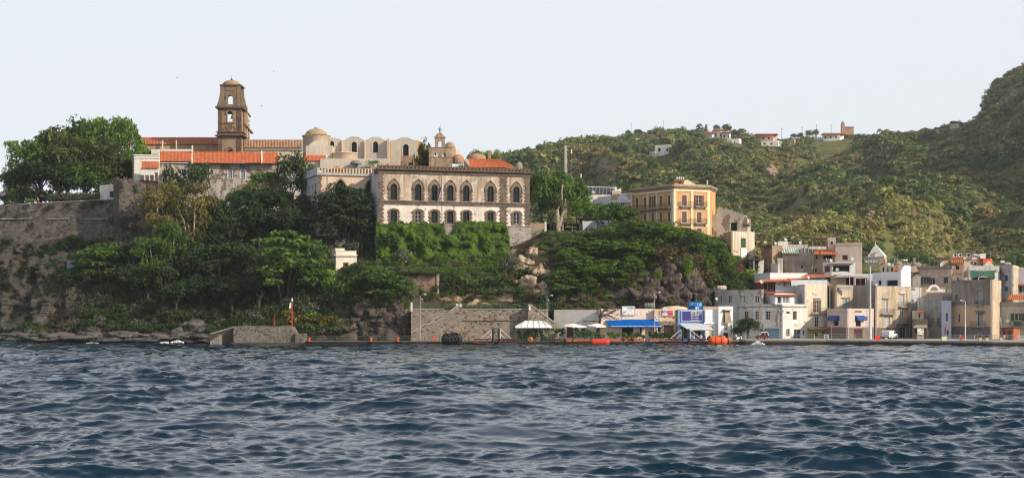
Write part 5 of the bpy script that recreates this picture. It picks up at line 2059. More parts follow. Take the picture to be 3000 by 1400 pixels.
for i in range(9):
	p0=1700+10.6*i
	mb=MB();mb.hexa([at(p0,569+i*.25,430),at(p0+10.2,569.2+i*.25,430),at(p0+10.2,569.2+i*.25,430.1),at(p0,569+i*.25,430.1),at(p0+.8,546.5+i*.45,431.6),at(p0+11,547+i*.45,431.6),at(p0+11,547+i*.45,431.7),at(p0+.8,546.5+i*.45,431.7)])
	mb.build('panel',flat('solar_panel_back',(.045,.05,.06),.5),sp_)
	MB().tube(at(p0+2,571,429.6),at(p0+4,548,431.4),.05,n=4).build('strut',STEEL,sp_)
MB().tube(at(1698,546,431.5),at(1798,550.5,431.5),.12,n=5).build('top_rail',WHITEP,sp_)
house('cream gable wall with sloping white coping beside the solar panels',[(1793,428),(1819,428)],561,CREAM,[],ybase=590,depth=4,cat='building',name='roof_block')
MB().hexa([at(1793,562,427.8),at(1820,562,427.8),at(1820,562,430),at(1793,562,430),at(1793,559.5,427.8),at(1820,552,427.8),at(1820,552,430),at(1793,559.5,430)]).build('coping',WHITE_OLD,bpy.data.objects['roof_block.001'])
house('flat white roofed house with parapets beneath the solar rack',[(1690,424),(1790,424)],571,WHITE_OLD,[(0,1722,580,592,8,'d')],ybase=640,depth=8)
# low parapet walls of the terrace
cyp=plaster('brown_terrace_concrete',(.38,.27,.19),.5,.5,(.2,.14,.1))
tw_=thing('terrace_wall','brown concrete terrace block joined to the right end of the palazzo','wall',at(1575,690,397))
pbox(1553,1595,653.5,672,396.5,3).build('upper_block',cyp,tw_);pbox(1554,1589,672.2,715,396.2,3).build('lower_block',plaster('green_grey_concrete',(.30,.27,.2),.6,.5),tw_);pbox(1595.2,1601,650,678,396.4,2).build('end_post',WHITE_OLD,tw_)
tw2=thing('terrace_wall','long low stone terrace wall topped by pale coping behind the pollarded tree','wall',at(1660,698,398))
pbox(1590,1760,679.5,706,398.2,1.2).build('masonry',stone('terrace_brown_rubble',((.27,.2,.15),(.2,.14,.1),(.13,.08,.06)),1.4),tw2);pbox(1589,1761,677.6,679.4,398,1.6).build('coping',WHITE_OLD,tw2)
cv=thing('added_canopy','added dark canopy under the trees behind the low wall','added canopy',at(1640,690,404))  # canopy and black back panel added to stand for the darkness here
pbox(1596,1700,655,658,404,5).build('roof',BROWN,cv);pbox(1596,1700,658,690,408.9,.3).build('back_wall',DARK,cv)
for p in (1600,1622,1650,1676,1698):pbox(p,p+1.6,658,690,404,.15).build('post',WHITEP,cv)
pbox(1656,1690,664,666,403.9,3).build('awning',WHITEP,cv)

# ruin and cream house at the end of the rock
h26=thing('ruined_house','roofless weathered stone house with a sloping gable right of the yellow building','ruin',at(2086,690,405))
f26=Face((2086,405),(2189,402))
mb=MB(f26.M)
mb.prism([f26.uz(2086,700),f26.uz(2189,700),f26.uz(2189,638),f26.uz(2184,631),f26.uz(2150,619),f26.uz(2125,610),f26.uz(2108,606),f26.uz(2104,607),f26.uz(2098,628),f26.uz(2086,629)],[rect(f26.u(2141),f26.u(2159),f26.z(2150,676),f26.z(2150,652))],0,.6)
mb.build('wall',plaster('ruin_stone_render',(.60,.53,.43),.4,.4,(.2,.15,.11),1.2,(.3,.24,.18)),h26)
window(f26,h26,f26.u(2141),f26.u(2159),f26.z(2150,676),f26.z(2150,652),'d',BROWN)
MB(f26.M).box(.5,f26.L-.5,.9,7,f26.z(2100,700),f26.z(2100,640)).build('inner_wall',MATS['ruin_stone_render'],h26)
GSH=MATS['dark_green_shutter']
h25,f25,_=house('cream house with tall dark green shutter on the edge of the rock',[(2121,401),(2143.5,393.5),(2211,398)],681.5,plaster('streaked_cream_render',(.66,.58,.46),.3,.75,(.3,.24,.18)),
					[(1,2177.5,697.5,726,14.5,'s',{'col':GSH,'frame':GSH})],ybase=790,depth=7,mats={0:plaster('tan_render',(.46,.34,.22),.3,.4)})
MB(f25[1].M).box(f25[1].u(2169.5),f25[1].u(2186),-.25,-.003,f25[1].z(2177,754),f25[1].z(2177,726.5)).build('white_apron',WHITEP,h25)
h25b,f25b,_=house('tiny white roof room with green shutter above the cream house',[(2168,403),(2194,403)],668.5,WHITE_OLD,[(0,2184.5,669.8,680,9,'s',{'col':GSH,'frame':GSH})],ybase=690,depth=4,cat='roof room',name='roof_room')
MB().tube(at(2209,690,398),at(2209,667,398),.04,n=5).build('roof_pole',STEEL,None,label='thin pole on the right corner of the cream house',cat='pole')
bush(2187,668,22,16,'dry','round brown shrub growing on the ruin wall',None,400)

# ------------------------------------------------------------------ town, back rows first
GREYW=plaster('stained_grey_render',(.42,.36,.28),.6,.55,(.16,.13,.1),.2,(.3,.25,.2))
TAN=plaster('brown_tan_render',(.36,.26,.17),.6,.5,(.15,.1,.07),.4,(.3,.24,.18))
PINK=plaster('pinkish_grey_render',(.55,.43,.34),.3,.45,(.28,.21,.17))
PINKL=plaster('pale_pink_render',(.60,.49,.40),.3,.35,(.33,.26,.21))
WHI=plaster('clean_white_render',(.78,.78,.79),.12,.18,(.5,.5,.5))
WHS=plaster('peeling_white_render',(.70,.69,.68),.3,.45,(.36,.32,.28),.35,(.33,.30,.27))
GRB=plaster('dark_stained_grey',(.30,.26,.23),.7,.7,(.12,.1,.085),.2,(.22,.19,.17))
BEI=plaster('rain_streaked_beige',(.55,.46,.35),.5,.75,(.26,.19,.12),.25,(.60,.56,.5))
YOC=plaster('warm_ochre_render',(.54,.39,.25),.4,.4,(.38,.24,.13))
TOPW={'frame':WHITEP}
TERR=plaster('dark_plinth_render',(.17,.155,.15),.5,.4)

h20,f20,_=house('grey stained house with a small shuttered window and ribbed metal awning on its roof',[(2292,393),(2381,389)],741,GREYW,[(0,2348.5,776.5,788.5,10,'s',{'col':BROWN,'hood':GREYC})],zb=8,depth=9)
MB(f20[0].M).box(0,f20[0].L,-.1,-.003,f20[0].z(2300,767.5),f20[0].z(2300,766)).build('band',GREYC,h20)
MB().corr(at(2291,740,391.5),at(2348,741.5,390),at(2287,726,397),at(2344,727,396),.55,.12).build('metal_awning',flat('white_ribbed_metal',(.66,.68,.62),.5,.1),h20)
gl=pbox(2346,2381,727,741,390.5,4);gl.build('roof_conservatory',flat('grey_roof_glazing',(.16,.18,.17),.25),h20)
for p in (2346.5,2357,2368,2380):pbox(p,p+.9,726,741,390.3,.15).build('glazing_post',WHITEP,h20)
house('white parapet block behind the ribbed awning',[(2279,400),(2309,400)],707,WHITE_OLD,[],ybase=745,depth=5,cat='building',name='roof_block')
house('low white parapet right of the taller white block on the back roofs',[(2309,400),(2366,399)],717,WHITE_OLD,[],ybase=745,depth=5,cat='building',name='roof_block')
h21,f21,_=house('brown unplastered house with rusty roof edge beside the grey stained house',[(2233,397),(2262,392.5),(2292,394)],721,TAN,[(0,2243,757,769,8,'s',{'col':flat('red_shutter',(.25,.05,.03),.7)}),(0,2253,755,775,5,'d'),(0,2245,787,800,6,'d')],zb=8,depth=8)
MB().hexa([at(2226,723,395),at(2256,722,391.5),at(2256,722,398),at(2226,723,400),at(2226,719.5,395),at(2256,717,391.5),at(2256,717,398),at(2226,719.5,400)]).build('rusty_roof',flat('rusty_sheet',(.12,.06,.045),.8,0,.25),h21)
house('low white wall with railing gaps in front of the brown unplastered house',[(2258,390.5),(2279,389),(2293,390)],772,plaster('blotchy_white',(.60,.55,.5),.4,.4),[],ybase=815,depth=2,cat='wall',name='terrace_wall')
house('narrow white lit strip of wall beside the grey stained house',[(2278,389.6),(2292,389.2)],756,WHITE_OLD,[],ybase=800,depth=2,cat='building',name='stair_block')
po=thing('porch','rickety porch with a dark doorway and white posts below the cream house','porch',at(2210,800,389))
pbox(2190,2240,757,760.5,388,5).build('roof',flat('dark_porch_roof',(.07,.04,.035),.8),po)
pbox(2194,2238,762,805,391,.3).build('back_wall',WHITE_OLD,po);pbox(2211,2222,764,795,390.7,.3).build('doorway',DARK,po)
for p in (2208,2228):pbox(p,p+2,760.5,802,388.3,.2).build('post',WHITE_OLD,po)
bx=house('big pinkish block with a square dark red shutter at the top of the town',[(2447,388),(2525,386)],712,PINKL,[(0,2475,746.5,763,18,'s',{'col':flat('dark_red_shutter',(.11,.018,.012),.6)})],zb=8,depth=9,bands=[(0,720.5,712.4,.06,PINK)])
h22,f22,_=house('pink house with an orange porch roof and round window tower',[(2385,391),(2448,389)],723,PINKL,[(0,2392,745,760,8,'s',{'col':BROWN}),(0,2424,746,760,28,'d'),(0,2390,785,798,6,'d')],zb=8,depth=7)
MB().corr(at(2386,744,387),at(2400,744,387),at(2386,730.5,391),at(2397,730.5,391),.4,.03).build('porch_roof',TERRA,h22)
MB().corr(at(2405,744.5,386.6),at(2455,744,386.2),at(2402,731,391),at(2452,731,390.6),.4,.03).build('porch_roof',TERRA,h22)
tt,ft,_=house('pale pink stair tower with a round porthole window',[(2425,389.5),(2448,389)],696,PINKL,[],ybase=732,depth=5,cat='tower',name='stair_tower')
mb=MB(ft[0].M);c0,z0=ft[0].u(2437),ft[0].z(2437,711.5)
mb.lathe([(.3,-.002),(.3,-.08),(.44,-.08),(.44,-.002)],20,(c0,0,z0),axis='y');mb.build('porthole_rim',GREYP,tt)
MB(ft[0].M).lathe([(.01,-.02),(.32,-.02),(.32,-.003)],20,(c0,0,z0),axis='y').build('porthole_pane',GLASS,tt)
pg_=thing('roof_pergola','brown timber pergola on the roof terrace beside the porthole tower','pergola',at(2390,725,390))
for p in (2355,2376,2402,2418,2423):pbox(p,p+1.6,700,728,389 if p>2370 else 393,.2).build('post',BROWN,pg_)
mb=MB();mb.tube(at(2354,703,393),at(2374,697.5,389),.14,n=5);mb.tube(at(2374,697.5,389),at(2424,698,389),.18,n=5);mb.tube(at(2374,701,389),at(2420,701,389),.1,n=5);mb.build('beams',BROWN,pg_)
mb=MB()
for i in range(14):q=at(2372+3.6*i,730,388.6);mb.lathe([(.1,0),(.16,.25),(.08,.5),(.14,.62),(.14,.68)],6,q)
mb.build('balusters',WHITE_OLD,pg_)
sr,fsr,_=house('white roof terrace room with a wide dark opening and laundry under the pink block',[(2411,383),(2436,381.5),(2506,381)],769,WHI,[(1,2464,777,796,50,'d'),(0,2423,777.5,798,17,'s',{'col':flat('red_brown_roller',(.13,.05,.04),.7)})],ybase=812,depth=5,cat='house')
MB().hexa([at(2422,771.5,379.5),at(2503,771,379.5),at(2503,771,383),at(2422,771.5,383),at(2422,769.8,379.5),at(2503,768.8,379.5),at(2503,768.8,383),at(2422,769.8,383)]).build('canopy',GREYP,sr)
for p,y0,y1 in ((2438,774,789),(2493,774,787),(2497,777,792)):
	pbox(p,p+3,y0,y1,380.6,.05).build('laundry_cloth',WHITEP,None,label={2438:'white cloth hanging at the left of the dark roof opening',2493:'white cloth hanging at the right of the dark roof opening',2497:'lowest white cloth at the right edge of the roof opening'}[p],cat='laundry')
house('long bright white terrace wall above the orange porch roofs',[(2208,387),(2256,381),(2366,383)],801,WHI,[],ybase=830,depth=5,cat='wall',name='terrace_wall')
house('dark grey weathered parapet beside the orange canopy',[(2366,384),(2444,382)],797.5,GRB,[],ybase=840,depth=4,cat='wall',name='parapet_wall')
rp=thing('porch_house','red brown porch house under a thin orange roof edge behind the white block','house',at(2245,855,376))
f_=Face((2213,377),(2276,377));MB(f_.M).prism(rect(0,f_.L,f_.z(2240,862),f_.z(2240,825)),[rect(f_.u(2237),f_.u(2249),f_.z(2240,849),f_.z(2240,829)),rect(f_.u(2256),f_.u(2265),f_.z(2240,849),f_.z(2240,829))],0,.3).build('wall',flat('dark_red_render',(.15,.05,.04),.9,0,.2),rp)
for a_,b_ in ((2237,2249),(2256,2265)):window(f_,rp,f_.u(a_),f_.u(b_),f_.z(2240,849),f_.z(2240,829),'d',WHITE_OLD,name='door')
MB().corr(at(2212,825.5,375),at(2296,823,375),at(2230,819,379),at(2300,817,379),.4,.035).build('roof',TERRA,rp)
rp2=thing('porch_house','white walled porch house with orange roof, laundry and dark windows above the veranda','house',at(2320,855,376))
f_=Face((2272,376.5),(2358,376.5));mb=MB(f_.M)
hs=[rect(f_.u(p-w/2),f_.u(p+w/2),f_.z(p,b),f_.z(p,a_)) for p,a_,b,w in ((2284,829,836,3),(2317,826,837,6),(2349,826,836,12))]
mb.prism(rect(0,f_.L,f_.z(2300,862),f_.z(2300,822)),hs,0,.3);mb.build('wall',WHI,rp2)
for h_ in hs:window(f_,rp2,h_[0][0],h_[1][0],h_[0][1],h_[2][1],'g',WHITEP)
MB().corr(at(2296,823,374.5),at(2376,822,374),at(2305,815,379),at(2374,814,379),.4,.035).build('roof',TERRA,rp2)
pbox(2297,2302,822,838,375.8,.5).build('orange_pier',flat('orange_pier_paint',(.5,.13,.03),.8),rp2)
oc_=thing('orange_canopy','slanting orange canvas canopy edged in yellow below the grey parapet','canopy',at(2390,812,378))
MB().hexa([at(2343,813.5,376),at(2436,806,376),at(2430,806,381),at(2370,805,381),at(2343,813,376),at(2436,805.4,376),at(2432,804,381),at(2368,804,381)]).build('canvas',flat('orange_canvas',(.62,.12,.03),.8),oc_)
MB().tube(at(2330,816.5,375.6),at(2450,808,375.6),.12,n=5).build('edge_beam',flat('yellow_beam',(.45,.34,.16),.7),oc_)
for p in (2368,2430):MB().tube(at(p,840,376),at(p,812,376),.08,n=5).build('post',BROWN,oc_)
s5=thing('roof_shelter','sloping roof terrace shelter on thin white posts above the brown house','shelter',at(2490,840,374))
MB().hexa([at(2442,806,373),at(2540,814.5,373),at(2540,814.5,378),at(2442,806,378),at(2442,804,373),at(2540,812.5,373),at(2540,812.5,378),at(2442,804,378)]).build('roof',flat('maroon_roof_edge',(.18,.05,.05),.7),s5)
for p in (2489,2506,2535,2541):pbox(p,p+1.2,813,840,373.2,.12).build('post',WHITEP,s5)
pbox(2434,2478,811,842,376,.3).build('back_wall',PINK,s5);pbox(2478,2500,813,842,377,.3).build('dark_bay',DARK,s5);pbox(2505,2545,815,842,378,.3).build('maroon_bay',flat('maroon_cloth',(.13,.02,.03),.8),s5)
house('white low terrace wall behind the roof shelter',[(2503,381),(2562,380)],802,WHI,[],ybase=845,depth=3,cat='wall',name='terrace_wall')

# pyramid roof and roofs behind
py_=thing('pyramid_roof','steep white pyramid roof rising behind the town','pyramid roof',at(2564,765,402))
a_,b_,c_,d_=at(2541,752,403),at(2592,752,400),at(2600,752,408),at(2545,752,410)
ap_=at(2564.5,714,405)
MB().add([a_,b_,c_,d_,ap_],[(0,1,4),(1,2,4),(2,3,4),(3,0,4),(3,2,1,0)]).build('cap',WHS,py_)
MB().hexa([at(2543,775,403.3),at(2589,775,400.4),at(2597,775,408),at(2547,775,410),at(2543,752.2,403.3),at(2589,752.2,400.4),at(2597,752.2,408),at(2547,752.2,410)]).build('base',CREAM,py_)
MB().box(ap_.x-.05,ap_.x+.05,ap_.y-.05,ap_.y+.05,ap_.z-.2,ap_.z+.5).build('finial',WHITEP,py_)
house('brown rough roof hut right of the white pyramid',[(2574,396),(2594,396)],757,TAN,[],ybase=800,depth=5,cat='hut',name='roof_hut')
lt_=thing('tilted_solar_panel','tilted dark solar water panel on a rooftop right of the pyramid','solar panel',at(2610,768,394))
MB().hexa([at(2597,766,394),at(2622,756,394),at(2622,756,394.2),at(2597,766,394.2),at(2598,764,396),at(2623,749,396),at(2623,749,396.2),at(2598,764,396.2)]).build('panel',flat('solar_panel_back',0),lt_)
for p in (2599,2620):MB().tube(at(p,778,394.5),at(p,760,394.5),.05,n=5).build('leg',STEEL,lt_)
h31,f31,_=house('beige roof room with three dark bays behind the white penthouse',[(2580,390),(2619,389)],778,plaster('grey_beige_bay',(.46,.40,.33),.4,.4),[(0,2588,783,797,7,'d'),(0,2601,783,797,5,'d'),(0,2613,783,797,8,'d')],ybase=812,depth=4,cat='roof room',name='roof_room')
house('pale beige block behind the white penthouse',[(2630,398),(2697,397)],778,PINKL,[],zb=8,depth=7,cat='building',name='block')
house('far low roof with a pale parapet beside the grey roof domes',[(2590,404),(2680,404)],770,plaster('grey_brown_parapet',(.34,.29,.24),.5,.4),[],zb=8,depth=5,cat='building',name='block')
MB().hexa([at(2618,793,392),at(2634,791,392),at(2634,791,396),at(2618,793,396),at(2618,783.5,394),at(2634,784,394),at(2634,784,396),at(2618,783.5,396)]).build('roof_slope',TERRA,None,label='small bright orange roof slope behind the white penthouse',cat='roof')
for i,(a0,a1,y0,y1,lb) in enumerate(((2619,2644,765,777,'grey dome shaped tank left of the pair of water heaters'),(2668,2700,768,778,'long grey dome shaped tank right of the brown chimney'))):
	c=at((a0+a1)/2,y1,394);k=394/F
	MB().lathe([((a1-a0)/2*k*math.cos(t)+.001,(y1-y0)*k*math.sin(t)) for t in np.linspace(0,math.pi/2,8)],20,c).build('roof_dome',plaster('grey_dome_render',0),None,True,lb,'dome')
barrel(2642,2660,759,767,395,STEEL,'silver solar water heater drum on a rooftop frame',group='rooftop water heaters')
for p in (2645,2656):mb=pbox(p,p+1.5,767,780,395,.1);mb.build('heater_stand',BROWN,None,label='dark leg under the silver water heater, %s one'%('left' if p==2645 else 'right'),cat='stand')
mb=pbox(2676,2683,755,775,397,.8);mb.build('chimney',TAN,None,label='stubby brown chimney on the rooftops behind the white penthouse',cat='chimney')

# right cluster, rear
h13,f13,_=house('pinkish house with shuttered windows and flat roof slab above the white arch',[(2690,386),(2789,382)],787.5,PINK,[(0,2713,812,833,18,'o',{'col':flat('dark_grey_green',(.07,.075,.06),.7),'hood':PINKL}),(0,2735,816,834,9,'d',{'hood':PINKL}),(0,2771,812,831,15,'s',{'col':flat('dark_grey_green',0),'hood':PINKL}),(0,2699,818,830,4,'d')],zb=8,depth=9)
MB(f13[0].M).box(-.3,f13[0].L+.1,-.35,2,f13[0].z(2700,787.3),f13[0].z(2700,780.5)).build('roof_slab',GRB,h13)
pr=thing('red_pergola','rust red pergola frame with a white door on a rooftop','pergola',at(2765,782,386))
for p in (2749,2752,2781):pbox(p,p+2.2,756,782,385,.25).build('post',RUST,pr)
pbox(2748,2784,754,757.5,384.8,3.5).build('roof',RUST,pr);pbox(2754,2762,760,782,387.5,.1).build('door',WHITEP,pr);pbox(2762,2783,760,782,388,.2).build('back_wall',PINKL,pr)
h14,f14,_=house('narrow pink tower house with an orange tiled pent roof',[(2789,387),(2822.5,386)],770,PINK,[(0,2805,778.8,789.5,10,'g',{'frame':BROWN}),(0,2808,811,822,10,'d')],zb=8,depth=7,bands=[(0,801.5,800,.12,GREYC)])
MB().corr(at(2788,770.5,385),at(2824,769.5,384.5),at(2789,752.5,390),at(2822,752.5,389.5),.42,.07).build('tiled_roof',TERRA_OLD,h14)
h15,f15,_=house('pink flat roofed house with wide double window and roof machines',[(2822,390),(2882,391)],759,PINK,[(0,2852.5,766.5,776.2,20,'g',{'frame':WHITEP})],zb=8,depth=7)
MB(f15[0].M).box(-.2,f15[0].L+.2,-.3,.5,f15[0].z(2830,760.5),f15[0].z(2830,752.5)).build('cornice',PINKL,h15)
for i,(p,lb) in enumerate(((2793,'left of two white air conditioners on the pink tower house'),(2808,'right of two white air conditioners on the pink tower house'),(2832,'dark square air conditioner on the pink flat roof'))):
	t=thing('air_conditioner',lb,'air conditioner',at(p+6,753,387),'rooftop air conditioners')
	pbox(p,p+11,742,752,387,.5).build('casing',GREYP if i==2 else WHITEP,t)
	c=at(p+6,747,387);MB().lathe([(.01,-.02),(.3,-.02),(.34,-.003)],16,c,axis='y').build('fan',DARK,t)
barrel(2848,2864,744,751,389,STEEL,'silver drum tank on the pink flat roof',group='rooftop water heaters')
pbox(2872,2888,743,757,390,1).build('chimney',WHITE_OLD,None,label='white boxy chimney with slots at the right end of the pink flat roof',cat='chimney')
pbox(2865,2872,744,752,390,1).build('chimney',PINKL,None,label='small orange pink chimney between the drum tank and the white chimney',cat='chimney')
rg=thing('gabled_roof','vivid orange red roof with a cream gable behind the green awning','roof',at(2890,780,386))
MB().hexa([at(2880,778,386),at(2907,778,388),at(2907,778,390),at(2880,778,391),at(2880,759.5,389),at(2907,757,389),at(2907,757,390),at(2880,759.5,391)]).build('slope',flat('vivid_red_roof',(.62,.075,.03),.8),rg)
mb=MB();q0=lambda p,y:at(p,y,385.6)
mb.add([q0(2880,779),q0(2914,779),q0(2896,763)]+[at(2880,779,386.4),at(2914,779,386.4),at(2896,763,386.4)],[(0,1,2),(3,5,4),(0,3,4,1),(1,4,5,2),(2,5,3,0)]);mb.build('gable',CREAM,rg)
h16,f16,_=house('long pale grey wall behind the sagging green awning',[(2836,377),(2928,378)],778.5,plaster('blue_grey_render',(.46,.47,.48),.3,.4),[(0,2915,793,806,8,'d')],zb=8,depth=4,cat='wall',name='terrace_house')
h11,f11,_=house('tall narrow grey building with two blue shuttered windows and a sunlit right side',[(2916,381),(2967,376),(2984,386)],778,plaster('patched_grey_render',(.46,.44,.42),.4,.4,(.22,.17,.14),.8,(.36,.25,.18)),
					[(0,2947.5,807,821.5,11,'s',{'col':flat('teal_blue_shutter',(.02,.13,.24),.6),'frame':flat('teal_blue_shutter',0)}),(0,2947.5,840,852,11,'s',{'col':flat('teal_blue_shutter',0),'frame':flat('teal_blue_shutter',0)})],zb=8,depth=3,mats={1:BEI},bands=[(1,785,778.2,.05,CREAM)])
barrel(2944,2963,768,777,380,plaster('grey_tank_fibre',(.42,.40,.38),.3,.2),'grey lying tank on the tall narrow building')
barrel(2931,2944,764,769.5,381,WHITEP,'white water heater drum left of the grey lying tank',group='rooftop water heaters')
h12,f12,_=house('bluish white house at the right edge behind the tall narrow building',[(2983,388),(3045,386)],789,WHB,[(0,2990,838,856,8,'d'),(0,2998,838,856,6,'s',{'col':GREYP})],zb=8,depth=6)
MB().corr(at(2983,834,385),at(3040,834,384),at(2983,831,388),at(3040,831,387),.4,.03).build('porch_roof',TERRA_OLD,h12)
house('small ochre house beyond the bluish white house',[(2986,400),(3030,400)],783,YOC,[],zb=8,depth=5)

# middle: white penthouse, thin grey houses, white arch terrace
ph,fph,_=house('white modern penthouse with its right side in bright sun',[(2557,374),(2640.5,366.5),(2668,375)],798.5,plaster('penthouse_white',(.80,.80,.84),.08,.1,(.6,.6,.62)),
				   [(0,2577,820.5,836,10,'d'),(0,2613.5,820.5,837,33,'g',{'frame':flat('black_frame',(.02,.02,.02),.4)}),(1,2663,818,827,3,'d')],ybase=842,depth=4,bands=[(0,815.5,813.5,.1,WHI)])
mb=MB(fph[1].M)
mb.prism([(0,zY(798.7,366.5)),(fph[1].L,zY(798.7,366.5)),(fph[1].L,zY(776,366.5)),(fph[1].L*.45,zY(776,366.5))],[],0,.35);mb.build('raised_side',MATS['penthouse_white'],ph)
f_=Face((2625,374),(2660,372));MB(f_.M).prism([f_.uz(2622,799),f_.uz(2660,799),f_.uz(2660,777),f_.uz(2655,777)],[rect(f_.u(2648),f_.u(2657),f_.z(2652,797),f_.z(2652,786.5))],0,.3).build('raised_front',MATS['penthouse_white'],ph)
window(f_,ph,f_.u(2648),f_.u(2657),f_.z(2652,797),f_.z(2652,786.5),'d',GREYP)
house('narrow grey white house with a blue window next to the beige balcony house',[(2667,371),(2700,372)],842,plaster('cool_grey_white',(.56,.57,.58),.3,.4),[(0,2673.5,843.5,851.5,14,'d'),(0,2673,877.5,892,7,'s',{'col':flat('sky_blue_shutter',(.12,.3,.45),.6)})],depth=8)
house('grey concrete roof block with planted flowers left of the pinkish house',[(2667,378),(2697,378)],806,plaster('streaked_concrete',(.36,.34,.31),.4,.8),[],ybase=850,depth=5,cat='building',name='block')
bush(2680,806,28,12,'dark','dark planter shrub on the grey concrete roof block',None,377.5)
wa=thing('white_arch_terrace','white terrace parapet with a round arch opening in front of the pinkish house','terrace',at(2735,858,374))
f_=Face((2712,374),(2770,374));mb=MB(f_.M)
cu_,cz_=f_.u(2737),f_.z(2737,855)
o_=[(f_.u(2713),cz_),(f_.u(2768),cz_),(f_.u(2768),cz_+.5),(f_.u(2757),cz_+.6)]+[(cu_+1.45*math.cos(t),cz_+.2+1.5*math.sin(t)) for t in np.linspace(.25,math.pi-.25,12)]+[(f_.u(2717),cz_+.6),(f_.u(2713),cz_+.4)]
mb.prism(o_,[[(cu_+.95*math.cos(t),cz_+.25+.95*math.sin(t)) for t in np.linspace(0,math.pi,12)]],0,.35);mb.build('arch',WHI,wa)
pbox(2690,2772,856,862,373.6,1.2).build('slab',GREYC,wa);pbox(2690,2772,841,856,377,.3).build('back_wall',TAN,wa)
house('grey rounded house with rusty balconies between the kiosk and the lavender house',[(2712,365),(2760,362),(2789,363)],868,plaster('dull_grey_render',(.40,.37,.35),.5,.5,(.2,.18,.16),.3,(.3,.27,.25)),
	  [(0,2730,916,932,5,'s',{'col':GREYP,'bal':(2716,2735,947,931),'bdep':.8}),(0,2757,915,930,4,'d',{'bal':(2750,2761,947,931),'bdep':.6}),(0,2722,882,886,2,'d'),(0,2728,881,886,2,'d'),(0,2739,882,886,2,'d'),(0,2745,896,912,5,'s',{'col':GREYP}),(0,2727,962,986,18,'s',{'col':plaster('grey_door_paint',(.42,.42,.43),.3,.3),'door':1})],depth=8)
house('long grey brown wall behind the white arch terrace',[(2692,372),(2790,371)],858,PINK,[],depth=5,cat='house')
mb=pbox(2776,2789,846,866,371.6,.06);mb.build('hanging_sheet',flat('bright_sheet',(.85,.84,.88),.8),None,label='bright white sheet hung on the roof left of the ochre and grey house',cat='laundry')
house('white strip of wall under the dark roof edge beside the grey rounded house',[(2688,367),(2716,367)],872,WHITE_OLD,[],depth=3,cat='house')
cs,fcs,_=house('small cream house with a strip of orange roof behind the notice kiosk',[(2673,362),(2705,361)],910,CREAM,[(0,2693,919,932,5,'g')],depth=5,cat='house')
MB().corr(at(2686,912,359.5),at(2707,912,359.5),at(2686,907,363),at(2705,907,363),.4,.04).build('roof',TERRA,cs)
house('dark brown rough wall behind the notice kiosk',[(2674,356),(2718,356)],934,plaster('dark_brown_rough',(.10,.07,.055),.5,.4),[],depth=3,cat='wall',name='yard_wall')
lav,flv,_=house('narrow lavender blue house front with one tall dark window',[(2759,359),(2787,359)],880,plaster('lavender_render',(.48,.50,.62),.3,.3,(.4,.4,.45),.3,(.6,.6,.62)),[(0,2774.5,916,941,6,'d'),(0,2769,955,984,5,'d',{'shape':'round'}),(0,2777,966,985,7,'d',{'shape':'round'})],depth=6)

# waterfront row
h9,f9,_=house('tall grey and ochre house with stained top storey, dark plinth and pedimented balcony door',[(2787,361),(2905,352),(2933,363)],821,GRB,
				  [(0,2871,853,892,15,'s',{'col':flat('pale_blue_grey_shutter',(.30,.36,.40),.6),'frame':GREYP,'bal':(2860,2883,892,882),'bdep':.5}),(0,2801.5,861,880,6,'d'),
				   (0,2873,917,954,13,'s',{'col':flat('pale_blue_grey_shutter',0),'frame':GREYP,'sur':TERR,'bal':(2847,2888,955,941)}),(0,2809.5,920,944,6,'d'),(0,2794,928,938,3,'d'),
				   (0,2871,974,991,17,'s',{'col':flat('blue_garage_door',(.17,.24,.36),.6),'door':1}),(0,2802,972,981,9,'d')],depth=5,mats={1:BEI})
f=f9[0]
mb=MB(f.M);mb.box(0,f.L,-.06,-.003,f.z(2790,955.5),f.z(2790,896))
for nm,ya,yb_,m_,pr_ in (('ochre_storey',895.5,955.5,YOC,.05),('plinth',956,991.5,TERR,.09)):
	hs=[]
	for p,a_,b_,w_ in ((2873,917,954,13),(2809.5,920,944,6),(2794,928,938,3),(2871,974,991,17),(2802,972,981,9)):
		if a_>ya and b_<yb_+1:hs.append(rect(f.u(p-w_/2)-.005,f.u(p+w_/2)+.005,max(f.z(p,b_),1.23),f.z(p,a_)))
	MB(f.M).prism(rect(0,f.L,max(zY(yb_,361),1.21),zY(ya,361)),hs,-pr_,-.003).build(nm,m_,h9)
MB(f.M).box(-.05,f.L+.05,-.2,-.003,zY(895.4,361),zY(892.8,361)).build('string_course',GREYC,h9)
mb=MB(f.M);u=f.u(2873);z=f.z(2873,914);mb.box(u-1.2,u+1.2,-.35,-.003,z,z+.3);mb.box(u-1.0,u+1.0,-.25,-.003,z-.35,z-.01);mb.build('pediment',TERR,h9)
ga=thing('green_awning','sagging dark green canvas awning on the roof of the grey and ochre house','awning',at(2880,815,362))
mb=MB();vs=[]
for i in range(15):
	for j in range(5):
		t,s_=i/14,j/4
		q=at(2840+79*t,792+19.5*s_+3*math.sin(3*math.pi*t)*s_+2*math.sin(math.pi*t)*(1-s_),368-6*s_);vs.append(q)
vs2=[v+Vector((0,.05,.06)) for v in vs]
nV=len(vs)
mb.add(vs+vs2,[(i*5+j,i*5+j+1,i*5+j+6,i*5+j+5) for i in range(14) for j in range(4)]+[(nV+i*5+j,nV+i*5+j+5,nV+i*5+j+6,nV+i*5+j+1) for i in range(14) for j in range(4)]);mb.build('canvas',flat('dark_green_canvas',(.018,.10,.045),.85),ga)
for p,y in ((2866,812),(2917,800),(2841,798)):MB().tube(at(p,822,362),at(p,y,362.4),.06,n=5).build('pole',WHITEP,ga)
pbox(2914,2924,798,820,362.5,.08).build('hanging_sheet',flat('cream_sheet',(.70,.68,.52),.8),None,label='pale cream sheet hanging at the right end of the green awning',cat='laundry')
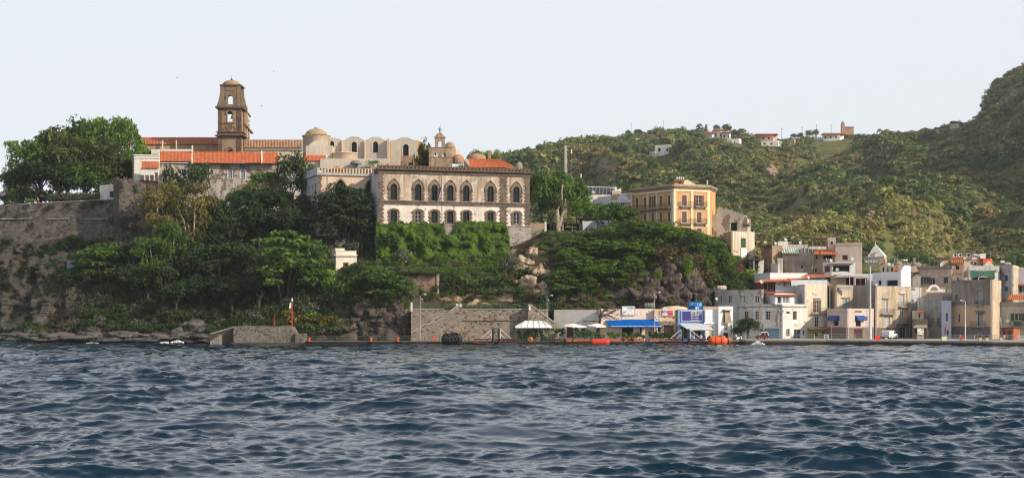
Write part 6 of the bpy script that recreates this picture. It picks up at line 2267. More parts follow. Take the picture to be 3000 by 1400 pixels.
pbox(2850,2912,812,822,368,1).build('roof_hut',flat('maroon_hut_wall',(.10,.03,.03),.8),None,label='low maroon roof wall in shadow under the green awning',cat='wall')

aw=thing('archway','dark arched passage between the grey ochre house and the right edge house','archway',at(2920,991,361))
f_=Face((2909,361),(2934,361));MB(f_.M).prism(rect(0,f_.L,1.2,f_.z(2920,929)),[arch(.25,f_.L-.2,1.21,f_.z(2920,937))],0,.6).build('arch_wall',plaster('arch_grey_render',(.36,.33,.29),.4,.4),aw)
pbox(2908,2936,932,992,364,.3).build('dark_back_sheet',DARK,aw)  # near-black sheet paints the passage's shade behind the arch
h10,f10,_=house('grey corner house at the right edge with green shutters and moulded cornice',[(2931,362),(3050,357)],885,plaster('plain_grey_render',(.44,.43,.41),.3,.35),[(0,2983,918,939,22,'o',{'col':GSH,'glass':DARK,'hood':PINKL,'bal':(2960,3008,955,940)})],depth=8,bands=[(0,886.5,884.8,.35,GREYC),(0,896,893,.2,GREYC)])
MB().corr(at(2953,877,360),at(3050,877,358),at(2958,863,366),at(3050,863,364),.4,.045).build('tiled_roof',TERRA,h10)
mb=MB(f10[0].M);u=f10[0].u(2953);z=f10[0].z(2953,944);mb.box(u-.4,u+.45,-.35,-.003,z,z+.6);mb.build('air_conditioner',WHITEP,h10)
MB(f10[0].M).tube((u,-.08,z+.6),(u,-.08,z+2.3),.05,n=5).build('conduit',WHITEP,h10)
MB(f10[0].M).box(f10[0].u(2973),f10[0].u(2993),-.88,-.84,f10[0].z(2983,954),f10[0].z(2983,941)).build('green_panel',GSH,h10)

h4,f4,_=house('rain streaked beige house with white balcony doors behind the parked van',[(2566.5,362),(2668.5,367)],838,BEI,
				  [(0,2594,878,916,13,'g',{'bal':(2580,2615.5,918.5,905),'hood':GREYC,'glass':flat('net_curtain_glass',(.42,.45,.47),.25)}),(0,2643,862.5,896,13,'g',{'bal':(2633.5,2660,897.5,884),'hood':WHITE_OLD,'glass':flat('net_curtain_glass',0)}),
				   (0,2643,908,929,12,'g',{'bal':(2633.5,2660,944,929),'glass':flat('grey_glass',(.16,.18,.2),.2)}),(0,2598.5,927,957,16,'g',{'glass':flat('net_curtain_glass',0)}),(0,2645,957,991,18,'g',{'frame':GREYP,'door':1}),(0,2598,966,991,22,'d',{'door':1}),(0,2615,927.5,931.5,3,'d')],depth=8)
f=f4[0]
hs=[rect(f.u(2636)-.005,f.u(2654)+.005,1.23,f.z(2645,957)),rect(f.u(2587)-.005,f.u(2609)+.005,1.23,f.z(2598,966))]
MB(f.M).prism([(0,1.21),(f.L,1.21),(f.L,f.z(2660,948)),(f.u(2626),f.z(2626,948)),(f.u(2626),f.z(2626,959.5)),(0,f.z(2568,959.5))],hs,-.07,-.003).build('plinth',TERR,h4)

h3,f3,_=house('brown grey house with a curved parapet rising behind the low station building',[(2423,373),(2448.5,367),(2499.5,371),(2568,368)],836,plaster('brown_grey_render',(.34,.29,.25),.6,.6,(.16,.13,.11)),[(1,2478.5,876,904,21,'s',{'col':flat('pale_blue_grey_shutter',0),'frame':GREYP,'hood':GREYC})],depth=8,mats={1:BEI})
mb=pbox(2459,2498,838,848,366.8,.5);mb.build('roof_terrace',GREYP,h3)
mb=MB();q=[at(2423,840,372),at(2448,840,372),at(2448,836,372),at(2437,834,372),at(2429,828,372),at(2423,818,372)]
mb.add(q+[v+Vector((0,.5,0)) for v in q],[tuple(range(6)),tuple(range(11,5,-1))]+[(i,i+6,(i+1)%6+6,(i+1)%6) for i in range(6)]);mb.build('curved_parapet',MATS['brown_grey_render'],h3)
st,fst,_=house('low pinkish harbour station with two blue domed awnings and dark plinth',[(2423,364),(2482.5,352),(2560,361)],904,plaster('pinkish_mauve_render',(.56,.45,.42),.15,.2),[(0,2448.5,938,955.5,16,'d'),(1,2514.5,938,956,15,'g',{'frame':BROWN}),(1,2513.5,963.5,991,25,'s',{'col':flat('dark_red_brown_door',(.06,.02,.015),.6),'door':1,'frame':BROWN}),(1,2540,926,938,5,'d')],depth=5,name='harbour_station',cat='building')
for i,f in enumerate(fst):
	hs=[rect(f.u(2501)-.005,f.u(2526)+.005,1.23,f.z(2513,963.5))] if i else []
	MB(f.M).prism(rect(0,f.L,1.21,zY(957.5,364)),hs,-.06-.01*i,-.003).build('plinth',plaster('brown_plinth',(.20,.165,.14),.4,.4),st)


def dome_awning(f,px0,px1,y0,y1,parent,m):
	u0,u1,z0,z1=f.u(px0),f.u(px1),f.z((px0+px1)/2,y1),f.z((px0+px1)/2,y0)
	mb=MB(f.M);n=8;h=z1-z0
	pr=[(-.003,z1)]+[(-.75*math.sin(t),z0+h*math.cos(t)*.98) for t in np.linspace(.25,math.pi/2,n)]+[(-.75,z0-.05),(-.003,z0-.05)]
	k=len(pr)
	mb.add([(u0,y,z) for y,z in pr]+[(u1,y,z) for y,z in pr],[tuple(range(k)),tuple(range(2*k-1,k-1,-1))]+[(i,i+k,(i+1)%k+k,(i+1)%k) for i in range(k)])
	return mb.build('dome_awning',m,parent)


BL=flat('royal_blue_awning',(.012,.06,.26),.7)
dome_awning(fst[0],2432,2459,924,938,st,BL)
dome_awning(fst[1],2505,2531,924,938,st,BL)
u,z=fst[1].uz(2514,912.5)
q=fst[1].wp(u,-.08,z)
text('CAPITANERIA',st,q,.5,IRON,rz=math.degrees(math.atan2(fst[1].d.y,fst[1].d.x)),sx=1.0)

h2,f2,_=house('tall cream house with a narrow balcony door and yellow shop front',[(2309,384),(2357.5,364),(2423.5,366)],837,plaster('stained_cream_render',(.70,.62,.48),.35,.5,(.36,.3,.24),.4,(.5,.46,.4)),
				  [(1,2394,878.5,915,11,'o',{'col':flat('brown_red_leaf',(.16,.07,.05),.7),'sur':WHITEP,'hood':GREYC,'bal':(2376,2424,917,902),'glass':DARK}),(1,2393,927,957,12,'h',{'col':WHITE_OLD,'sur':WHITE_OLD}),(1,2392,973,987,13,'d'),(1,2412,968,984,6,'d')],depth=6,mats={0:WHS})
f=f2[1]
hs=[rect(f.u(2385.5)-.005,f.u(2398.5)+.005,f.z(2392,987),f.z(2392,973)),rect(f.u(2409)-.005,f.u(2415)+.005,f.z(2412,984),f.z(2412,968))]
MB(f.M).prism(rect(f.u(2365),f.L,1.21,f.z(2390,961)),hs,-.05,-.003).build('yellow_front',flat('yellow_shop_paint',(.62,.44,.16),.8),h2)
mb=MB(f.M);a_,b_=f.u(2365),f.L+.2
mb.hexa([(a_,-1.0,f.z(2390,965)),(b_,-1.0,f.z(2390,965)),(b_,-.003,f.z(2390,961)),(a_,-.003,f.z(2390,961)),(a_,-1.0,f.z(2390,963)),(b_,-1.0,f.z(2390,963)),(b_,-.003,f.z(2390,957)),(a_,-.003,f.z(2390,957))]);mb.build('shop_awning',flat('tan_awning',(.50,.33,.18),.8),h2)
MB(f.M).box(f.u(2366),f.u(2383),-.12,-.055,1.25,f.z(2375,966)).build('graffiti_panel',flat('graffiti_yellow_green',(.42,.45,.05),.8,0,.3),h2)
MB(f.M).box(f.u(2368),f.u(2381),-.14,-.125,f.z(2375,974),f.z(2375,968)).build('graffiti_tag',GREYP,h2)
MB(f.M).box(f.u(2412),f.u(2419),-.35,-.003,f.z(2415,956),f.z(2415,947)).build('air_conditioner',GREYP,h2)
mb=pbox(2318,2423,820,837,371,.4);mb.build('roof_wall',WHB,h2)

h1,f1,_=house('peeling white two storey corner block with a blue garage door beside the round tree',[(2094,374),(2293,357),(2363,364)],892,WHS,
				  [(0,2186,911,937,14,'h',{'col':PINKL}),(0,2217,911,936.5,12,'h',{'col':PINKL}),(0,2249,910.5,937,14,'h',{'col':PINKL}),(0,2261,961.5,991,44,'s',{'col':flat('sky_blue_garage',(.16,.34,.48),.7),'frame':flat('sky_blue_garage',0),'door':1}),
				   (0,2170,968,991,9,'d',{'door':1}),(0,2190,962,991,10,'d',{'door':1}),
				   (1,2309.5,912.5,920,12,'d'),(1,2328.5,910.8,937,12,'s',{'col':BROWN,'sur':WHITE_OLD}),(1,2309,963,985,11,'g'),(1,2336.5,964,991,21,'g',{'door':1}),(1,2356,966,984,6,'d')],depth=9)
for f,a_,b_ in ((f1[0],2160,2293),(f1[1],2293,2363)):
	MB(f.M).box(f.u(a_) if a_>2160 else f.u(2160),f.L+.1,-.22,-.003,f.z(2290,899.5),f.z(2290,896)).build('cornice',GREYC,h1)
MB(f1[1].M).box(f1[1].u(2326),f1[1].u(2345.5),-.08,-.003,f1[1].z(2335,957),f1[1].z(2335,947.5)).build('sign_frame',CREAM,h1)
mb=MB(f1[0].M)
u=f1[0].u(2287);mb.tube((u,-.1,1.3),(u,-.1,f1[0].z(2287,893)),.07,n=6);mb.build('drainpipe',GREYP,h1)
mb=MB(f1[0].M);u=f1[0].u(2163);mb.tube((u,-.1,5),(u,-.1,f1[0].z(2163,856)),.08,n=6);mb.build('drainpipe',GREYP,h1)
h1b,f1b,_=house('peeling white upper storey with paired narrow windows set back on the corner block',[(2094,374.6),(2234,362.6)],850.5,plaster('pinkish_peeling_white',(.62,.58,.56),.4,.5,(.32,.28,.25),.4,(.34,.31,.29)),
					[(0,2113,865.5,887,5,'d',{'sur':WHITE_OLD}),(0,2136.5,865.5,887,5,'d',{'sur':WHITE_OLD}),(0,2143,865.5,887,5,'d',{'sur':WHITE_OLD}),(0,2181,865,886.5,5,'h',{'col':PINKL}),(0,2215,865,886.5,6,'s',{'col':BROWN,'sur':WHITE_OLD}),(0,2222,865,886.5,6,'s',{'col':BROWN,'sur':WHITE_OLD})],ybase=905,depth=8,cat='storey',name='upper_storey')
vr,fvr,_=house('glazed roof veranda with an orange roof on the white corner block',[(2234,369),(2270,360.5),(2336,366)],860,WHB,[(1,2284,868,889,12,'d',{'door':1}),(1,2303,867,888,20,'g',{'glass':flat('grey_glass',0)})],ybase=893,depth=3,cat='veranda',name='veranda')
MB().corr(at(2266,864.5,358.6),at(2338,863,364.6),at(2233,852.5,368),at(2322,855,370),.4,.045).build('roof',TERRA,vr)

# ------------------------------------------------------------------ restaurant, rental shop and the white blocks on the quay
RW=plaster('restaurant_grey_wall',(.62,.60,.57),.2,.25,(.4,.36,.32))
RP=plaster('restaurant_pink_wall',(.74,.60,.52),.15,.2,(.5,.38,.32))
RPE=plaster('restaurant_peach_wall',(.76,.55,.36),.15,.2,(.5,.36,.24))
rs,frs,_=house('plain pale grey restaurant wall behind the two parasols',[(1623,360),(1758,356.5)],907.5,RW,[(0,1670,956,990,22,'s',{'col':flat('dark_maroon_door',(.09,.02,.02),.6),'door':1})],zb=.85,depth=6,cat='restaurant wing',name='restaurant_wing')
rs2,frs2,_=house('pink seafront restaurant with wide blue awning and white shells on its wall',[(1758,354.6),(1917,356)],904,RP,[(0,1839.5,948,992,35,'d',{'door':1}),(0,1877,956,985,7,'d')],zb=.85,depth=7,cat='restaurant',name='restaurant')
for p,y in ((1834.5,928),(1868.5,921),(1880.5,918.5),(1887,928),(1896,915),(1902.5,910)):
	f=frs2[0];u,z=f.uz(p,y);mb=MB(f.M)
	mb.add([(u,-.16,z)]+[(u+(.3 if k%2 else .24)*math.cos(a_),-.02,z+(.26 if k%2 else .2)*math.sin(a_)) for k,a_ in enumerate(np.linspace(.3,5.6,12))],[(0,k,k+1) for k in range(1,12)]+[(0,12,1)])
	mb.build('wall_shell',WHITEP,rs2)
pe,fpe,_=house('small peach building with stone clad ground floor beside the rental shop',[(1917,354.7),(1985.5,354.5)],905,RPE,[(0,1959,952,990,29,'g',{'frame':BROWN,'door':1,'glass':flat('red_brown_glass',(.07,.02,.012),.3)}),(0,1931,956,974,10,'d')],zb=.85,depth=7,cat='building',name='peach_building')
f=fpe[0]
mb=MB(f.M);mb.prism(rect(.02,f.L-.02,.87,f.z(1950,940)),[rect(f.u(1944.5)-.01,f.u(1973.5)+.01,.88,f.z(1959,952)),rect(f.u(1926)-.01,f.u(1936)+.01,f.z(1931,974),f.z(1931,956))],-.14,-.003)
mb.build('stone_cladding',stone('pale_stone_cladding',((.46,.42,.36),(.36,.32,.27),(.2,.17,.14)),3.2,(.14,.12,.1),1.2,.1,.9),pe)
mb=MB(f.M)
for p,y in ((1947,928.5),(1962.5,928.5)):
	u,z=f.uz(p,y);mb.lathe([(.01,-.06),(.1,-.06),(.12,-.003)],10,(u,0,z),axis='y')
mb.build('dark_vent_discs',DARK,pe)  # dark discs on the face paint the shade of the vents
mb=MB(f.M);u,z=f.uz(1974.5,928.5);mb.lathe([(.06,-.02),(.06,-.14),(.3,-.14),(.34,-.02)],14,(u,0,z),axis='y');mb.build('round_plaque',flat('brass',(.5,.26,.06),.4,.6),pe)
mb=MB(f.M);u=f.u(1981.5);mb.tube((u,-.1,.9),(u,-.1,f.z(1981,908)),.13,n=7);mb.build('copper_downpipe',flat('copper_pipe',(.28,.11,.04),.6),pe)


def signboard(name,label,f,px0,px1,y0,y1,m,rim,cat='sign',parent=None,y=-.22):
	u0,u1,z0,z1=f.u(px0),f.u(px1),f.z((px0+px1)/2,y1),f.z((px0+px1)/2,y0)
	q=f.wp(u0,y,z0)
	t=thing(name,label,cat,q)
	MB(f.M).box(u0,u1,y,-.005,z0,z1).build('board',m,t)
	mb=MB(f.M);e=.09;mb.prism(rect(u0-e,u1+e,z0-e,z1+e),[rect(u0+.02,u1-.02,z0+.02,z1-.02)],y-.05,-.006);mb.build('frame',rim,t)
	return t,lambda px,py,o=-.03:f.wp(f.u(px),y+o,f.z(px,py)),(u0,u1,z0,z1)


GRTXT=flat('grey_letters',(.22,.25,.26),.6)
s1,P1,_=signboard('restaurant_sign','white framed restaurant sign with grey script above the blue awning',frs2[0],1822.5,1859,897.5,922,WHI,GREYP)
text('La Conchiglia',s1,P1(1840.5,901.5),.42,GRTXT,shear=.3)
for i,ch_ in enumerate('Ristorante'):
	a_=R(155-130*i/9);text(ch_,s1,P1(1840.5+11.5*math.cos(a_),919-10.5*math.sin(a_)),.3,GRTXT)
text('al mare',s1,P1(1840.5,917.5),.26,GRTXT,shear=.3)
s2,P2,_=signboard('pink_sign','magenta and white shop sign with a round white top',fpe[0],1936,1971,909.5,924,flat('magenta_board',(.62,.02,.12),.5),WHITEP)
f=fpe[0];mb=MB(f.M);u,z=f.uz(1948,908);mb.lathe([(.01,-.3),(.55,-.3),(.58,-.2),(.58,-.01)],20,(u,0,z),axis='y');mb.build('round_top',WHITEP,s2)
MB(f.M).box(f.u(1940),f.u(1956),-.3,-.2,f.z(1948,923.4),f.z(1948,916.5)).build('white_panel',WHITEP,s2)
text('ORO',s2,P2(1948,912,-.12),.45,GRTXT);text('Gelateria',s2,P2(1963.5,914,-.05),.26,WHITEP,shear=.3)
s3,P3,_=signboard('ice_cream_poster','white poster with purple and pink ice cream pictures at the blue awning corner',fpe[0],1917.3,1932.5,923,939,WHI,WHITEP,'poster')
for i,(p,y,r,m_) in enumerate(((1920,929,.14,flat('purple_print',(.16,.03,.2),.6)),(1924,934,.2,flat('pink_print',(.6,.2,.28),.6)),(1929,927,.2,flat('lilac_print',(.4,.35,.5),.6)),(1930.5,936,.16,flat('navy_print',(.06,.06,.2),.6)),(1921,936.5,.13,flat('pink_print',0)))):
	q=P3(p,y,-.02);MB().lathe([(.01,0),(r,0),(r,.02)],12,q,axis='y').build('printed_scoop',m_,s3)

ba_=thing('blue_awning','broad royal blue three panel awning over the restaurant front','awning',at(1850,959,352.6))
f=frs2[0]
for a0,a1,b0,b1 in ((1769.5,1817.5,1789.5,1838),(1818.3,1867.6,1839.3,1888),(1868.4,1920,1889.4,1936.8)):
	ya,yb_=355.3,352.0
	mb=MB()
	mb.hexa([at(b0,955.5,yb_),at(b1,955.5,yb_),at(a1,936.4,ya),at(a0,936.4,ya),at(b0,954.5,yb_),at(b1,954.5,yb_),at(a1,935.5,ya),at(a0,935.5,ya)])
	o=mb.build('awning_panel',BLUEC,ba_)
	mb=MB();q0,q1=at(b0,956.2,yb_-.06),at(b1,954.6,yb_-.06);mb.box(q0.x,q1.x,yb_-.1,yb_+.02,q0.z,q1.z);mb.build('front_bar',WHITEP,o)
	mb=MB();q0,q1=at(b0,959,yb_),at(b1,956.3,yb_);mb.box(q0.x,q1.x,yb_-.03,yb_,q0.z,q1.z);mb.build('valance',BLUEC,o)
for p0,p1 in ((1779,1796),):
	MB().tube(at(p0,977,354.9),at(p1,957,352.2),.045,n=5).build('arm',WHITEP,ba_)

BLS=plaster('sky_blue_shop_wall',(.20,.36,.68),.12,.15,(.15,.25,.45))
dmr,fdm,_=house('sky blue scooter rental shop with a grey awning',[(1985.8,354.1),(2065,355)],906,BLS,[(0,2003,958,992,22,'g',{'frame':GREYP,'door':1}),(0,2045,966,992,20,'d',{'door':1})],zb=.85,depth=7,cat='shop',name='rental_shop')
s4,P4,bb=signboard('rental_sign','deep blue rental sign with large white letters on the sky blue shop',fdm[0],1997,2055.5,911,940.5,flat('deep_blue_board',(.028,.03,.22),.5),WHITEP)
text('DA MARCELLO',s4,P4(2026,916.5),.78,WHITEP,sx=.80,shear=.12)
text('NOLEGGIO RENT',s4,P4(2025.5,924),.48,WHITEP,sx=.85,shear=.12)
text('Scooter Bici e Auto',s4,P4(2026,930.6),.40,WHITEP,sx=.9,shear=.35)
text('INFO +39 333 1607976',s4,P4(2026,937.2),.34,WHITEP,sx=.92)
ga_=thing('grey_awning','pale grey striped awning with scalloped edge over the rental shop','awning',at(2040,968,351.8))
n=26
mb=MB();mb.hexa([at(2014.5,965.2,351.6),at(2090,965.2,351.6),at(2066.5,948,354.3),at(1989,948,354.3),at(2014.5,964.3,351.6),at(2090,964.3,351.6),at(2066.5,947.2,354.3),at(1989,947.2,354.3)])
m_,nt,p_=newmat('grey_striped_cloth');wv_=nd(nt,'ShaderNodeTexWave');wv_.inputs['Scale'].default_value=1.3;nt.links.new(coords(nt),wv_.inputs[0]);nt.links.new(mix(nt,mapr(nt,wv_.outputs[0],.4,.6),(.42,.45,.50),(.56,.58,.61)),p_.inputs['Base Color']);p_.inputs['Roughness'].default_value=.85
mb.build('canopy_cloth',m_,ga_)
for i in range(n):
	a0,a1=2014.5+75.5*i/n,2014.5+75.5*(i+.92)/n
	q0,q1=at(a0,968.3,351.55),at(a1,965.3,351.55)
	mb=MB();w_=q1.x-q0.x
	mb.prism([(q0.x,q1.z),(q0.x,q0.z+.08),(q0.x+w_*.5,q0.z),(q1.x,q0.z+.08),(q1.x,q1.z)][::1],[],351.53,351.57)
	mb.build('scallop',WHITEP if i%2 else GREYP,ga_)
mb=MB();q0,q1=at(2014,965.9,351.5),at(2090.5,964,351.5);mb.box(q0.x,q1.x,351.45,351.6,q0.z,q1.z);mb.build('front_bar',WHITEP,ga_)
wb1,fw1,_=house('white rendered garage block between the blue shop and the tall white block',[(2065.2,354.2),(2104,354.9)],906.3,WHI,[(0,2083,954,991,15,'s',{'col':plaster('cream_roller',(.62,.52,.36),.2,.3),'door':1,'frame':WHITEP})],zb=.85,depth=7,cat='building',name='white_block',bands=[(0,948.5,944.5,.3,WHI)])
wb2,fw2,_=house('tall bright white block with rolled down tan blind and pink edged openings',[(2104.2,353.9),(2145.5,355.2)],897.3,WHI,[(0,2126,952,966.5,11,'s',{'col':GREYP,'frame':flat('pink_frame',(.65,.16,.2),.6)}),(0,2127,974,991,15,'d',{'door':1,'frame':flat('pink_frame',0)}),(0,2127,910,945,15,'d')],zb=.95,depth=7,cat='building',name='white_block')
f=fw2[0]
mb=MB(f.M);a_,b_=f.u(2120),f.u(2137.5)
mb.hexa([(a_-.1,-.8,f.z(2128,946)),(b_+.1,-.8,f.z(2128,946)),(b_+.1,-.76,f.z(2128,946)),(a_-.1,-.76,f.z(2128,946)),(a_+.15,-.2,f.z(2128,909)),(b_-.15,-.2,f.z(2128,909)),(b_-.15,-.16,f.z(2128,909)),(a_+.15,-.16,f.z(2128,909))]);mb.build('tan_blind',plaster('tan_blind_cloth',(.36,.28,.2),.3,.4),wb2)
MB(f.M).hexa([(f.u(2117),-1.0,f.z(2128,908)),(f.u(2143),-1.0,f.z(2128,909)),(f.u(2143),-.003,f.z(2128,907)),(f.u(2117),-.003,f.z(2128,907)),(f.u(2117),-1.0,f.z(2128,907.3)),(f.u(2143),-1.0,f.z(2128,908)),(f.u(2143),-.003,f.z(2128,905)),(f.u(2117),-.003,f.z(2128,905))]).build('blind_hood',CREAM,wb2)
for f,a0,a1 in ((fw2[0],2139.5,2145.3),):
	mb=MB(f.M)
	for i in range(8):
		z=1.3+i*.5;mb.box(f.L-(.55 if i%2 else .38),f.L+.03,-.06,-.003,z,z+.42)
	mb.build('corner_stones',plaster('greenish_corner',(.5,.55,.5),.3,.3),wb2)
house('low brown roof wall behind the white blocks',[(2060,362),(2106,362)],897.5,PINK,[],ybase=930,depth=2,cat='wall',name='roof_wall')
MB().lathe([(3.0,0),(2.9,.3),(2.2,.55),(.01,.75)],24,at(1975,905.5,360)).build('roof_vault',RPE,pe)
for i,(a0,a1,Y,lb) in enumerate(((2019.5,2039,361.5,'rear of three bright blue water tanks on the shop roof'),(2033,2058,359.8,'front of three bright blue water tanks on the shop roof'),(2026,2044,363.4,'hindmost blue water tank, mostly hidden, on the shop roof'))):
	barrel(a0,a1,884.5+i*.6,905,Y,flat('bright_blue_tank',(.02,.25,.66),.45),lb,group='blue tanks on the shop roof')
barrel(1887,1920,887,902.5,359,plaster('dark_green_grey_tank',(.17,.19,.17),.4,.2),'large dark grey tank lying on the restaurant roof')
barrel(1976,1991,894.5,902.5,361,plaster('pale_grey_tank',(.34,.34,.33),.4,.2),'small grey tank lying on the peach building roof')
barrel(2101,2129,836,850.3,370,plaster('cream_tank',(.56,.49,.38),.3,.3),'cream cylindrical tank on the left end of the white corner block')
cw_=thing('roof_cooler','small white roof air cooler in front of the blue tanks','air cooler',at(2042,906,356.5))
pbox(2038,2048,898.5,905.5,356,.8).build('casing',WHITEP,cw_);pbox(2042,2047,900,904.5,355.96,.03).build('grille',GREYP,cw_)

# ------------------------------------------------------------------ retaining wall, stairs, jetty
RET=stone('retaining_rubble',((.40,.345,.29),(.30,.25,.205),(.20,.11,.075)),1.5,(.40,.355,.31),1.35,.3,1.0)
JET=stone('jetty_rubble',((.30,.275,.245),(.20,.18,.16),(.12,.10,.085)),1.9,(.25,.23,.20),1.3,.6,1.0)
COP=plaster('pale_coping',(.45,.41,.36),.4,.5)
rw=thing('retaining_wall','tall rubble retaining wall with stairs above the pier','retaining wall',at(1400,992,358))
mb=MB();a,b=at(1204,992,358),at(1606,907.5,358);mb.box(a.x,b.x,358,364,.6,b.z);mb.build('masonry',RET,rw)
mb=pbox(1209,1300,904.2,907.4,357.85,1.2);mb.build('coping',COP,rw)
mb=pbox(1353,1546,904.5,907.4,357.85,1.2);mb.build('coping',COP,rw)
mb=pbox(1570,1607,906,909,357.85,1.2);mb.build('coping',COP,rw)
X=lambda p,Y:(p-1500)*Y/F
sY=355.6


def sloped(pts,base,Y0,Y1,name,m,parent,cop=.3,copm=None):
	P=[(X(p,Y0),zY(y,Y0)) for p,y in pts]
	mb=MB();mb.prism([(P[0][0],base),(P[-1][0],base)]+P[::-1],[],Y0,Y1);o=mb.build(name,m,parent)
	MB().prism(P+[(x,z+cop) for x,z in P[::-1]],[],Y0-.12,Y0+.55).build('coping',copm or COP,parent)
	return o


sloped([(1205,977),(1243,951.5),(1258,950),(1294,920),(1310,919.5),(1346,892),(1353,892)],.6,sY,357.9,'stair_wall',RET,rw)
sloped([(1547,895),(1556,895),(1623,945),(1631,945.5)],.6,sY,357.9,'stair_wall',RET,rw)
for p,y0,y1 in ((1205.5,886,912),(1339,889,899),(1349,889,899),(1552,892,909)):
	pbox(p-2.6,p+2.6,y0,y1,355.5,.45).build('post',WHITE_OLD,rw)
st_n=0
for i in range(16): # steps behind the stair wall
	t=i/15
	p,y=1207+135*t,977-84*t
	pbox(p,p+9,y,y+4,356.4,1.4).build('step',CONC,rw)
mb=MB();a,b=at(1300,938.5,357.9),at(1545,936,357.9);mb.box(a.x,b.x,357.72,358.0,a.z,b.z);mb.build('ledge',RET,rw)
gr_=thing('green_railing','green metal railing along the top of the retaining wall','railing',at(1400,907,358.4))
for seg in ((1211,1335),(1355,1550),(1556,1606)):
	mb=MB()
	for y in (890.5,896,901):mb.tube(at(seg[0],y,358.4),at(seg[1],y+.5,358.4),.035,n=4)
	mb.build('rails',GREENR,gr_)
	n=int((seg[1]-seg[0])/28)+1
	for i in range(n+1):
		p=seg[0]+(seg[1]-seg[0])*i/n
		MB().tube(at(p,905,358.4),at(p,889.8,358.4),.05,n=5).build('post',GREENR,gr_)

tr1=thing('terrace_wall','reddish brown plastered terrace wall below the ivy hedge','wall',at(1225,866,370))
pbox(1166,1284,803,868,370.2,2).build('wall',plaster('reddish_terrace_render',(.34,.22,.16),.6,.6,(.14,.1,.075),.5,(.26,.2,.15)),tr1)
pbox(1279,1286,802,868,370,2).build('pier',COP,tr1)
tr2=thing('terrace_wall','long pale stained wall between the ledge shrubs and the retaining wall','wall',at(1395,908,371))
pbox(1292,1502,860,912,371.2,2).build('wall',plaster('pale_stained_terrace',(.48,.38,.28),.7,.6,(.2,.15,.1),.8,(.34,.25,.17)),tr2)
jt=thing('stone_jetty','weathered rubble stone jetty block with a sloping ramp wall at the water','jetty',at(770,1007,354))
mb=MB()
P=[(684,960),(690,955),(760,954.5),(800,956),(840,953.5),(853,958),(862,972),(864,978)]
pts=[(X(p,353),zY(y,353)) for p,y in P]
mb.prism([(pts[0][0],-2),(pts[-1][0],-2)]+pts[::-1],[],353,359);mb.build('masonry',JET,jt)
pbox(864.2,890,977,1030,352.4,6).build('low_step',JET,jt)
pbox(676,894,1003.8,1030,351.3,7).build('footing',plaster('wet_dark_concrete',(.06,.055,.05),.5,.3),jt)
MB().prism([(X(p,354.5),zY(y,354.5)) for p,y in ((612,1010),(684,1010),(684,960),(615,979),(612,979.5))],[],354.5,357).build('ramp_wall',plaster('dark_ramp_concrete',(.055,.05,.045),.6,.5),jt)
MB().tube(at(615,978.5,354.3),at(690,956.5,354.3),.14,n=5).build('ramp_rail',COP,jt)
for i in range(5):pbox(616+6*i,623+6*i,998-4.2*i,1010,353.6,.9).build('step',CONC,jt)
sw=thing('slope_stair','pale broken stair wall climbing the slope behind the stone jetty','stair',at(770,950,366))
g=random.Random(8)
for i in range(15):
	t=i/14
	p,y=706+118*t,950-52*t+3*math.sin(7*t)
	q=hl_at(p,y)
	MB().box(q.x-.45,q.x+.5,q.y-1.1,q.y+1.0,q.z-1.2,q.z+.55+g.uniform(-.1,.15)).build('step',CONC,sw)
lp=thing('harbour_light','slim red harbour light pole with white lamp and sign on the stone jetty','harbour light',at(855.5,957,355.5))
MB().tube(at(855.5,960,355.5),at(855.5,882,355.5),.14,.11,8).build('pole',flat('signal_red',(.5,.015,.015),.5),lp)
MB().lathe([(.01,0),(.2,.02),(.2,.3),(.13,.35),(.13,.62),(.01,.7)],10,at(855.5,882,355.5)).build('lamp',WHITEP,lp)
MB().hexa([at(846.5,903,355.4),at(853,904,355.4),at(853,904,355.46),at(846.5,903,355.46),at(849,886,355.4),at(853.5,887,355.4),at(853.5,887,355.46),at(849,886,355.46)]).build('sign_plate',WHITEP,lp)
MB().tube(at(803,956,356),at(803,922,356),.07,n=5).build('marker_pole',flat('signal_red',0),None,label='thin red marker pole standing on the middle of the stone jetty',cat='pole')
ss=thing('cliff_steps','straight flight of stone steps on the grassy slope at the far left','steps',hl_at(135,945))
for i in range(14):
	t=i/13
	p,y=119+26*t,947-52*t
	q=hl_at(p,y)
	MB().box(q.x-.85,q.x+.85,q.y-.9,q.y+.2,q.z+.1,q.z+.3).build('step',plaster('worn_step_stone',(.17,.155,.135),.4,.3),ss)

# ------------------------------------------------------------------ lamp posts, masts, signs
def lamp_post(px,y0,y1,Y,label,m=STEEL,arm=1,r=.075,heads=1):
	b=at(px,y1,Y)
	t=thing('street_lamp',label,'street lamp',b,'lamp posts along the quay')
	top=zY(y0,Y)
	mb=MB();mb.tube(b,(b.x,Y,b.z+(top-b.z)*.45),r*1.5,r*1.4,8);mb.tube((b.x,Y,b.z+(top-b.z)*.45),(b.x,Y,top),r,r*.8,8);mb.build('pole',m,t)
	MB().path([(b.x,Y,top-.02),(b.x+arm*.25,Y-.1,top+.25),(b.x+arm*.9,Y-.3,top+.32)],.04,5).build('arm',m,t)
	MB().ball((b.x+arm*1.0,Y-.35,top+.27),.34,.2,.12,10,6).build('lamp_head',WHITEP,t)
	if heads>1:
		MB().ball((b.x+.28,Y-.1,top-.75),.2,.16,.2,8,6).build('floodlight',GREYP,t)
	return t


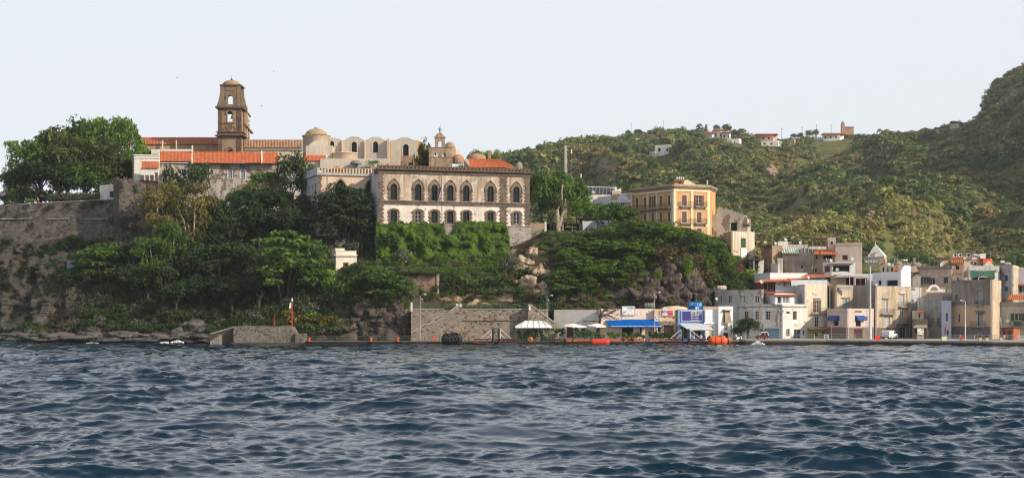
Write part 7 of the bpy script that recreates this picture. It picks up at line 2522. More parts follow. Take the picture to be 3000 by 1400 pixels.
lamp_post(1232,866,994,350,'slim white lamp post on the pier left of the retaining wall',STEEL,1,.06,2)
lamp_post(1602.5,869,992,351,'white lamp post beside the right stair of the retaining wall',STEEL,1,.06,2)
lamp_post(1917.5,860,992,351,'lamp post rising in front of the pink restaurant corner',STEEL,1,.06,2)
lamp_post(2828,884,995,345,'tall white lamp post before the grey and ochre house',WHITEP,-1)
ml=thing('floodlight_mast','tall pale floodlight mast with a railed platform beside the beige balcony house','floodlight mast',at(2549.5,993,346))
b=at(2549.5,993,346)
mb=MB();mb.tube(b,at(2549.5,945,346),.36,.27,12);mb.tube(at(2549.5,945,346),at(2549.5,890,346),.26,.2,12);mb.tube(at(2549.5,890,346),at(2549.5,770,346),.19,.14,12);mb.build('pole',plaster('pale_mast_paint',(.62,.60,.57),.2,.2),ml)
mb=MB();q=at(2549.5,768,346);mb.box(q.x-1.3,q.x+1.3,345.3,346.7,q.z,q.z+.15);mb.build('platform',STEEL,ml)
for i in range(5):
	mb=MB();x_=q.x-1.15+i*.57;mb.box(x_-.2,x_+.2,345.0,345.3,q.z-.1,q.z+.35);mb.build('floodlight',GREYP,ml)
mb=MB()
for x_ in (q.x-1.3,q.x+1.3,q.x):mb.tube((x_,345.4,q.z+.15),(x_,345.4,q.z+1.1),.03,n=4)
mb.tube((q.x-1.3,345.4,q.z+1.1),(q.x+1.3,345.4,q.z+1.1),.03,n=4);mb.build('railing',STEEL,ml)
mb=MB()
a,c=at(2538.5,985,346.6),at(2538.5,800,346.6)
for d in (0,.45):mb.tube((a.x+d,346.6,a.z),(a.x+d,346.6,c.z),.025,n=4)
for i in range(34):z=a.z+(c.z-a.z)*(i+.5)/34;mb.tube((a.x,346.6,z),(a.x+.45,346.6,z),.018,n=4)
mb.build('ladder',STEEL,ml)
MB().tube(at(2693.5,925,365),at(2693.5,812,365),.07,n=6).build('utility_pole',STEEL,None,label='thin grey utility pole between the narrow grey white house and the arch terrace',cat='pole')


def road_sign(px,yc,yb,Y,m1,m2,label):
	t=thing('road_sign',label,'road sign',at(px,yb,Y),'round signs on the quay')
	c=at(px,yc,Y)
	MB().tube(at(px,yb,Y),at(px,yc-3,Y),.04,n=6).build('post',STEEL,t)
	MB().lathe([(.01,-.08),(.19,-.08),(.19,-.075)],18,c,axis='y').build('disc',m2,t)
	MB().lathe([(.185,-.085),(.3,-.085),(.3,-.05),(.01,-.05)],18,c,axis='y').build('rim',m1,t)
	return t


road_sign(2436,956.5,993,346,flat('signal_red',0),flat('sign_blue',(.12,.16,.45),.5),'round red and blue no parking sign in front of the harbour station')
road_sign(2942,985,1000,332,flat('sign_light_blue',(.12,.35,.6),.5),flat('sign_light_blue',0),'round light blue sign in front of the orange wooden hut')
road_sign(2768,955,990,352,flat('signal_red',0),flat('sign_blue',0),'round sign on a post beside the lavender house')

# ------------------------------------------------------------------ railings
def railing(label,pts,z,h,m,step,name='railing',bars=2,postr=.045,bm=None,group=None,infill=False):
	P=[at(p,900,Y) for p,Y in pts]
	t=thing(name,label,'railing',(P[0].x,P[0].y,z),group)
	for i in range(len(P)-1):
		a,b=P[i],P[i+1]
		mb=MB()
		for k in range(bars):
			zz=z+h*(1-.42*k)
			mb.tube((a.x,a.y,zz),(b.x,b.y,zz),.035,n=4)
		if infill:
			L_=math.dist((a.x,a.y),(b.x,b.y));n_=int(L_/.16)
			for q in range(n_):f_=q/n_;mb.tube((a.x+(b.x-a.x)*f_,a.y+(b.y-a.y)*f_,z+.1),(a.x+(b.x-a.x)*f_,a.y+(b.y-a.y)*f_,z+h),.012,n=3)
		mb.build('rails',bm or m,t)
		L_=math.dist((a.x,a.y),(b.x,b.y));n=max(1,int(L_/step))
		for q in range(n+(i==len(P)-2)):
			f_=q/n;x_,y_=a.x+(b.x-a.x)*f_,a.y+(b.y-a.y)*f_
			MB().tube((x_,y_,z),(x_,y_,z+h+.03),postr,n=5).build('post',m,t)
	return t


railing('rusty red posted pier railing with grey rails left of the black fender',[(899,349.6),(1288,348.6)],.72,1.15,RUST,2.9,bars=3,postr=.06,bm=flat('dull_grey_rail',(.16,.17,.17),.6))
railing('green terrace railing below the white tent canopy and planters',[(1480,348.2),(1768,347.8)],.72,1.1,GREENR,2.2,bars=2,bm=GREENR)
railing('green terrace railing in front of the restaurant hedges',[(1772,347.9),(1975,347.8)],.85,1.1,GREENR,2.2,bars=2,bm=GREENR)
railing('thin grey railing in front of the round tree and white corner block',[(2150,352),(2420,350)],1.2,1.05,STEEL,2.4,bars=3)
railing('thin railing in front of the harbour station',[(2424,349.5),(2545,349)],1.2,1.05,STEEL,2.6,bars=3)
railing('white barred fence along the right end of the quay',[(2771,340),(3030,327)],1.2,1.1,plaster('chalky_white_metal',(.62,.62,.6),.3,.2),2.9,bars=2,postr=.08,infill=True)

# ------------------------------------------------------------------ floating fenders and buoys
def fender(px0,px1,y0,y1,Y,m,label,name='buoy',cat='buoy',bands=True,ends=.8,group=None):
	a,b=at(px0,y1,Y),at(px1,y0,Y)
	r,L_=(b.z-a.z)/2,(b.x-a.x)/2
	c=((a.x+b.x)/2,Y,a.z+r)
	t=thing(name,label,cat,(c[0],Y,a.z),group)
	prof=[(.01,-L_)]+[(r*math.sin(q)**ends,-L_+(L_*.42)*(1-math.cos(q))) for q in np.linspace(.2,math.pi/2,8)]
	prof+=[(x_,-z_) for x_,z_ in prof[::-1]]
	MB().lathe(prof,28,c,axis='x').build('hull',m,t,True)
	if bands:
		mb=MB()
		for q in (-.32,.3):mb.lathe([(r*1.0,q*L_-.07),(r*1.03,q*L_-.06),(r*1.03,q*L_+.06),(r*1.0,q*L_+.07)],28,c,axis='x')
		mb.build('strap',RUBBER,t)
	mb=MB();mb.lathe([(.01,-L_-.12),(.28,-L_-.12),(.32,-L_+.12)],12,c,axis='x');mb.lathe([(.32,L_-.12),(.28,L_+.12),(.01,L_+.12)],12,c,axis='x');mb.build('end_fitting',IRON,t)
	return t,c,r,L_


fender(2077,2131,985,1012,344,ORANGE,'large bright orange mooring buoy floating at the quay by the white blocks')
fender(1730,1786,992,1011.5,345,REDP,'long red mooring buoy floating below the restaurant planters',bands=False,ends=.5)
t,c,r,L_=fender(1294,1354,975.5,1011,345,RUBBER,'huge black rubber fender hung with tyres beside the pier','rubber_fender','fender',False)
for x_,zz in ((-.05,-.1),(.35,.0),(.75,.05),(-.55,.55),(.1,.75),(.55,.7)):
	mb=MB();n1,n2=14,6;vs,fs=[],[]
	yy=-math.sqrt(max(0,1-zz*zz))*r
	for i in range(n1):
		for j in range(n2):
			p_,q_=2*math.pi*i/n1,2*math.pi*j/n2
			rr=.42+.15*math.cos(q_);vs.append((c[0]+x_*L_*.8+rr*math.cos(p_),c[1]+yy-.05+.15*math.sin(q_),c[2]+zz*r+rr*math.sin(p_)))
	for i in range(n1):
		for j in range(n2):fs.append((i*n2+j,((i+1)%n1)*n2+j,((i+1)%n1)*n2+(j+1)%n2,i*n2+(j+1)%n2))
	mb.add(vs,fs);mb.build('tyre',RUBBER,t,True)
for p0,p1,lb in ((1803,1823,'left of two black tubes hanging on the quay below the planters'),(1868,1886,'right of two black tubes hanging on the quay below the planters')):
	fender(p0-4,p1,1000,1009,345.8,RUBBER,lb,'rubber_fender','fender',False,.5,'black tubes hanging on the quay')
for p,y,Y,lb in ((906,994,348.8,'orange bollard at the left end of the pier'),(1086.5,994.5,348.5,'orange bollard at the middle of the rusty railed pier'),(1165,994.5,348.4,'orange bollard on the pier below the cliff rock'),(2817,991,335,'dark red bollard behind the white barred fence')):
	t=thing('bollard',lb,'bollard',at(p,1000.5,Y),'bollards along the quay');q=at(p,1000.5,Y)
	q.z=.72 if p<2000 else 1.2
	MB().lathe([(.01,0),(.34,0),(.24,.15),(.22,.55),(.34,.62),(.36,.78),(.01,.84)],14,q).build('casting',ORANGE if p<2000 else REDP,t,True)
	MB().lathe([(.42,-.0),(.42,.06),(.01,.07)],14,q).build('base_plate',IRON,t)
for p,lb in ((1271,'rust red flat capstan post at the right end of the rusty railing'),):
	q=at(p,1000,348.6);pbox(p-5,p+5,984,999,348.4,.5).build('orange_box',flat('faded_orange',(.55,.13,.07),.7,0,.2),None,label='faded orange box at the right end of the rusty railing',cat='box')
for p,y,Y,lb in ((1556.5,992,347.3,'round orange float on the green railing below the tent canopy'),(1845,992.5,347.4,'orange yellow float resting among the planters'),(2137,995,346.5,'small orange float on the quay right of the big orange buoy')):
	mb=MB();c=at(p,y,Y);mb.ball(c,.42,.34,.36,14,9);mb.tube((c[0],c[1],c[2]-.36),(c[0],c[1],c[2]-.75),.2,.06,8);mb.build('float',flat('bright_orange_float',(.85,.17,.01),.5),None,True,lb,'float','orange floats')
mb=pbox(2562,2578,987,999.5,337,.7);o=mb
rb_=thing('red_barrier','red plastic water barrier on the quay edge left of the van','barrier',at(2570,1000,337));rb_.location.z=1.2;WL[rb_.name]=Vector(rb_.location)
q=at(2570,1000,337);mb=MB()
mb.prism([(q.x-.62,1.2),(q.x+.62,1.2),(q.x+.6,1.45),(q.x+.45,1.55),(q.x+.45,2.05),(q.x-.45,2.05),(q.x-.45,1.55),(q.x-.6,1.45)],[],336.8,337.3);mb.build('body',flat('barrier_red',(.75,.035,.02),.45),rb_)
MB().tube((q.x+.3,337,2.0),(q.x+.8,337,1.85),.1,n=8).build('spout',flat('barrier_red',0),rb_)
ib=thing('fish_box','white and yellow cube shaped box on the quay edge','box',at(2767,1000,331));ib.location.z=1.2;WL[ib.name]=Vector(ib.location)
q=at(2767,1000,331);MB().box(q.x-.48,q.x+.45,331,331.8,1.2,1.8).build('body',flat('pale_yellow_plastic',(.75,.62,.35),.5),ib)
MB().box(q.x-.5,q.x+.47,330.97,331.83,1.81,1.93).build('lid',WHITEP,ib)


def gangway(px,side,label,pile_px,y_top):
	"""boarding frame: pile, white triangular braces and a rusty lattice step beneath"""
	Y=346.2
	t=thing('boarding_frame',label,'boarding frame',at(pile_px,1010,Y),'boarding frames on the pier')
	MB().tube(at(pile_px,1020,Y),at(pile_px,y_top,Y),.22,n=8).build('pile',RUBBER,t)
	mb=MB();s=side
	mb.tube(at(pile_px+5*s,993,Y),at(pile_px+5*s,y_top+1,Y),.1,n=5);mb.tube(at(pile_px+5*s,y_top+2,Y),at(pile_px+36*s,991,Y),.1,n=5);mb.tube(at(pile_px+5*s,y_top+16,Y),at(pile_px+18*s,991,Y),.08,n=5);mb.build('brace',plaster('chalky_white_metal',0),t)
	mb=MB()
	for y in (993,1006):mb.tube(at(pile_px+2*s,y,Y-.5),at(pile_px+56*s,y+(0 if y<1000 else -2),Y-.5),.12,n=5)
	for i in range(6):mb.tube(at(pile_px+(4+9*i)*s,993,Y-.5),at(pile_px+(4+9*(i+(1 if i%2 else -0.2)))*s,1005,Y-.5),.08,n=4)
	mb.build('lattice',RUST,t)
	mb=MB();a,b=at(pile_px+2*s,993.5,Y-.8),at(pile_px+56*s,992,Y-.8);mb.box(min(a.x,b.x),max(a.x,b.x),Y-.9,Y+.4,a.z,a.z+.12);mb.build('deck',RUST,t)
	return t


gangway(0,-1,'left boarding frame with dark pile beside the black fender',1444,963)
gangway(0,1,'boarding frame below the retaining wall, right of the gap',1461,962)
gangway(0,-1,'boarding frame in front of the stone clad peach building',2000,963)
gangway(0,1,'boarding frame in front of the blue rental shop',2017,963)

# ------------------------------------------------------------------ tent canopy, parasols, planters, hedges
tc=thing('tent_canopy','white scalloped tent canopy on thin posts at the foot of the retaining wall','tent canopy',at(1563,992,352))
mb=MB();nseg=6;vs,fs=[],[]
k=352/F
for i in range(nseg*6+1):
	t_=i/(nseg*6);p=1509+109*t_
	end=min(t_,1-t_)*nseg
	e_=min(1,end/.9)
	for j,(s_,hh) in enumerate(((0,0),(.12,.32),(.3,.5),(.5,.62),(.75,.86),(1,1.0))):
		sag=.10*math.sin(math.pi*((t_*nseg)%1)) if 0<t_<1 else 0
		y=960-21*hh*(.62+.38*e_**.6)+sag*8*(1-s_)*0
		xsh=(p-1563.5)*(1-.30*s_**1.3)
		z=zY(y,352)-sag*(.5 if j in (2,3,4) else .2)
		vs.append(((1563.5+xsh-1500)*k,350.2+2.6*s_,z))
m_=6
for i in range(nseg*6):
	for j in range(m_-1):fs.append((i*m_+j,(i+1)*m_+j,(i+1)*m_+j+1,i*m_+j+1))
nb=len(vs);vs2=[(x,2*352.8-y,z) for x,y,z in vs];fs2=[tuple(q+nb for q in f_[::-1]) for f_ in fs]
mb.add(vs+vs2,fs+fs2);mb.build('canvas',WHITEP,tc,True)
mb=MB()
for i in range(nseg+1):
	ii=i*6
	for j in range(m_-1):mb.tube(Vector(vs[ii*m_+j])+Vector((0,-.03,.02)),Vector(vs[ii*m_+j+1])+Vector((0,-.03,.02)),.05,n=4)
mb.tube(vs[0],vs[nseg*6*m_],.06,n=4);mb.build('ribs',GREYP,tc)
for p in (1511,1530,1553,1577,1602,1616):MB().tube(at(p,996,350.3),at(p,960,350.3),.035,n=5).build('post',GREENR,tc)


def parasol(px0,px1,y0,y1,Y,label,tilt=0):
	c=at((px0+px1)/2,y1,Y);k=Y/F
	hw=(px1-px0)/2*k;h=(y1-y0)*k*.8
	t=thing('parasol',label,'parasol',(c.x,Y,.85),'white parasols on the terrace')
	mb=MB()
	top=Vector((c.x+tilt,Y+1.2,c.z+h+.05))
	cor=[Vector((c.x-hw,Y+.6,c.z+.18)),Vector((c.x-hw*.1,Y-1.5,c.z-.12)),Vector((c.x+hw,Y+.6,c.z)),Vector((c.x+hw*.1,Y+3.0,c.z+.3))]
	mb.add(cor+[top]+[v-Vector((0,0,.16)) for v in cor],[(0,1,4),(1,2,4),(2,3,4),(3,0,4),(0,5,6,1),(1,6,7,2),(2,7,8,3),(3,8,5,0)]);mb.build('canopy',flat('cream_white_cloth',(.80,.77,.70),.85,0,.04),t)
	MB().tube((top.x,top.y,.85),(top.x,top.y,top.z+.1),.04,n=6).build('pole',BROWN,t)
	mb=MB()
	for v in cor:mb.tube(top-Vector((0,0,.12)),v-Vector((0,0,.06)),.025,n=4)
	mb.build('ribs',BROWN,t)
	return t


parasol(1647,1719,945.5,956,352.2,'left of two wide white parasols before the grey restaurant wall',-.3)
parasol(1720,1779,944.5,955.5,352.6,'right of two wide white parasols before the grey restaurant wall')
pxz=lambda zx:1600+zx/5.4625
plant_groups='terracotta planters along the restaurant terrace'
pl=[(330,410),(435,505),(512,552),(557,600),(615,690),(830,905),(990,1055),(1060,1137),(1142,1220),(1420,1490),(1497,1566),(1667,1735),(1742,1815)]
ordn=['first','second','third','fourth','fifth','sixth','seventh','eighth','ninth','tenth','eleventh','twelfth','thirteenth']
for i,(a,b) in enumerate(pl):
	Y=346.9;p0,p1=at(pxz(a),998,Y),at(pxz(b),991.5,Y);z0=.73 if pxz(b)<1700 else .86
	t=thing('planter','long terracotta planter, %s from the left along the terrace edge'%ordn[i],'planter',((p0.x+p1.x)/2,Y,z0),plant_groups)
	mb=MB();w_=p1.x-p0.x
	mb.hexa([(p0.x+.06,Y,z0),(p1.x-.06,Y,z0),(p1.x-.06,Y+.36,z0),(p0.x+.06,Y+.36,z0),(p0.x,Y-.03,z0+.42),(p1.x,Y-.03,z0+.42),(p1.x,Y+.4,z0+.42),(p0.x,Y+.4,z0+.42)]);mb.build('box',POT,t)
	MB().box(p0.x-.03,p1.x+.03,Y-.06,Y+.43,z0+.421,z0+.49).build('rim',POT,t)
for zx,lb in ((145,'round terracotta pot beside the tent canopy'),(308,'round terracotta pot left of the long planters'),(1243,'round terracotta pot left of the restaurant door'),(1383,'round terracotta pot right of the restaurant door')):
	c=at(pxz(zx),998,346.9);c.z=.73 if zx<700 else .86
	MB().lathe([(.01,0),(.24,0),(.36,.62),(.42,.63),(.42,.76),(.34,.76),(.01,.7)],14,c).build('plant_pot',POT,None,True,lb,'plant pot','round terracotta pots on the terrace')
g=np.random.default_rng(21)


def hedge(px0,px1,y0,y1,Y,lm,label,n=None,name='hedge',cat='hedge',dens=58,size=.15):
	k=Y/F;W_=(px1-px0)*k;Hh=(y1-y0)*k
	b=at((px0+px1)/2,y1,Y)
	n=n or max(6,int(W_*5))
	C=[(g.uniform(-W_/2+.2,W_/2-.2),g.uniform(-.35,.35),g.uniform(.25,Hh*.8)) for _ in range(n)]
	V,Q,t=leaves(C,g.uniform(.3,.55,n),g.uniform(.28,.45,n),dens,size,g)
	o=link(name,npmesh(name,V,Q,LEAFM[lm],False,t),None,b)
	return props(o,label,cat,'hedges along the restaurant terrace')


for a,b,y0,y1,lm,lb in ((430,750,968,992,'mid','clipped hedge under the two white parasols'),(780,925,972,992,'mid','clipped hedge at the left end of the pink restaurant'),(965,1215,972,992,'mid','long hedge below the left blue awning panel'),
							 (1222,1300,970,992,'mid','spiky plant left of the restaurant door'),(1340,1400,972,992,'mid','leafy plant right of the restaurant door'),(1402,1580,972,992,'mid','hedge below the middle blue awning panel'),(1640,2040,972,992,'dark','long dark hedge before the stone clad peach building')):
	hedge(pxz(a),pxz(b),y0,y1,348.6,lm,lb)
for a,b,y0,y1,lm,lb in ((-10,130,950,992,'mid','tall leafy shrub at the right end of the tent canopy'),(160,300,955,992,'dark','dark shrub left of the maroon restaurant door'),(455,640,957,985,'dark','dark shrub behind the hedge under the right parasol'),(600,770,960,985,'dry','brownish shrub at the foot of the climbing plant'),(-500,-40,965,992,'dark','dark row of shrubs in the shade of the tent canopy')):
	hedge(pxz(a),pxz(b),y0,y1,351.3,lm,lb,dens=80,size=.17)
cl=thing('climbing_plant','gnarled dark climbing plant spreading over the restaurant corner','climbing plant',at(1752,992,354.6))
mb=MB();mb.path([at(1748,992,354.6),at(1752,965,354.6),at(1757,940,354.5),at(1760,905,354.5)],[.4,.32,.22,.1],7)
br_=[[(1757,940),(1768,922),(1790,915),(1808,922)],[(1758,925),(1772,908),(1795,905),(1818,901)],[(1768,922),(1785,925),(1800,932),(1808,935)],[(1757,930),(1750,918),(1752,908)],[(1790,915),(1800,908),(1812,906)],[(1757,945),(1740,940),(1715,941),(1711,940)],[(1775,908),(1780,902),(1790,899)]]
for q in br_:mb.path([at(p,y,354.4) for p,y in q],[.13,.1,.07,.04][:len(q)],5)
mb.build('stem',flat('dark_vine_bark',(.06,.045,.03),.9),cl)
C,=[[tuple(at(p+g.uniform(-3,3),y+g.uniform(-2,2),354.2)-WL[cl.name]) for q in br_ for p,y in q for _ in range(2)]]
V,Q,t=leaves(C,[.3]*len(C),[.22]*len(C),16,.11,g)
link('foliage',npmesh('foliage',V,Q,LEAFM['dry'],False,t),cl)

# ------------------------------------------------------------------ vehicles
def wheel(parent,c,r,wd,ax=(0,1,0)):
	mb=MB();mb.lathe([(r*.55,-wd/2),(r*.92,-wd/2),(r,-wd*.3),(r,wd*.3),(r*.92,wd/2),(r*.55,wd/2)],18,c,axis='y')
	o=mb.build('wheel',RUBBER,parent)
	MB().lathe([(.01,-wd*.46),(r*.6,-wd*.4),(r*.6,wd*.4),(.01,wd*.46)],12,c,axis='y').build('hub',STEEL,o)
	return o


CARW=flat('white_car_paint',(.78,.79,.80),.25,0,.03)
LAMP=flat('red_lamp_glass',(.35,.01,.01),.3)
van=thing('parked_van','white delivery van parked nose away by the beige balcony house','van',(0,0,0))
W_=.9
mb=MB()
prof=[(.0,.42),(.0,1.0),(.06,1.72),(.22,1.84),(2.35,1.86),(2.75,1.72),(3.45,1.16),(4.15,.98),(4.32,.72),(4.34,.38),(4.0,.3),(3.85,.3),(3.8,.5),(3.62,.66),(3.38,.66),(3.2,.5),(3.15,.3),(1.15,.3),(1.1,.5),(.92,.66),(.68,.66),(.5,.5),(.45,.3),(.1,.32)]
mb.prism(prof[::-1],[],-W_,W_);mb.build('body',CARW,van)
for y0,y1 in ((-W_-.012,-W_-.002),(W_+.002,W_+.012)):
	MB().prism([(2.42,1.15),(3.3,1.12),(2.78,1.6),(2.42,1.68)],[],y0,y1).build('side_window',GLASS,van)
	mb=MB();mb.box(1.02,1.05,y0,y1,.45,1.7);mb.box(2.36,2.39,y0,y1,.45,1.7);mb.box(1.05,2.36,y0,y1,1.02,1.05);mb.build('door_seam',IRON,van)
MB().hexa([(-.02,-.7,.95),(-.02,.7,.95),(.02,.7,.95),(.02,-.7,.95),(.04,-.66,1.6),(.04,.66,1.6),(.08,.66,1.6),(.08,-.66,1.6)]).build('rear_doors',flat('shade_tinted_panel',(.60,.63,.70),.3),van)  # rear doors tinted blue-grey, their shade put into the colour
MB().box(-.05,0,-.5,.5,.7,.85).build('rear_trim',IRON,van)
MB().hexa([(2.8,-.72,1.68),(2.8,.72,1.68),(2.82,.72,1.72),(2.82,-.72,1.72),(3.43,-.78,1.19),(3.43,.78,1.19),(3.46,.78,1.21),(3.46,-.78,1.21)]).build('windscreen',GLASS,van)
for s_ in (-1,1):
	MB().box(-.03,.05,s_*.82-.07,s_*.82+.07,.85,1.25).build('tail_lamp',LAMP,van)
	MB().box(4.1,4.3,s_*.7-.14,s_*.7+.14,.76,.9).build('headlight',GLASS,van)
	MB().box(2.95,3.1,s_*1.0-.08,s_*1.0+.08,1.12,1.3).build('mirror',IRON,van)
	for x_ in (.8,3.5):wheel(van,(x_,s_*.8,.31),.31,.2)
MB().box(-.08,.1,-.85,.85,.32,.5).build('bumper',IRON,van)
q=at(2597,990,351.5)
van.location=(q.x-.2,351.5,1.2);van.rotation_euler=(0,0,R(52));WL[van.name]=Vector(van.location)


def scooter(label,loc,rz,m,src=None,box=True):
	t=thing('scooter',label,'scooter',(0,0,0),'scooters parked on the quay')
	MB().prism([(.2,.32),(.35,.75),(.95,.72),(1.0,.45),(.75,.28),(.5,.25)][::-1],[],-.15,.15).build('rear_body',m,t)
	MB().prism([(.75,.2),(1.3,.2),(1.36,.28),(.78,.28)][::-1][::-1],[],-.17,.17).build('footboard',IRON,t)
	MB().prism([(1.26,.25),(1.42,.4),(1.32,1.0),(1.2,1.0),(1.24,.5)],[],-.18,.18).build('front_shield',m,t)
	MB().box(.28,.95,-.14,.14,.76,.84).build('seat',RUBBER,t)
	mb=MB();mb.tube((1.24,-.33,1.04),(1.24,.33,1.04),.025,n=5);mb.tube((1.28,0,.9),(1.24,0,1.06),.05,n=5);mb.build('handlebar',IRON,t)
	for s_ in (-1,1):mb=MB();mb.tube((1.24,s_*.24,1.05),(1.2,s_*.27,1.28),.012,n=4);mb.box(1.17,1.2,s_*.27-.06,s_*.27+.06,1.24,1.32);mb.build('mirror',IRON,t)
	MB().box(1.33,1.4,-.08,.08,.86,.98).build('headlight',GLASS,t)
	if box:MB().lathe([(.01,.86),(.2,.88),(.24,1.0),(.2,1.14),(.01,1.16)],12,(.16,0,0)).build('top_box',m,t,True)
	for x_ in (.28,1.48):wheel(t,(x_,0,.24),.24,.1)
	t.location=loc;t.rotation_euler=(0,0,rz);WL[t.name]=Vector(loc)
	return t


q=at(2154,1000,348);scooter('white scooter with a rounded top box on the quay left of the round tree',(q.x,348,.95),R(8),CARW)
colr=[flat('dark_scooter_paint',(.03,.035,.04),.3),CARW,flat('blue_scooter_paint',(.03,.07,.2),.3),flat('dark_scooter_paint',0),flat('silver_scooter_paint',(.4,.42,.44),.3,.4),CARW,flat('dark_scooter_paint',0),flat('blue_scooter_paint',0),CARW]
names=['dark','white','blue','black','silver','white','dark','blue','white']
for i in range(9):
	q=at(2043+9.6*i,998,350.5+.3*(i%2));scooter('%s scooter, %s from the left in the row outside the rental shop'%(names[i],ordn[i]),(q.x,q.y,.86),R(62+7*(i%3)),colr[i],box=i%3==1)

car=thing('parked_car','tiny dark red car with a white frame parked on the quay by the blue garage','car',(0,0,0))
MB().prism([(.05,.35),(0,.75),(.2,.95),(2.1,.9),(2.62,.72),(2.68,.4),(2.4,.28),(2.35,.5),(2.1,.6),(1.85,.5),(1.8,.28),(.85,.28),(.8,.5),(.55,.6),(.3,.5),(.25,.3)],[],-.74,.74).build('body',flat('dark_red_car_paint',(.12,.012,.012),.25),car)
MB().prism([(.16,.92),(.3,1.44),(.45,1.52),(1.35,1.52),(2.05,.92)],[],-.66,.66).build('cabin_glass',GLASS,car)
mb=MB()
for y_ in (-.68,.68):mb.path([(2.1,y_,.9),(1.38,y_,1.53),(.42,y_,1.55),(.2,y_,1.3),(.1,y_,.8)],.07,6);mb.path([(.85,y_,.9),(.85,y_,1.52)],.05,5)
mb.build('safety_frame',CARW,car)
MB().hexa([(.3,-.64,1.525),(1.38,-.64,1.525),(1.38,.64,1.525),(.3,.64,1.525),(.42,-.6,1.57),(1.3,-.6,1.57),(1.3,.6,1.57),(.42,.6,1.57)]).build('roof',GLASS,car)
for s_ in (-1,1):
	for x_ in (.55,2.1):wheel(car,(x_,s_*.66,.28),.28,.18)
	MB().box(2.5,2.66,s_*.55-.12,s_*.55+.12,.58,.7).build('headlight',WHITEP,car)
	MB().box(-.01,.05,s_*.6-.07,s_*.6+.07,.62,.8).build('tail_lamp',LAMP,car)
q=at(2250,996,347.3);car.location=(q.x,347.3,1.2);car.rotation_euler=(0,0,R(186));WL[car.name]=Vector(car.location)

# ------------------------------------------------------------------ kiosk, hut, barrier frames
nk=thing('notice_kiosk','slant roofed kiosk with a white harbour map on the quay','notice kiosk',at(2695,993,350))
MB().hexa([at(2675,960,349),at(2716,960,349),at(2716,958,352),at(2680,958,352),at(2675,958,349),at(2716,958,349),at(2716,951,352),at(2684,951,352)]).build('roof',plaster('grey_sheet_roof',(.34,.31,.28),.4,.3),nk)
for p,Y in ((2678,349.3),(2713,349.3),(2683,351.8),(2712,351.8)):MB().tube(at(p,996,Y),at(p,958,Y),.06,n=5).build('post',BROWN,nk)
pbox(2677,2714,961,996,352,.1).build('back_panel',BROWN,nk)
mp=pbox(2687.5,2706,960.5,979.5,349.2,.06).build('map_board',WHI,nk)
pbox(2699,2705,961,969,349.15,.04).build('printed_patch',flat('map_yellow',(.6,.36,.1),.7),mp);pbox(2702,2704.5,974,977,349.15,.04).build('printed_mark',IRON,mp);pbox(2689,2697,970,977,349.15,.04).build('printed_block',flat('map_grey',(.5,.5,.48),.7),mp)
pbox(2687,2707,980,994,349.4,.3).build('plinth',CONC,nk)
ht=thing('wooden_hut','small orange wooden hut with its right side glowing in the sun','hut',at(2950,997,343))
f0,f1_=Face((2932,344),(2969,338.5)),Face((2969,338.5),(2988,344))
for f,m in ((f0,flat('orange_hut_boards',(.40,.11,.035),.7,0,.1)),(f1_,flat('orange_hut_boards',0))):  # one orange board colour on both faces
	n=12;z0,z1=1.2,zY(960.5,338.5)
	for i in range(n):
		mb=MB(f.M);za,zb_=z0+(z1-z0)*i/n,z0+(z1-z0)*(i+.93)/n
		mb.box(0,f.L-.002,0,.12,za,zb_);mb.build('board',m,ht)
	MB(f.M).box(.02,f.L-.03,.03,.11,z0,z1).build('wall',BROWN,ht)
MB(f0.M).box(f0.L*.58,f0.L*.82,-.04,-.002,1.22,zY(968,341)).build('door',BROWN,ht)
MB(f0.M).box(f0.L*.22,f0.L*.34,-.04,-.002,zY(980,341),zY(968,341)).build('window',GLASS,ht)
MB().hexa([at(2929.5,961,343.5),at(2969.5,961,337.7),at(2991,962,343.5),at(2952,960,349),at(2929.5,959.5,343.5),at(2969.5,959,337.7),at(2991,960.3,343.5),at(2952,957,349)]).build('roof',flat('maroon_felt_roof',(.10,.03,.03),.8),ht)
for i,(p,lb) in enumerate(((2421,'white barrier frame standing on the quay beside the no parking sign'),(2992,'white low bench barrier at the right edge of the quay'))):
	t=thing('barrier_frame',lb,'barrier',at(p,994,342));q=at(p,994,342);w_=.45 if i==0 else .9;z1=2.2 if i==0 else 1.9
	t.location.z=1.2;WL[t.name]=Vector(t.location)
	mb=MB();mb.tube((q.x-w_,342,1.2),(q.x-w_,342,z1),.04,n=5);mb.tube((q.x+w_,342,1.2),(q.x+w_,342,z1),.04,n=5);mb.build('upright',WHITEP,t)
	mb=MB();mb.tube((q.x-w_,342,z1),(q.x+w_,342,z1),.05,n=5);mb.tube((q.x-w_,342,1.2+(z1-1.2)*.5),(q.x+w_,342,1.2+(z1-1.2)*.5),.035,n=5);mb.build('crossbar',WHITEP,t)
for i,p in enumerate((2872,2892,2933)):
	q=at(p,995,331);mb=MB();mb.box(q.x-.3,q.x+.3,331,331.5,1.2,1.75);t=mb.build('concrete_block',plaster('cream_block',(.52,.43,.3),.3,.2),None,label=('cream block with dry plants behind the white fence','middle cream block with yellow dry plants behind the white fence','narrow cream block left of the orange hut')[i],cat='planter block',group='cream blocks along the white fence')
	if i<2:bush(p,990,12,10,'dry','dry plant tuft in %s cream block'%('the left' if i==0 else 'the middle'),'dry plants in the quay blocks',None,Vector((q.x,331.25,1.7)))

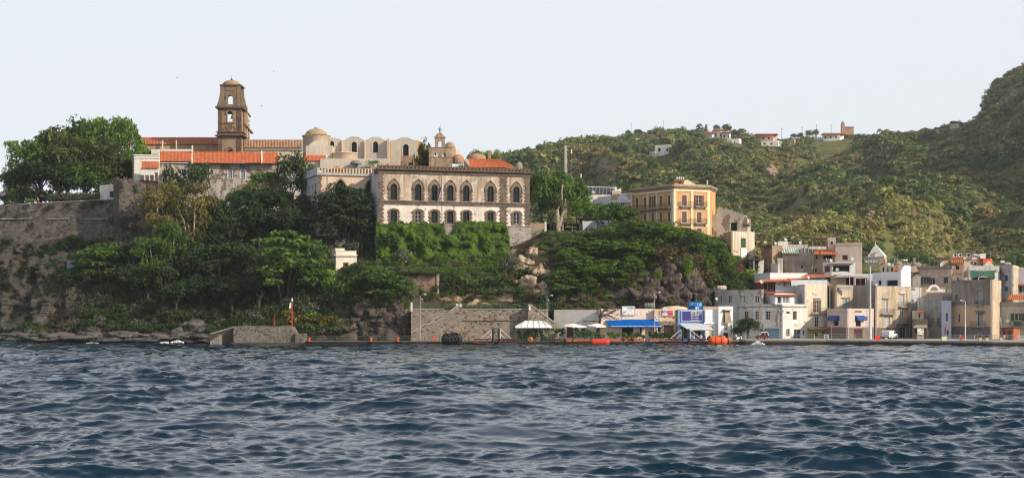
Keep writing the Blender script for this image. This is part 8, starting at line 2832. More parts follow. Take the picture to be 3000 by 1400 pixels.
# ------------------------------------------------------------------ satellite dishes
for i,(p,y,r,Y,lb,aim) in enumerate(((2243,709,4.6,398,'grey satellite dish leftmost on the back roofs, on the brown house',-.2),(2273,713,5,394,'satellite dish on a pole before the brown house roof edge',.2),(2302.5,701.5,5.2,401,'satellite dish on top of the white parapet block',.1),
									   (2345,711,5,397,'satellite dish at the left of the timber pergola',.2),(2284,794.5,5.2,384,'satellite dish on a tall pole before the long white terrace wall',.2),(2231.5,825,5.6,366,'satellite dish on a pole above the white corner block',.1),
									   (2369,812.5,4.8,371,'satellite dish on a pole in front of the orange canopy',.4),(2422,760.5,7,384,'big satellite dish tilted to the side under the pink house porch',1.3),(2435,763,5,381,'smaller satellite dish right beside the big tilted dish',.3),
									   (2453.5,789,5.2,378,'cream satellite dish before the dark roof opening',-.2),(2498,758.5,5.2,382,'satellite dish on the pink block wall above the white canopy',.2),(2100,875,4.6,362,'grey satellite dish at the left end of the white corner block',.2),
									   (2605.5,774,5,391,'satellite dish behind the white penthouse',.3),(2616.5,777.5,3.4,390.5,'little satellite dish beside the dish behind the penthouse',.3),(2568,834,4,366,'satellite dish at the left corner of the beige balcony house roof',.1),(2812,815,5,379,'satellite dish left of the green awning',-.3),
									   (2839.5,799,5.2,361,'pale satellite dish at the left end of the green awning',-1.0),(1738,563,4.6,427,'satellite dish in front of the solar rack',.2),(1804,552.5,4.6,429,'satellite dish on the cream gable by the solar panels',.2),(1716,576,4,422,'small satellite dish beneath the solar rack above the trees',.1))):
	dish(p,y,r,Y,lb,aim)

# ------------------------------------------------------------------ television aerials on the roofs
for i,(p,y0,y1,Y) in enumerate(((2216,690,722,395),(2262,690,720,394),(2325,690,722,396),(2333,700,741,391),(2380,706,741,389),(2470,688,712,387),(2508,694,712,387),(2534,735,770,392),(2557,738,775,395),(2578,740,790,390),(2606,742,775,392),(2629,745,780,396),(2690,745,790,386),(2722,752,788,384),(2737,758,788,384),(2826,735,757,390),(2858,738,757,391),(2902,735,770,388),(2935,752,778,380),(2974,750,778,380),(2250,795,826,377),(2330,835,862,369),(2412,812,838,366),(2520,815,838,369),(2600,818,838,364),(2655,815,840,366),(2800,795,822,358),(2870,800,822,356))):
	t=thing('tv_aerial','thin television aerial on the town roofs','aerial',at(p,y1,Y),'television aerials on the town roofs')
	MB().tube(at(p,y1+2,Y),at(p,y0,Y),.025,n=4).build('mast',STEEL,t)
	mb=MB();k=Y/F
	for j in range(4):c=at(p,y0+1+2.4*j,Y);w_=(.55-.09*j);mb.tube((c.x-w_,Y+.1*j,c.z),(c.x+w_,Y-.1*j,c.z),.014,n=3)
	mb.build('elements',STEEL,t)
for i,(p,y0,y1,Y,lb) in enumerate(((2431,840,985,365.5,'left'),(2565,845,985,361.6,'middle'),(2664,850,985,366.2,'right'))):
	MB().tube(at(p,y1,Y-.1),at(p,y0,Y-.1),.06,n=5).build('drainpipe_run',GREYP,None,label='%s one of three grey drainpipes running down the waterfront house corners'%lb,cat='drainpipe',group='waterfront drainpipes')
for i,(a,b,ya,yb_,Y,lb) in enumerate(((1606,1917,918,866,351,'thin cable from the restaurant lamp post to the retaining wall stair'),(1917,2160,922,925,351.4,'thin cable crossing the peach building and blue sign'),(2160,2560,905,912,351.8,'thin cable strung along the white corner block to the mast'),(1232,1310,872,918,352,'thin cable sloping from the pier lamp post to the stair'))):
	mb=MB();n_=10;mb.path([at(a+(b-a)*q/n_,ya+(yb_-ya)*q/n_+5*math.sin(math.pi*q/n_),Y) for q in range(n_+1)],.018,4);mb.build('overhead_cable',IRON,None,label=lb,cat='cable')

# ------------------------------------------------------------------ antenna masts behind the terrace
am=thing('antenna_mast','white lattice antenna mast standing tall behind the terrace trees','antenna mast',at(1656,620,440))
mb=MB()
for dx,dy in ((0,0),(.55,0),(.27,.5)):b=at(1654,640,440);mb.tube((b.x+dx,440+dy,b.z),(b.x+dx,440+dy,zY(426,440)),.04,n=4)
b=at(1654,640,440);zz0,zz1=b.z,zY(426,440)
for i in range(28):
	za,zb_=zz0+(zz1-zz0)*i/28,zz0+(zz1-zz0)*(i+1)/28
	mb.tube((b.x,440,za),(b.x+.55,440,zb_),.018,n=3);mb.tube((b.x+.55,440,za),(b.x+.27,440.5,zb_),.03,n=4);mb.tube((b.x,440,za),(b.x+.27,440.5,zb_),.03,n=4)
mb.build('lattice',plaster('pale_mast_paint',0),am)
mb=MB();mb.tube((b.x+.3,440,zz1),(b.x+.3,440,zY(412,440)),.03,n=4);mb.tube((b.x-.6,440,zY(429,440)),(b.x+1,440,zY(429,440)),.04,n=4);mb.build('whip_aerial',WHITEP,am)
MB().tube(at(1657.8,640,440),at(1657.8,428,440),.08,n=6).build('cable_duct',WHITEP,am)
for p,y0,y1,m,lb in ((1663,477,488,flat('signal_red',0),'red box aerial on a thin pole beside the white mast'),(1674.5,437,449,WHITEP,'white panel aerial on a thin pole right of the white mast'),(1702.5,509,521,WHITEP,'short white panel aerial above the terrace trees')):
	t=thing('panel_aerial',lb,'aerial',at(p,590,438),'panel aerials behind the terrace')
	MB().tube(at(p-1,600,438),at(p-1,y0-15 if p<1670 else y0,438),.04,n=4).build('pole',STEEL,t)
	pbox(p-1.4,p+1.6,y0,y1,437.7,.25).build('panel',m,t)
bl=thing('lattice_tower','brown steel lattice tower on the hill behind the white mast','lattice tower',at(1690,560,520))
mb=MB();Yt=520;a=at(1690,580,Yt)
zt0,zt1=a.z,zY(434,Yt)
for i in range(14):
	za,zb_=zt0+(zt1-zt0)*i/14,zt0+(zt1-zt0)*(i+1)/14
	ra,rb=1.1-.5*i/14,1.1-.5*(i+1)/14
	cs_=[(1,1),(-1,1),(-1,-1),(1,-1)]
	for q in range(4):
		c0,c1=cs_[q],cs_[(q+1)%4]
		mb.tube((a.x+c0[0]*ra,Yt+c0[1]*ra,za),(a.x+c0[0]*rb,Yt+c0[1]*rb,zb_),.07,n=4)
		mb.tube((a.x+c0[0]*ra,Yt+c0[1]*ra,za),(a.x+c1[0]*rb,Yt+c1[1]*rb,zb_),.045,n=3)
mb.build('lattice',flat('rusty_brown_steel',(.12,.075,.05),.8),bl)
MB().box(a.x-1.3,a.x+1.3,Yt-1.3,Yt+1.3,zt1-1.2,zt1-1.05).build('platform',flat('rusty_brown_steel',0),bl)
for i in range(5):MB().box(a.x-1.2+.55*i,a.x-1.0+.55*i,Yt-1.4,Yt-1.25,zt1-1,zt1+.9).build('antenna_panel',flat('rusty_brown_steel',0),bl)

# ------------------------------------------------------------------ shore rocks, splashes, birds
RK=newmat('shore_rock')
m,nt,p=RK
c=coords(nt);n1=noise(nt,c,.8,8,.65);a_=mix(nt,mapr(nt,n1,.35,.68),(.035,.032,.03),(.125,.115,.105))
geo=nd(nt,'ShaderNodeNewGeometry');sp=nd(nt,'ShaderNodeSeparateXYZ');nt.links.new(geo.outputs['Position'],sp.inputs[0])
a_=mix(nt,mapr(nt,sp.outputs[2],.3,1.0,.85,0),a_,(.016,.014,.012));nt.links.new(a_,p.inputs['Base Color']);p.inputs['Roughness'].default_value=.85;bump(nt,p,n1,.9,.2)


def rock(px,py,wpx,hpx,seed,label,group='boulders along the left shore',Y=None,m=RK[0],cat='rock',name='shore_rock'):
	b=hl_at(px,py) if Y is None else at(px,py,Y);k=b.y/F
	n1_,n2_=36,22
	u=np.linspace(0,2*np.pi,n1_,endpoint=False);v=np.linspace(0,np.pi,n2_)
	U,Vv=np.meshgrid(u,v);x,y,z=np.sin(Vv)*np.cos(U),np.sin(Vv)*np.sin(U),np.cos(Vv)
	r=1+.58*fbm(x*1.3+seed,y*1.3,z*1.3,4)
	r=np.round(r*5)/5*.6+r*.4+.10*np.floor(3*fbm(x*3+seed,y*3,z*3.5,2))/2+.05*fbm(x*7+seed,y*7,z*7,2)
	V=np.stack([x*r*wpx*k/2,y*r*wpx*k/2.6,z*r*hpx*k*.62],-1).reshape(-1,3)
	i=np.arange(n2_-1)[:,None]*n1_+np.arange(n1_)[None,:];j=np.arange(n2_-1)[:,None]*n1_+(np.arange(n1_)[None,:]+1)%n1_
	Q=np.stack([i,i+n1_,j+n1_,j],-1).reshape(-1,4)
	o=link(name,npmesh(name,V,Q,m),None,b);o.rotation_euler=(0,0,0)
	return props(o,label,cat,group)


g2=random.Random(4)
for i in range(34):
	px_=-30+660*(i+g2.uniform(-.3,.3))/33
	rock(px_,998-g2.uniform(0,16),g2.uniform(44,110),g2.uniform(9,24),i*3.1,'grey wave worn boulder among the rocks of the left shore')
for i,(p,y,w_,h_) in enumerate(((560,965,60,34),(600,975,40,30),(520,975,50,26),(470,985,70,24),(640,990,46,18),(655,975,34,22))):
	rock(p,y,w_,h_,50+i*2.3,('tall pale grey crag','rounded grey boulder','broad grey boulder','long low grey ledge rock','flat rock','small pale rock')[i]+(' on the shore left of the stone jetty',' beside the tall pale crag by the jetty',' left of the tall pale crag',' at the waterline left of the crag',' at the foot of the jetty ramp wall',' just behind the jetty ramp wall')[i],'rocks beside the jetty')
rock(995,722,44,28,77,'big dark boulder in the shade above the stone kiosk',None)
m,nt,p=newmat('crag_rock')
c=coords(nt);n1=noise(nt,c,.7,8,.65);n2=noise(nt,scaled(nt,c,(1.6,1.6,.35)),1.0,6)
nt.links.new(mix(nt,mapr(nt,n2,.4,.66),mix(nt,mapr(nt,n1,.36,.66),(.040,.030,.024),(.165,.125,.098)),(.022,.018,.015)),p.inputs['Base Color']);p.inputs['Roughness'].default_value=.9;bump(nt,p,mul(nt,n1,n2,'ADD'),1,.4)
CRAG=m
for i,(px_,y,w_,h_) in enumerate(((1880,875,64,40),(1915,850,58,44),(1945,878,70,40),(1960,820,66,46),(1990,862,62,50),(2005,800,54,40),(2030,835,62,44),(2052,870,60,40),(2078,862,40,36),(1935,805,44,34),(1985,772,46,30),(1700,880,60,26),(1640,884,44,24))):
	rock(px_,y,w_,h_,120+i*4.7,'rugged brown rock face of the crag above the waterfront restaurant','crags above the restaurant',None,CRAG,'rock','crag')
for i,(px_,y,w_,h_) in enumerate(((1010,960,66,34),(1050,940,64,44),(1085,966,64,36),(1105,925,70,44),(1140,955,60,44),(1165,915,56,46),(1185,960,44,40),(1060,905,50,34),(965,968,50,30))):
	rock(px_,y,w_,h_,220+i*3.3,'dark brown rock face behind the rusty railed pier','crags behind the pier',None,CRAG,'rock','crag')
PALER=plaster('pale_tuff_rock',(.46,.36,.25),.5,.5,(.2,.14,.09))
for i,(px_,y,w_,h_) in enumerate(((1540,775,56,40),(1580,800,50,44),(1548,830,60,34),(1592,850,40,34),(1560,745,40,30))):
	rock(px_,y,w_,h_,420+i*5.3,'pale tan rock outcrop on the bare scar right of the ivy','pale outcrops right of the ivy',None,PALER,'rock','outcrop')
g3=np.random.default_rng(9)
fm=flat('white_sea_foam',(.85,.87,.88),.7,0,.02)
for (p,y,w_,h_,Y,n) in ((482,1004,24,4,357,260),(520,1003,34,8,356,500),(2220,1006,40,11,342.8,700),(20,1005,60,3,371,200),(270,1006,40,3,364,160)):
	k=Y/F;b=at(p,y,Y);t_=g3.uniform(-1,1,n)
	P=np.stack([t_*w_*k/2,g3.normal(0,.3,n),np.abs(g3.normal(0,.4,n))*h_*k*(1-np.abs(t_))],1)
	A=g3.normal(size=(n,3))*.09;B=g3.normal(size=(n,3))*.09
	V=np.stack([P-A,P+B,P+A,P-B],1).reshape(-1,3);b.z=max(b.z,.05)-(.2 if p>2000 else 0)
	props(link('sea_foam',npmesh('sea_foam',V,np.arange(len(V)).reshape(-1,4),fm),None,b),kind='stuff')
for i,(p,y,lb) in enumerate(((519,228,'tiny dark bird in the sky left of the bell tower'),(802,210,'tiny dark bird high above the domed chapel'),(767,311,'tiny dark bird between the bell tower and the chapel dome'))):
	b=at(p,y,330);t=thing('bird',lb,'bird',b,'birds in the sky')
	mb=MB();mb.ball(b,.13,.05,.05,8,6);mb.add([b+Vector((.1,0,0)),b+Vector((.22,0,.03)),b+Vector((.1,.03,.03))],[(0,1,2)]);mb.build('body',IRON,t)
	for s_ in (-1,1):MB().add([b+Vector((-.03,0,.02)),b+Vector((.06,0,.02)),b+Vector((.02,s_*.18,.14)),b+Vector((-.08,s_*.34,.06)),b+Vector((-.05,s_*.16,.11))],[(0,1,2,4),(4,2,3)]).build('wing',IRON,t)

# ------------------------------------------------------------------ trees on the castle rock
def ground(px,Y,Z):
	return Vector(((px-1500)*Y/F,Y,Z))


def gtree(px,top,wpx,Y,Z,style,lm,label,group=None):
	b=ground(px,Y,Z)
	pyb=HZ-(Z-H)*F/Y
	return tree(px,pyb,top,wpx,style,lm,None,label,group,b)


for px,top,wd,Y,st_,lm,lb in (
		(62,403,105,420,'euc','mid','thin outermost tree at the left end of the garden grove'),
		(118,380,95,424,'broad','mid','tall green tree second from the left in the garden grove'),
		(176,362,130,426,'broad','olive','broad olive tree in the left half of the garden grove'),
		(245,338,150,428,'broad','mid','largest spreading tree crowning the garden grove'),
		(318,332,130,430,'euc','fresh','tall sunlit tree right of the largest grove tree'),
		(366,336,80,428,'euc','fresh','slim highest reaching tree near the church roof'),
		(392,388,100,432,'flat','fresh','yellow green low tree touching the church roof'),
		(205,392,140,416,'euc','olive','drooping olive eucalyptus in front of the grove'),
		(285,400,130,415,'euc','olive','drooping eucalyptus before the grove near the garden hut'),
		(120,440,130,417,'broad','dark','dark low tree filling the left of the grove'),
		(60,490,100,419,'broad','dark','dark low tree beside the far left house'),
		(345,452,120,420,'broad','dark','dark tree left of the white gatehouse annex'),
		(178,470,120,412,'broad','dark','dark shaded tree behind the garden hedge'),
		(14,560,60,410,'broad','dark','round dark shrubby tree at the left picture edge'),
		(255,470,110,413,'broad','mid','mid green tree behind the garden hedge')):
	gtree(px,top,wd*1.25,Y,33,st_,lm,lb)
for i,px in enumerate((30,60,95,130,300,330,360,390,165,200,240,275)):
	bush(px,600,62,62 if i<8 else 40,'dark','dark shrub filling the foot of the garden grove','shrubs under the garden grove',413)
bush(92,594,26,16,'fresh','bright green garden shrub on the fortress wall',None,405)
bush(112,593,12,9,'flower','pinkish red flowering shrub on the fortress wall',None,404.6)
bush(8,575,14,12,'lilac','lilac flowering bush at the far left edge',None,402)
# big eucalyptus pair in front of the bastion
tree(478,800,527,150,'euc','euc',None,'left of the two tall olive eucalyptus before the bastion')
tree(562,800,530,140,'euc','euc',None,'right of the two tall olive eucalyptus before the bastion')
tree(448,858,690,130,'euc','mid',None,'hanging darker eucalyptus below the bastion')
tree(505,850,640,110,'euc','mid',None,'dark eucalyptus between the two olive ones and the slope')
for p,y,w_,h_,Y in ((500,560,56,86,414),(580,545,62,76,415),(470,575,40,50,412),(545,575,50,50,413)):
	bush(p,y,w_,h_,'dark','dark creeper climbing the barracks wall','creepers on the barracks wall',Y)
gtree(850,430,135,402,26,'pine','pine','dark umbrella pine with a leaning trunk right of the barracks')
gtree(905,468,75,405,27,'pine','pine','smaller pine clump beside the palazzo wing')
gtree(775,497,120,404,29,'euc','mid','feathery grey green tree in front of the barracks right end')
gtree(692,548,70,400,29,'pine','mid','rounded pine below the pale blue barracks windows')
gtree(615,566,80,402,29,'pine','dark','dark round tree under the pitted barracks wall')
gtree(1242,404,72,421,30,'broad','euc','round tree rising behind the battlements left of the bell gable')
bush(1095,482,34,14,'fresh','light green bush on the terrace before the vaulted hall',None,423)
gtree(1395,436,66,470,46,'broad','hill2','rounded tree behind the domes, left one','trees behind the domes')
gtree(1445,436,66,480,46,'broad','hill2','rounded tree behind the domes, right one','trees behind the domes')
# shaded grove between eucalyptus and palazzo
SH='trees of the shaded grove below the barracks'
dk='dark green tree in the shaded grove below the barracks'
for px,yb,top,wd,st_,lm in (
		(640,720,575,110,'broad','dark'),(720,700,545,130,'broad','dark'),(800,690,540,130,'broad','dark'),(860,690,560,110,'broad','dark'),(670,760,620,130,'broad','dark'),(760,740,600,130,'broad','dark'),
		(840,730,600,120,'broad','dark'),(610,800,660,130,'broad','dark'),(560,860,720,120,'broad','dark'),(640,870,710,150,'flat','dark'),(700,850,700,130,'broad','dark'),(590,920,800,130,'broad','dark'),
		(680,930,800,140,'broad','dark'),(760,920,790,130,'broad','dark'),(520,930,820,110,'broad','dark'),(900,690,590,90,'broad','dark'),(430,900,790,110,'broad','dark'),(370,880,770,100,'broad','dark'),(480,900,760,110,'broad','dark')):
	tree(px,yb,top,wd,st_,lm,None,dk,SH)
tree(838,890,672,255,'flat','mid',None,'wide layered feathery tree dominating the middle of the shaded slope')
tree(925,880,700,110,'flat','mid',None,'layered tree leaning over the stone kiosk from the left')
tree(560,815,700,120,'flat','mid',None,'small layered tree under the right eucalyptus')
tree(305,850,706,170,'flat','mid',None,'leafy layered tree beside the glazed shelter on the left slope')
tree(252,830,725,100,'flat','mid',None,'lower layered tree hanging over the glazed shelter')
tree(195,880,780,100,'broad','dark',None,'round dark tree on the bare left slope')
tree(400,840,705,120,'euc','dark',None,'dark drooping tree right of the terrace house')
for px,yb,top,wd in ((1000,705,530,150),(945,705,555,120),(1055,700,550,110),(1010,720,590,150),(920,720,610,90),(1075,712,615,80)):
	tree(px,yb,top,wd,'flat','dark',None,'dark feathery tree growing against the arches of the palazzo wing','feathery trees before the palazzo wing')
bush(688,624,22,26,'lilac','lilac flowering shrub in the shaded grove',None,397)
bush(1040,745,46,42,'gray','pale grey green shrub behind the stone kiosk')
bush(1135,722,60,48,'dark','dark bush on the left end of the ivy wall',None,381)
bush(1178,770,46,50,'gray','grey bush growing in the ivy',None,378)
for px,yb,top,wd,lm,lb in ((1110,890,785,150,'mid','leafy tree on the cliff under the kiosk, middle one'),(1165,895,800,120,'mid','leafy tree on the cliff left of the lamp post'),(1075,860,805,90,'mid','leafy tree just below the kiosk terrace')):
	tree(px,yb,top,wd,'flat',lm,None,lb)
# terrace right of the palazzo
for px,top,wd,Y,Z,st_,lm,lb in (
		(1585,492,110,402,26.5,'broad','mid','tall dense tree directly right of the palazzo'),(1640,488,110,405,26.5,'broad','mid','tall dense tree behind the pollarded trunk'),
		(1690,512,90,408,26.5,'broad','mid','tree in front of the antenna mast'),(1612,560,90,401,26.5,'broad','dark','dark low tree between the palazzo and the pollarded trunk'),
		(1705,575,110,401,26,'broad','fresh','bright dense tree right of the pollarded trunk'),(1752,592,100,402,26,'broad','mid','rounded tree in front of the white cottage'),
		(1800,590,90,403,26,'flat','mid','sparse layered tree before the white villa'),(1838,600,80,402,26,'flat','mid','sparse layered tree at the left side of the yellow building')):
	gtree(px,top,wd,Y,Z,st_,lm,lb)
po_=thing('pollarded_tree','pollarded pale trunk with a rusty orange crown on the terrace','tree',ground(1636,399,25.5))
mb=MB();mb.path([at(1636,694,397.5),at(1635,650,397.5),at(1632,614,397.5)],[.62,.58,.42],9);mb.path([at(1638,665,397.4),at(1644,640,397.3),at(1652,618,397.2)],[.45,.36,.3],8);mb.path([at(1632,616,397.4),at(1640,604,397.3),at(1643,600,397)],[.2,.12,.05],6);mb.build('trunk',BARKP,po_)
C=[tuple(at(p,y,397.6+.4*(i%3))-WL[po_.name]) for i,(p,y) in enumerate(((1624,590),(1632,586),(1640,588),(1648,592),(1626,600),(1636,600),(1645,604),(1660,594),(1668,600),(1672,610),(1662,612),(1654,606),(1668,626),(1660,640),(1664,655),(1655,630)))]
V,Q,t=leaves(C,[.75]*8+[.7]*8,[.6]*16,70,.2,np.random.default_rng(3),droop=.8,aspect=.35)
link('crown',npmesh('crown',V,Q,LEAFM['euc'],False,t),po_)
pm=thing('bare_palm','slender bare palm trunk with a stubby top above the pollarded tree','palm',at(1647,690,400))
MB().path([at(1648,690,400),at(1647,600,400),at(1645.5,560,400),at(1648,540,400)],[.22,.2,.2,.26],8).build('trunk',BARKP,pm)
C=[tuple(at(1648,538,400)-WL[pm.name]),tuple(at(1644,533,400)-WL[pm.name]),tuple(at(1653,534,400)-WL[pm.name])]
V,Q,t=leaves(C,[.55]*3,[.45]*3,40,.2,np.random.default_rng(4),aspect=.25);link('crown',npmesh('crown',V,Q,LEAFM['mid'],False,t),pm)
# slope right of the palazzo down to the restaurant
SL='leafy trees covering the slope below the yellow building'
lbS='leafy layered green tree on the wooded slope below the yellow building'
for i,(px,yb,top,wd) in enumerate(((1745,745,668,110),(1800,750,655,120),(1850,745,640,110),(1900,745,640,110),(1950,745,650,120),(2005,750,668,110),(2050,755,680,100),(2090,765,700,90),
									   (1700,770,690,110),(1760,795,700,120),(1820,790,700,110),(1870,785,700,110),(1660,760,705,90),(1670,800,720,100),(1660,835,760,90),(1690,830,740,110),(1745,850,770,100),
									   (1650,870,790,100),(1800,850,760,90),(1640,885,830,60),(1720,885,810,90),(1850,830,750,80),(2110,800,730,80),(2135,830,770,70),(2065,800,735,70))):
	tree(px,yb,top,wd,('flat','broad','flat')[i%3],('mid','fresh','mid','mid','fresh')[i%5],None,lbS,SL)
for p,y,w_,h_,lm,lb in ((1945,765,70,50,'dry','rusty brown shrub on the bare brown crag, left one'),(1990,762,60,46,'dry','rusty brown shrub on the bare brown crag, middle one'),(2040,790,60,56,'dry','rusty brown shrub hanging right on the brown crag'),
							 (2005,745,20,22,'yellow','yellow flowered shrub on top of the brown crag'),(2068,830,60,50,'dry','dry scrub at the right foot of the brown crag'),(1930,840,24,60,'fresh','green creeper hanging down the crag above the restaurant'),(2015,815,26,70,'fresh','green creeper hanging above the blue tanks'),
							 (2140,765,26,12,'flower','magenta bougainvillea spray below the cream house'),(2172,792,24,26,'flower','larger magenta bougainvillea below the dark porch'),(2162,800,20,14,'flower','lowest magenta bougainvillea spray on the green corner'),
							 (2195,815,60,36,'fresh','bright green bush below the larger bougainvillea'),(2200,795,46,36,'dark','dark round bush right of the larger bougainvillea'),(2130,850,80,50,'dark','dark bush on the corner above the cream tank'),(2165,830,60,40,'mid','green bush below the bougainvillea'),(2120,790,60,50,'fresh','bright green shrub below the streaked cream house')):
	bush(p,y,w_,h_,lm,lb)
# bushes on the terraces under the ivy, on the pale cliff and above the pier
UB='shrubs on the terraces under the ivy wall'
g4=np.random.default_rng(31)
for p,y,w_,h_,lm in ((1320,850,60,50,'dark'),(1370,850,60,44,'mid'),(1415,850,70,48,'dark'),(1460,850,60,56,'dark'),(1290,855,50,30,'dry'),(1340,858,50,24,'dry'),(1500,800,60,40,'gray'),(1535,815,50,44,'dark'),(1560,770,36,30,'gray'),(1580,830,40,40,'dark'),
						 (1520,870,46,40,'dark'),(1560,880,50,36,'dry'),(1500,790,30,50,'gray'),(1605,800,50,40,'dry'),(1440,800,40,30,'mid'),(1490,830,40,40,'dry'),(1510,903,50,18,'mid'),(1450,903,30,14,'dark'),(1350,903,36,12,'dry'),(1590,900,40,50,'dark'),(1620,930,46,60,'dark')):
	bush(p,y,w_,h_,lm,'shrub on the ledges between the ivy and the retaining wall',UB)
for i in range(30):
	p,top_=(1296+13.4*i/2*2,862) if i<16 else (1166+9*(i-16),806)
	bush(p,top_+g4.uniform(-2,6),g4.uniform(26,46),g4.uniform(10,22),('dark','mid','dry','gray')[i%4],'shrub spilling over the edge of the terrace walls below the ivy','shrubs on the terrace wall edges',371.4 if i<16 else 370.4)
for i in range(14):
	bush(1300+15*i,907,g4.uniform(14,34),g4.uniform(6,16),('mid','dry','dark')[i%3],'small weed clump on the strip behind the green railing','weeds behind the green railing',366)
HG='low hedge running along the terrace edge under the ivy'
hd=thing('terrace_hedge','long low bright hedge along the terrace edge below the ivy','hedge',hl_at(1330,797))
C=[]
for p in np.arange(1060,1500,2.6):
	q=hl_at(float(p),795-4*max(0,(1200-p)/140));C.append(tuple(q+Vector((0,g4.uniform(-.6,.4),.5))-WL[hd.name]))
V,Q,t=leaves(C,g4.uniform(.5,.9,len(C)),g4.uniform(.35,.6,len(C)),34,.18,g4);link('foliage',npmesh('foliage',V,Q,LEAFM['ivy'],False,t),hd)
for i,(p,y,w_,h_) in enumerate(((915,940,60,40),(960,948,70,30),(1000,960,70,26),(880,955,50,40),(925,970,60,26),(845,940,30,40),(975,972,70,20))):
	bush(p,y,w_,h_,'yellow' if i%2 else 'fresh','yellow flowering broom bush on the bank behind the rusty railed pier' if i%2 else 'green bush among the yellow broom behind the rusty railed pier','broom bushes behind the pier')
bush(900,930,60,46,'gray','spiky grey green agave like shrub behind the harbour light')
bush(960,850,60,80,'fresh','bright leafy creeper below the left side of the stone kiosk')
bush(965,800,50,40,'fresh','bright leafy bush beneath the kiosk terrace')
bush(1010,870,60,50,'mid','green bush on the cliff under the kiosk')
rt_=tree(2190,998,930,92,'dome','dark',None,'dense round dark tree on the quay before the white corner block',None,Vector((X(2190,353),353,1.2)))
rt_.scale.z*=1.0

# ------------------------------------------------------------------ ground cover on the headland
def headland_cover(name,n,lm_styles,seed,dens,smin,smax,label=None):
	g=np.random.default_rng(seed)
	px=g.uniform(-100,2290,n);t=g.uniform(.1,.9,n)
	x,y,z=hl_point(px,t)
	py=HZ-(z-H)*F/y
	keep=g.random(n)<dens(px,py,t)
	pts=np.stack([x,y,z-.15],1)[keep]
	scl=g.uniform(smin,smax,keep.sum())
	idx=g.integers(0,len(lm_styles),keep.sum()).astype(float)
	o=scatter(name,pts,scl,idx,[bush_mesh(s,lm,i) for i,(s,lm) in enumerate(lm_styles)],g)
	props(o,label,None,None,'stuff')


def bare(px,py):
	"""places where the photo shows bare rock or walls"""
	b=np.zeros_like(px)
	for cx,cy,rx,ry,a in ((1555,790,60,85,.93),(1985,830,95,60,.8),(1120,945,90,45,.9),(1225,832,55,30,.85),(1400,880,110,20,.85),(70,830,200,150,.94),(1520,715,50,36,.97),(250,965,400,28,.6),(560,965,120,25,.8),(960,800,30,25,.5),(150,920,50,40,.55),(1790,870,60,30,.6)):
		d=((px-cx)/rx)**2+((py-cy)/ry)**2
		b=np.maximum(b,a*np.clip((1.4-d)/.6,0,1))
	return b


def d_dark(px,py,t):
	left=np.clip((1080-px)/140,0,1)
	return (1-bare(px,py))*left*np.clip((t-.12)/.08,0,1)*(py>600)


def d_mid(px,py,t):
	return (1-bare(px,py))*np.clip((px-900)/160,0,1)*np.clip((t-.2)/.06,0,1)*~((px>1200) & (px<1620) & (py>880))


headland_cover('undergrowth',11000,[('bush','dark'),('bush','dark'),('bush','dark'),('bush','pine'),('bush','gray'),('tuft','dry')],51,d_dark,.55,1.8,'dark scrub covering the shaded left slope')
headland_cover('undergrowth',9000,[('bush','mid'),('bush','mid'),('bush','dark'),('bush','fresh'),('bush','gray'),('tuft','dry')],52,d_mid,.4,1.1,'mixed scrub covering the cliff and terraces')
headland_cover('dry_grass',2600,[('tuft','dry'),('tuft','gray')],53,lambda px,py,t:.8*np.clip((.4-np.abs(t-.25))/.3,0,1)*(px<900)*(t>.14),.4,.9,'dry grass tufts on the lower slope')

# creepers hanging on bastion and fortress wall
cr=thing('wall_creeper','dark creeper hanging down the face of the bastion','creeper',at(350,700,394))
C=[]
for i in range(210):
	p=g4.uniform(334,402);y=g4.uniform(532,700)
	if vnoise(p/16,y/60,5)<-.1:continue
	Yb=np.interp(p,[332,348,476],[399.5,393.5,396.5])-1.6*(y-527)/233
	C.append(tuple(at(p,y,Yb-.1)-WL[cr.name]))
V,Q,t=leaves(C,[.55]*len(C),[.8]*len(C),26,.17,g4,droop=.6);link('foliage',npmesh('foliage',V,Q,LEAFM['dark'],False,t),cr)
cr=thing('wall_creeper','scattered dark plants rooted in the joints of the fortress wall','creeper',at(150,700,402))
C=[]
for cx,cy,rx,ry in ((125,612,22,14),(150,608,14,8),(245,606,14,14),(272,610,10,24),(200,610,10,10),(75,620,20,20),(85,660,14,30),(15,625,12,18),(295,595,14,6),(320,650,14,26),(55,640,16,10)):
	for _ in range(9):
		p,y=g4.normal(cx,rx*.5),g4.normal(cy,ry*.5);Yb=405-5.5*(p+40)/376-1.6*(y-590)/150
		C.append(tuple(at(p,y,Yb-.1)-WL[cr.name]))
V,Q,t=leaves(C,[.4]*len(C),[.5]*len(C),22,.15,g4);link('foliage',npmesh('foliage',V,Q,LEAFM['dark'],False,t),cr)

# ------------------------------------------------------------------ hills: scrub, trees and houses
CLEAR=[(1862,1940,1230),(1901,1968,1080),(1896,1919,1300),(2062,2141,1288),(2122,2190,1246),(2212,2290,1280),(2305,2332,1290),(2384,2408,1290),(2410,2472,1280),(2466,2501,1285),(2783,2815,1290),(2240,2275,1010),(2596,2620,640),(2735,2752,1292),(2560,2590,1292)]


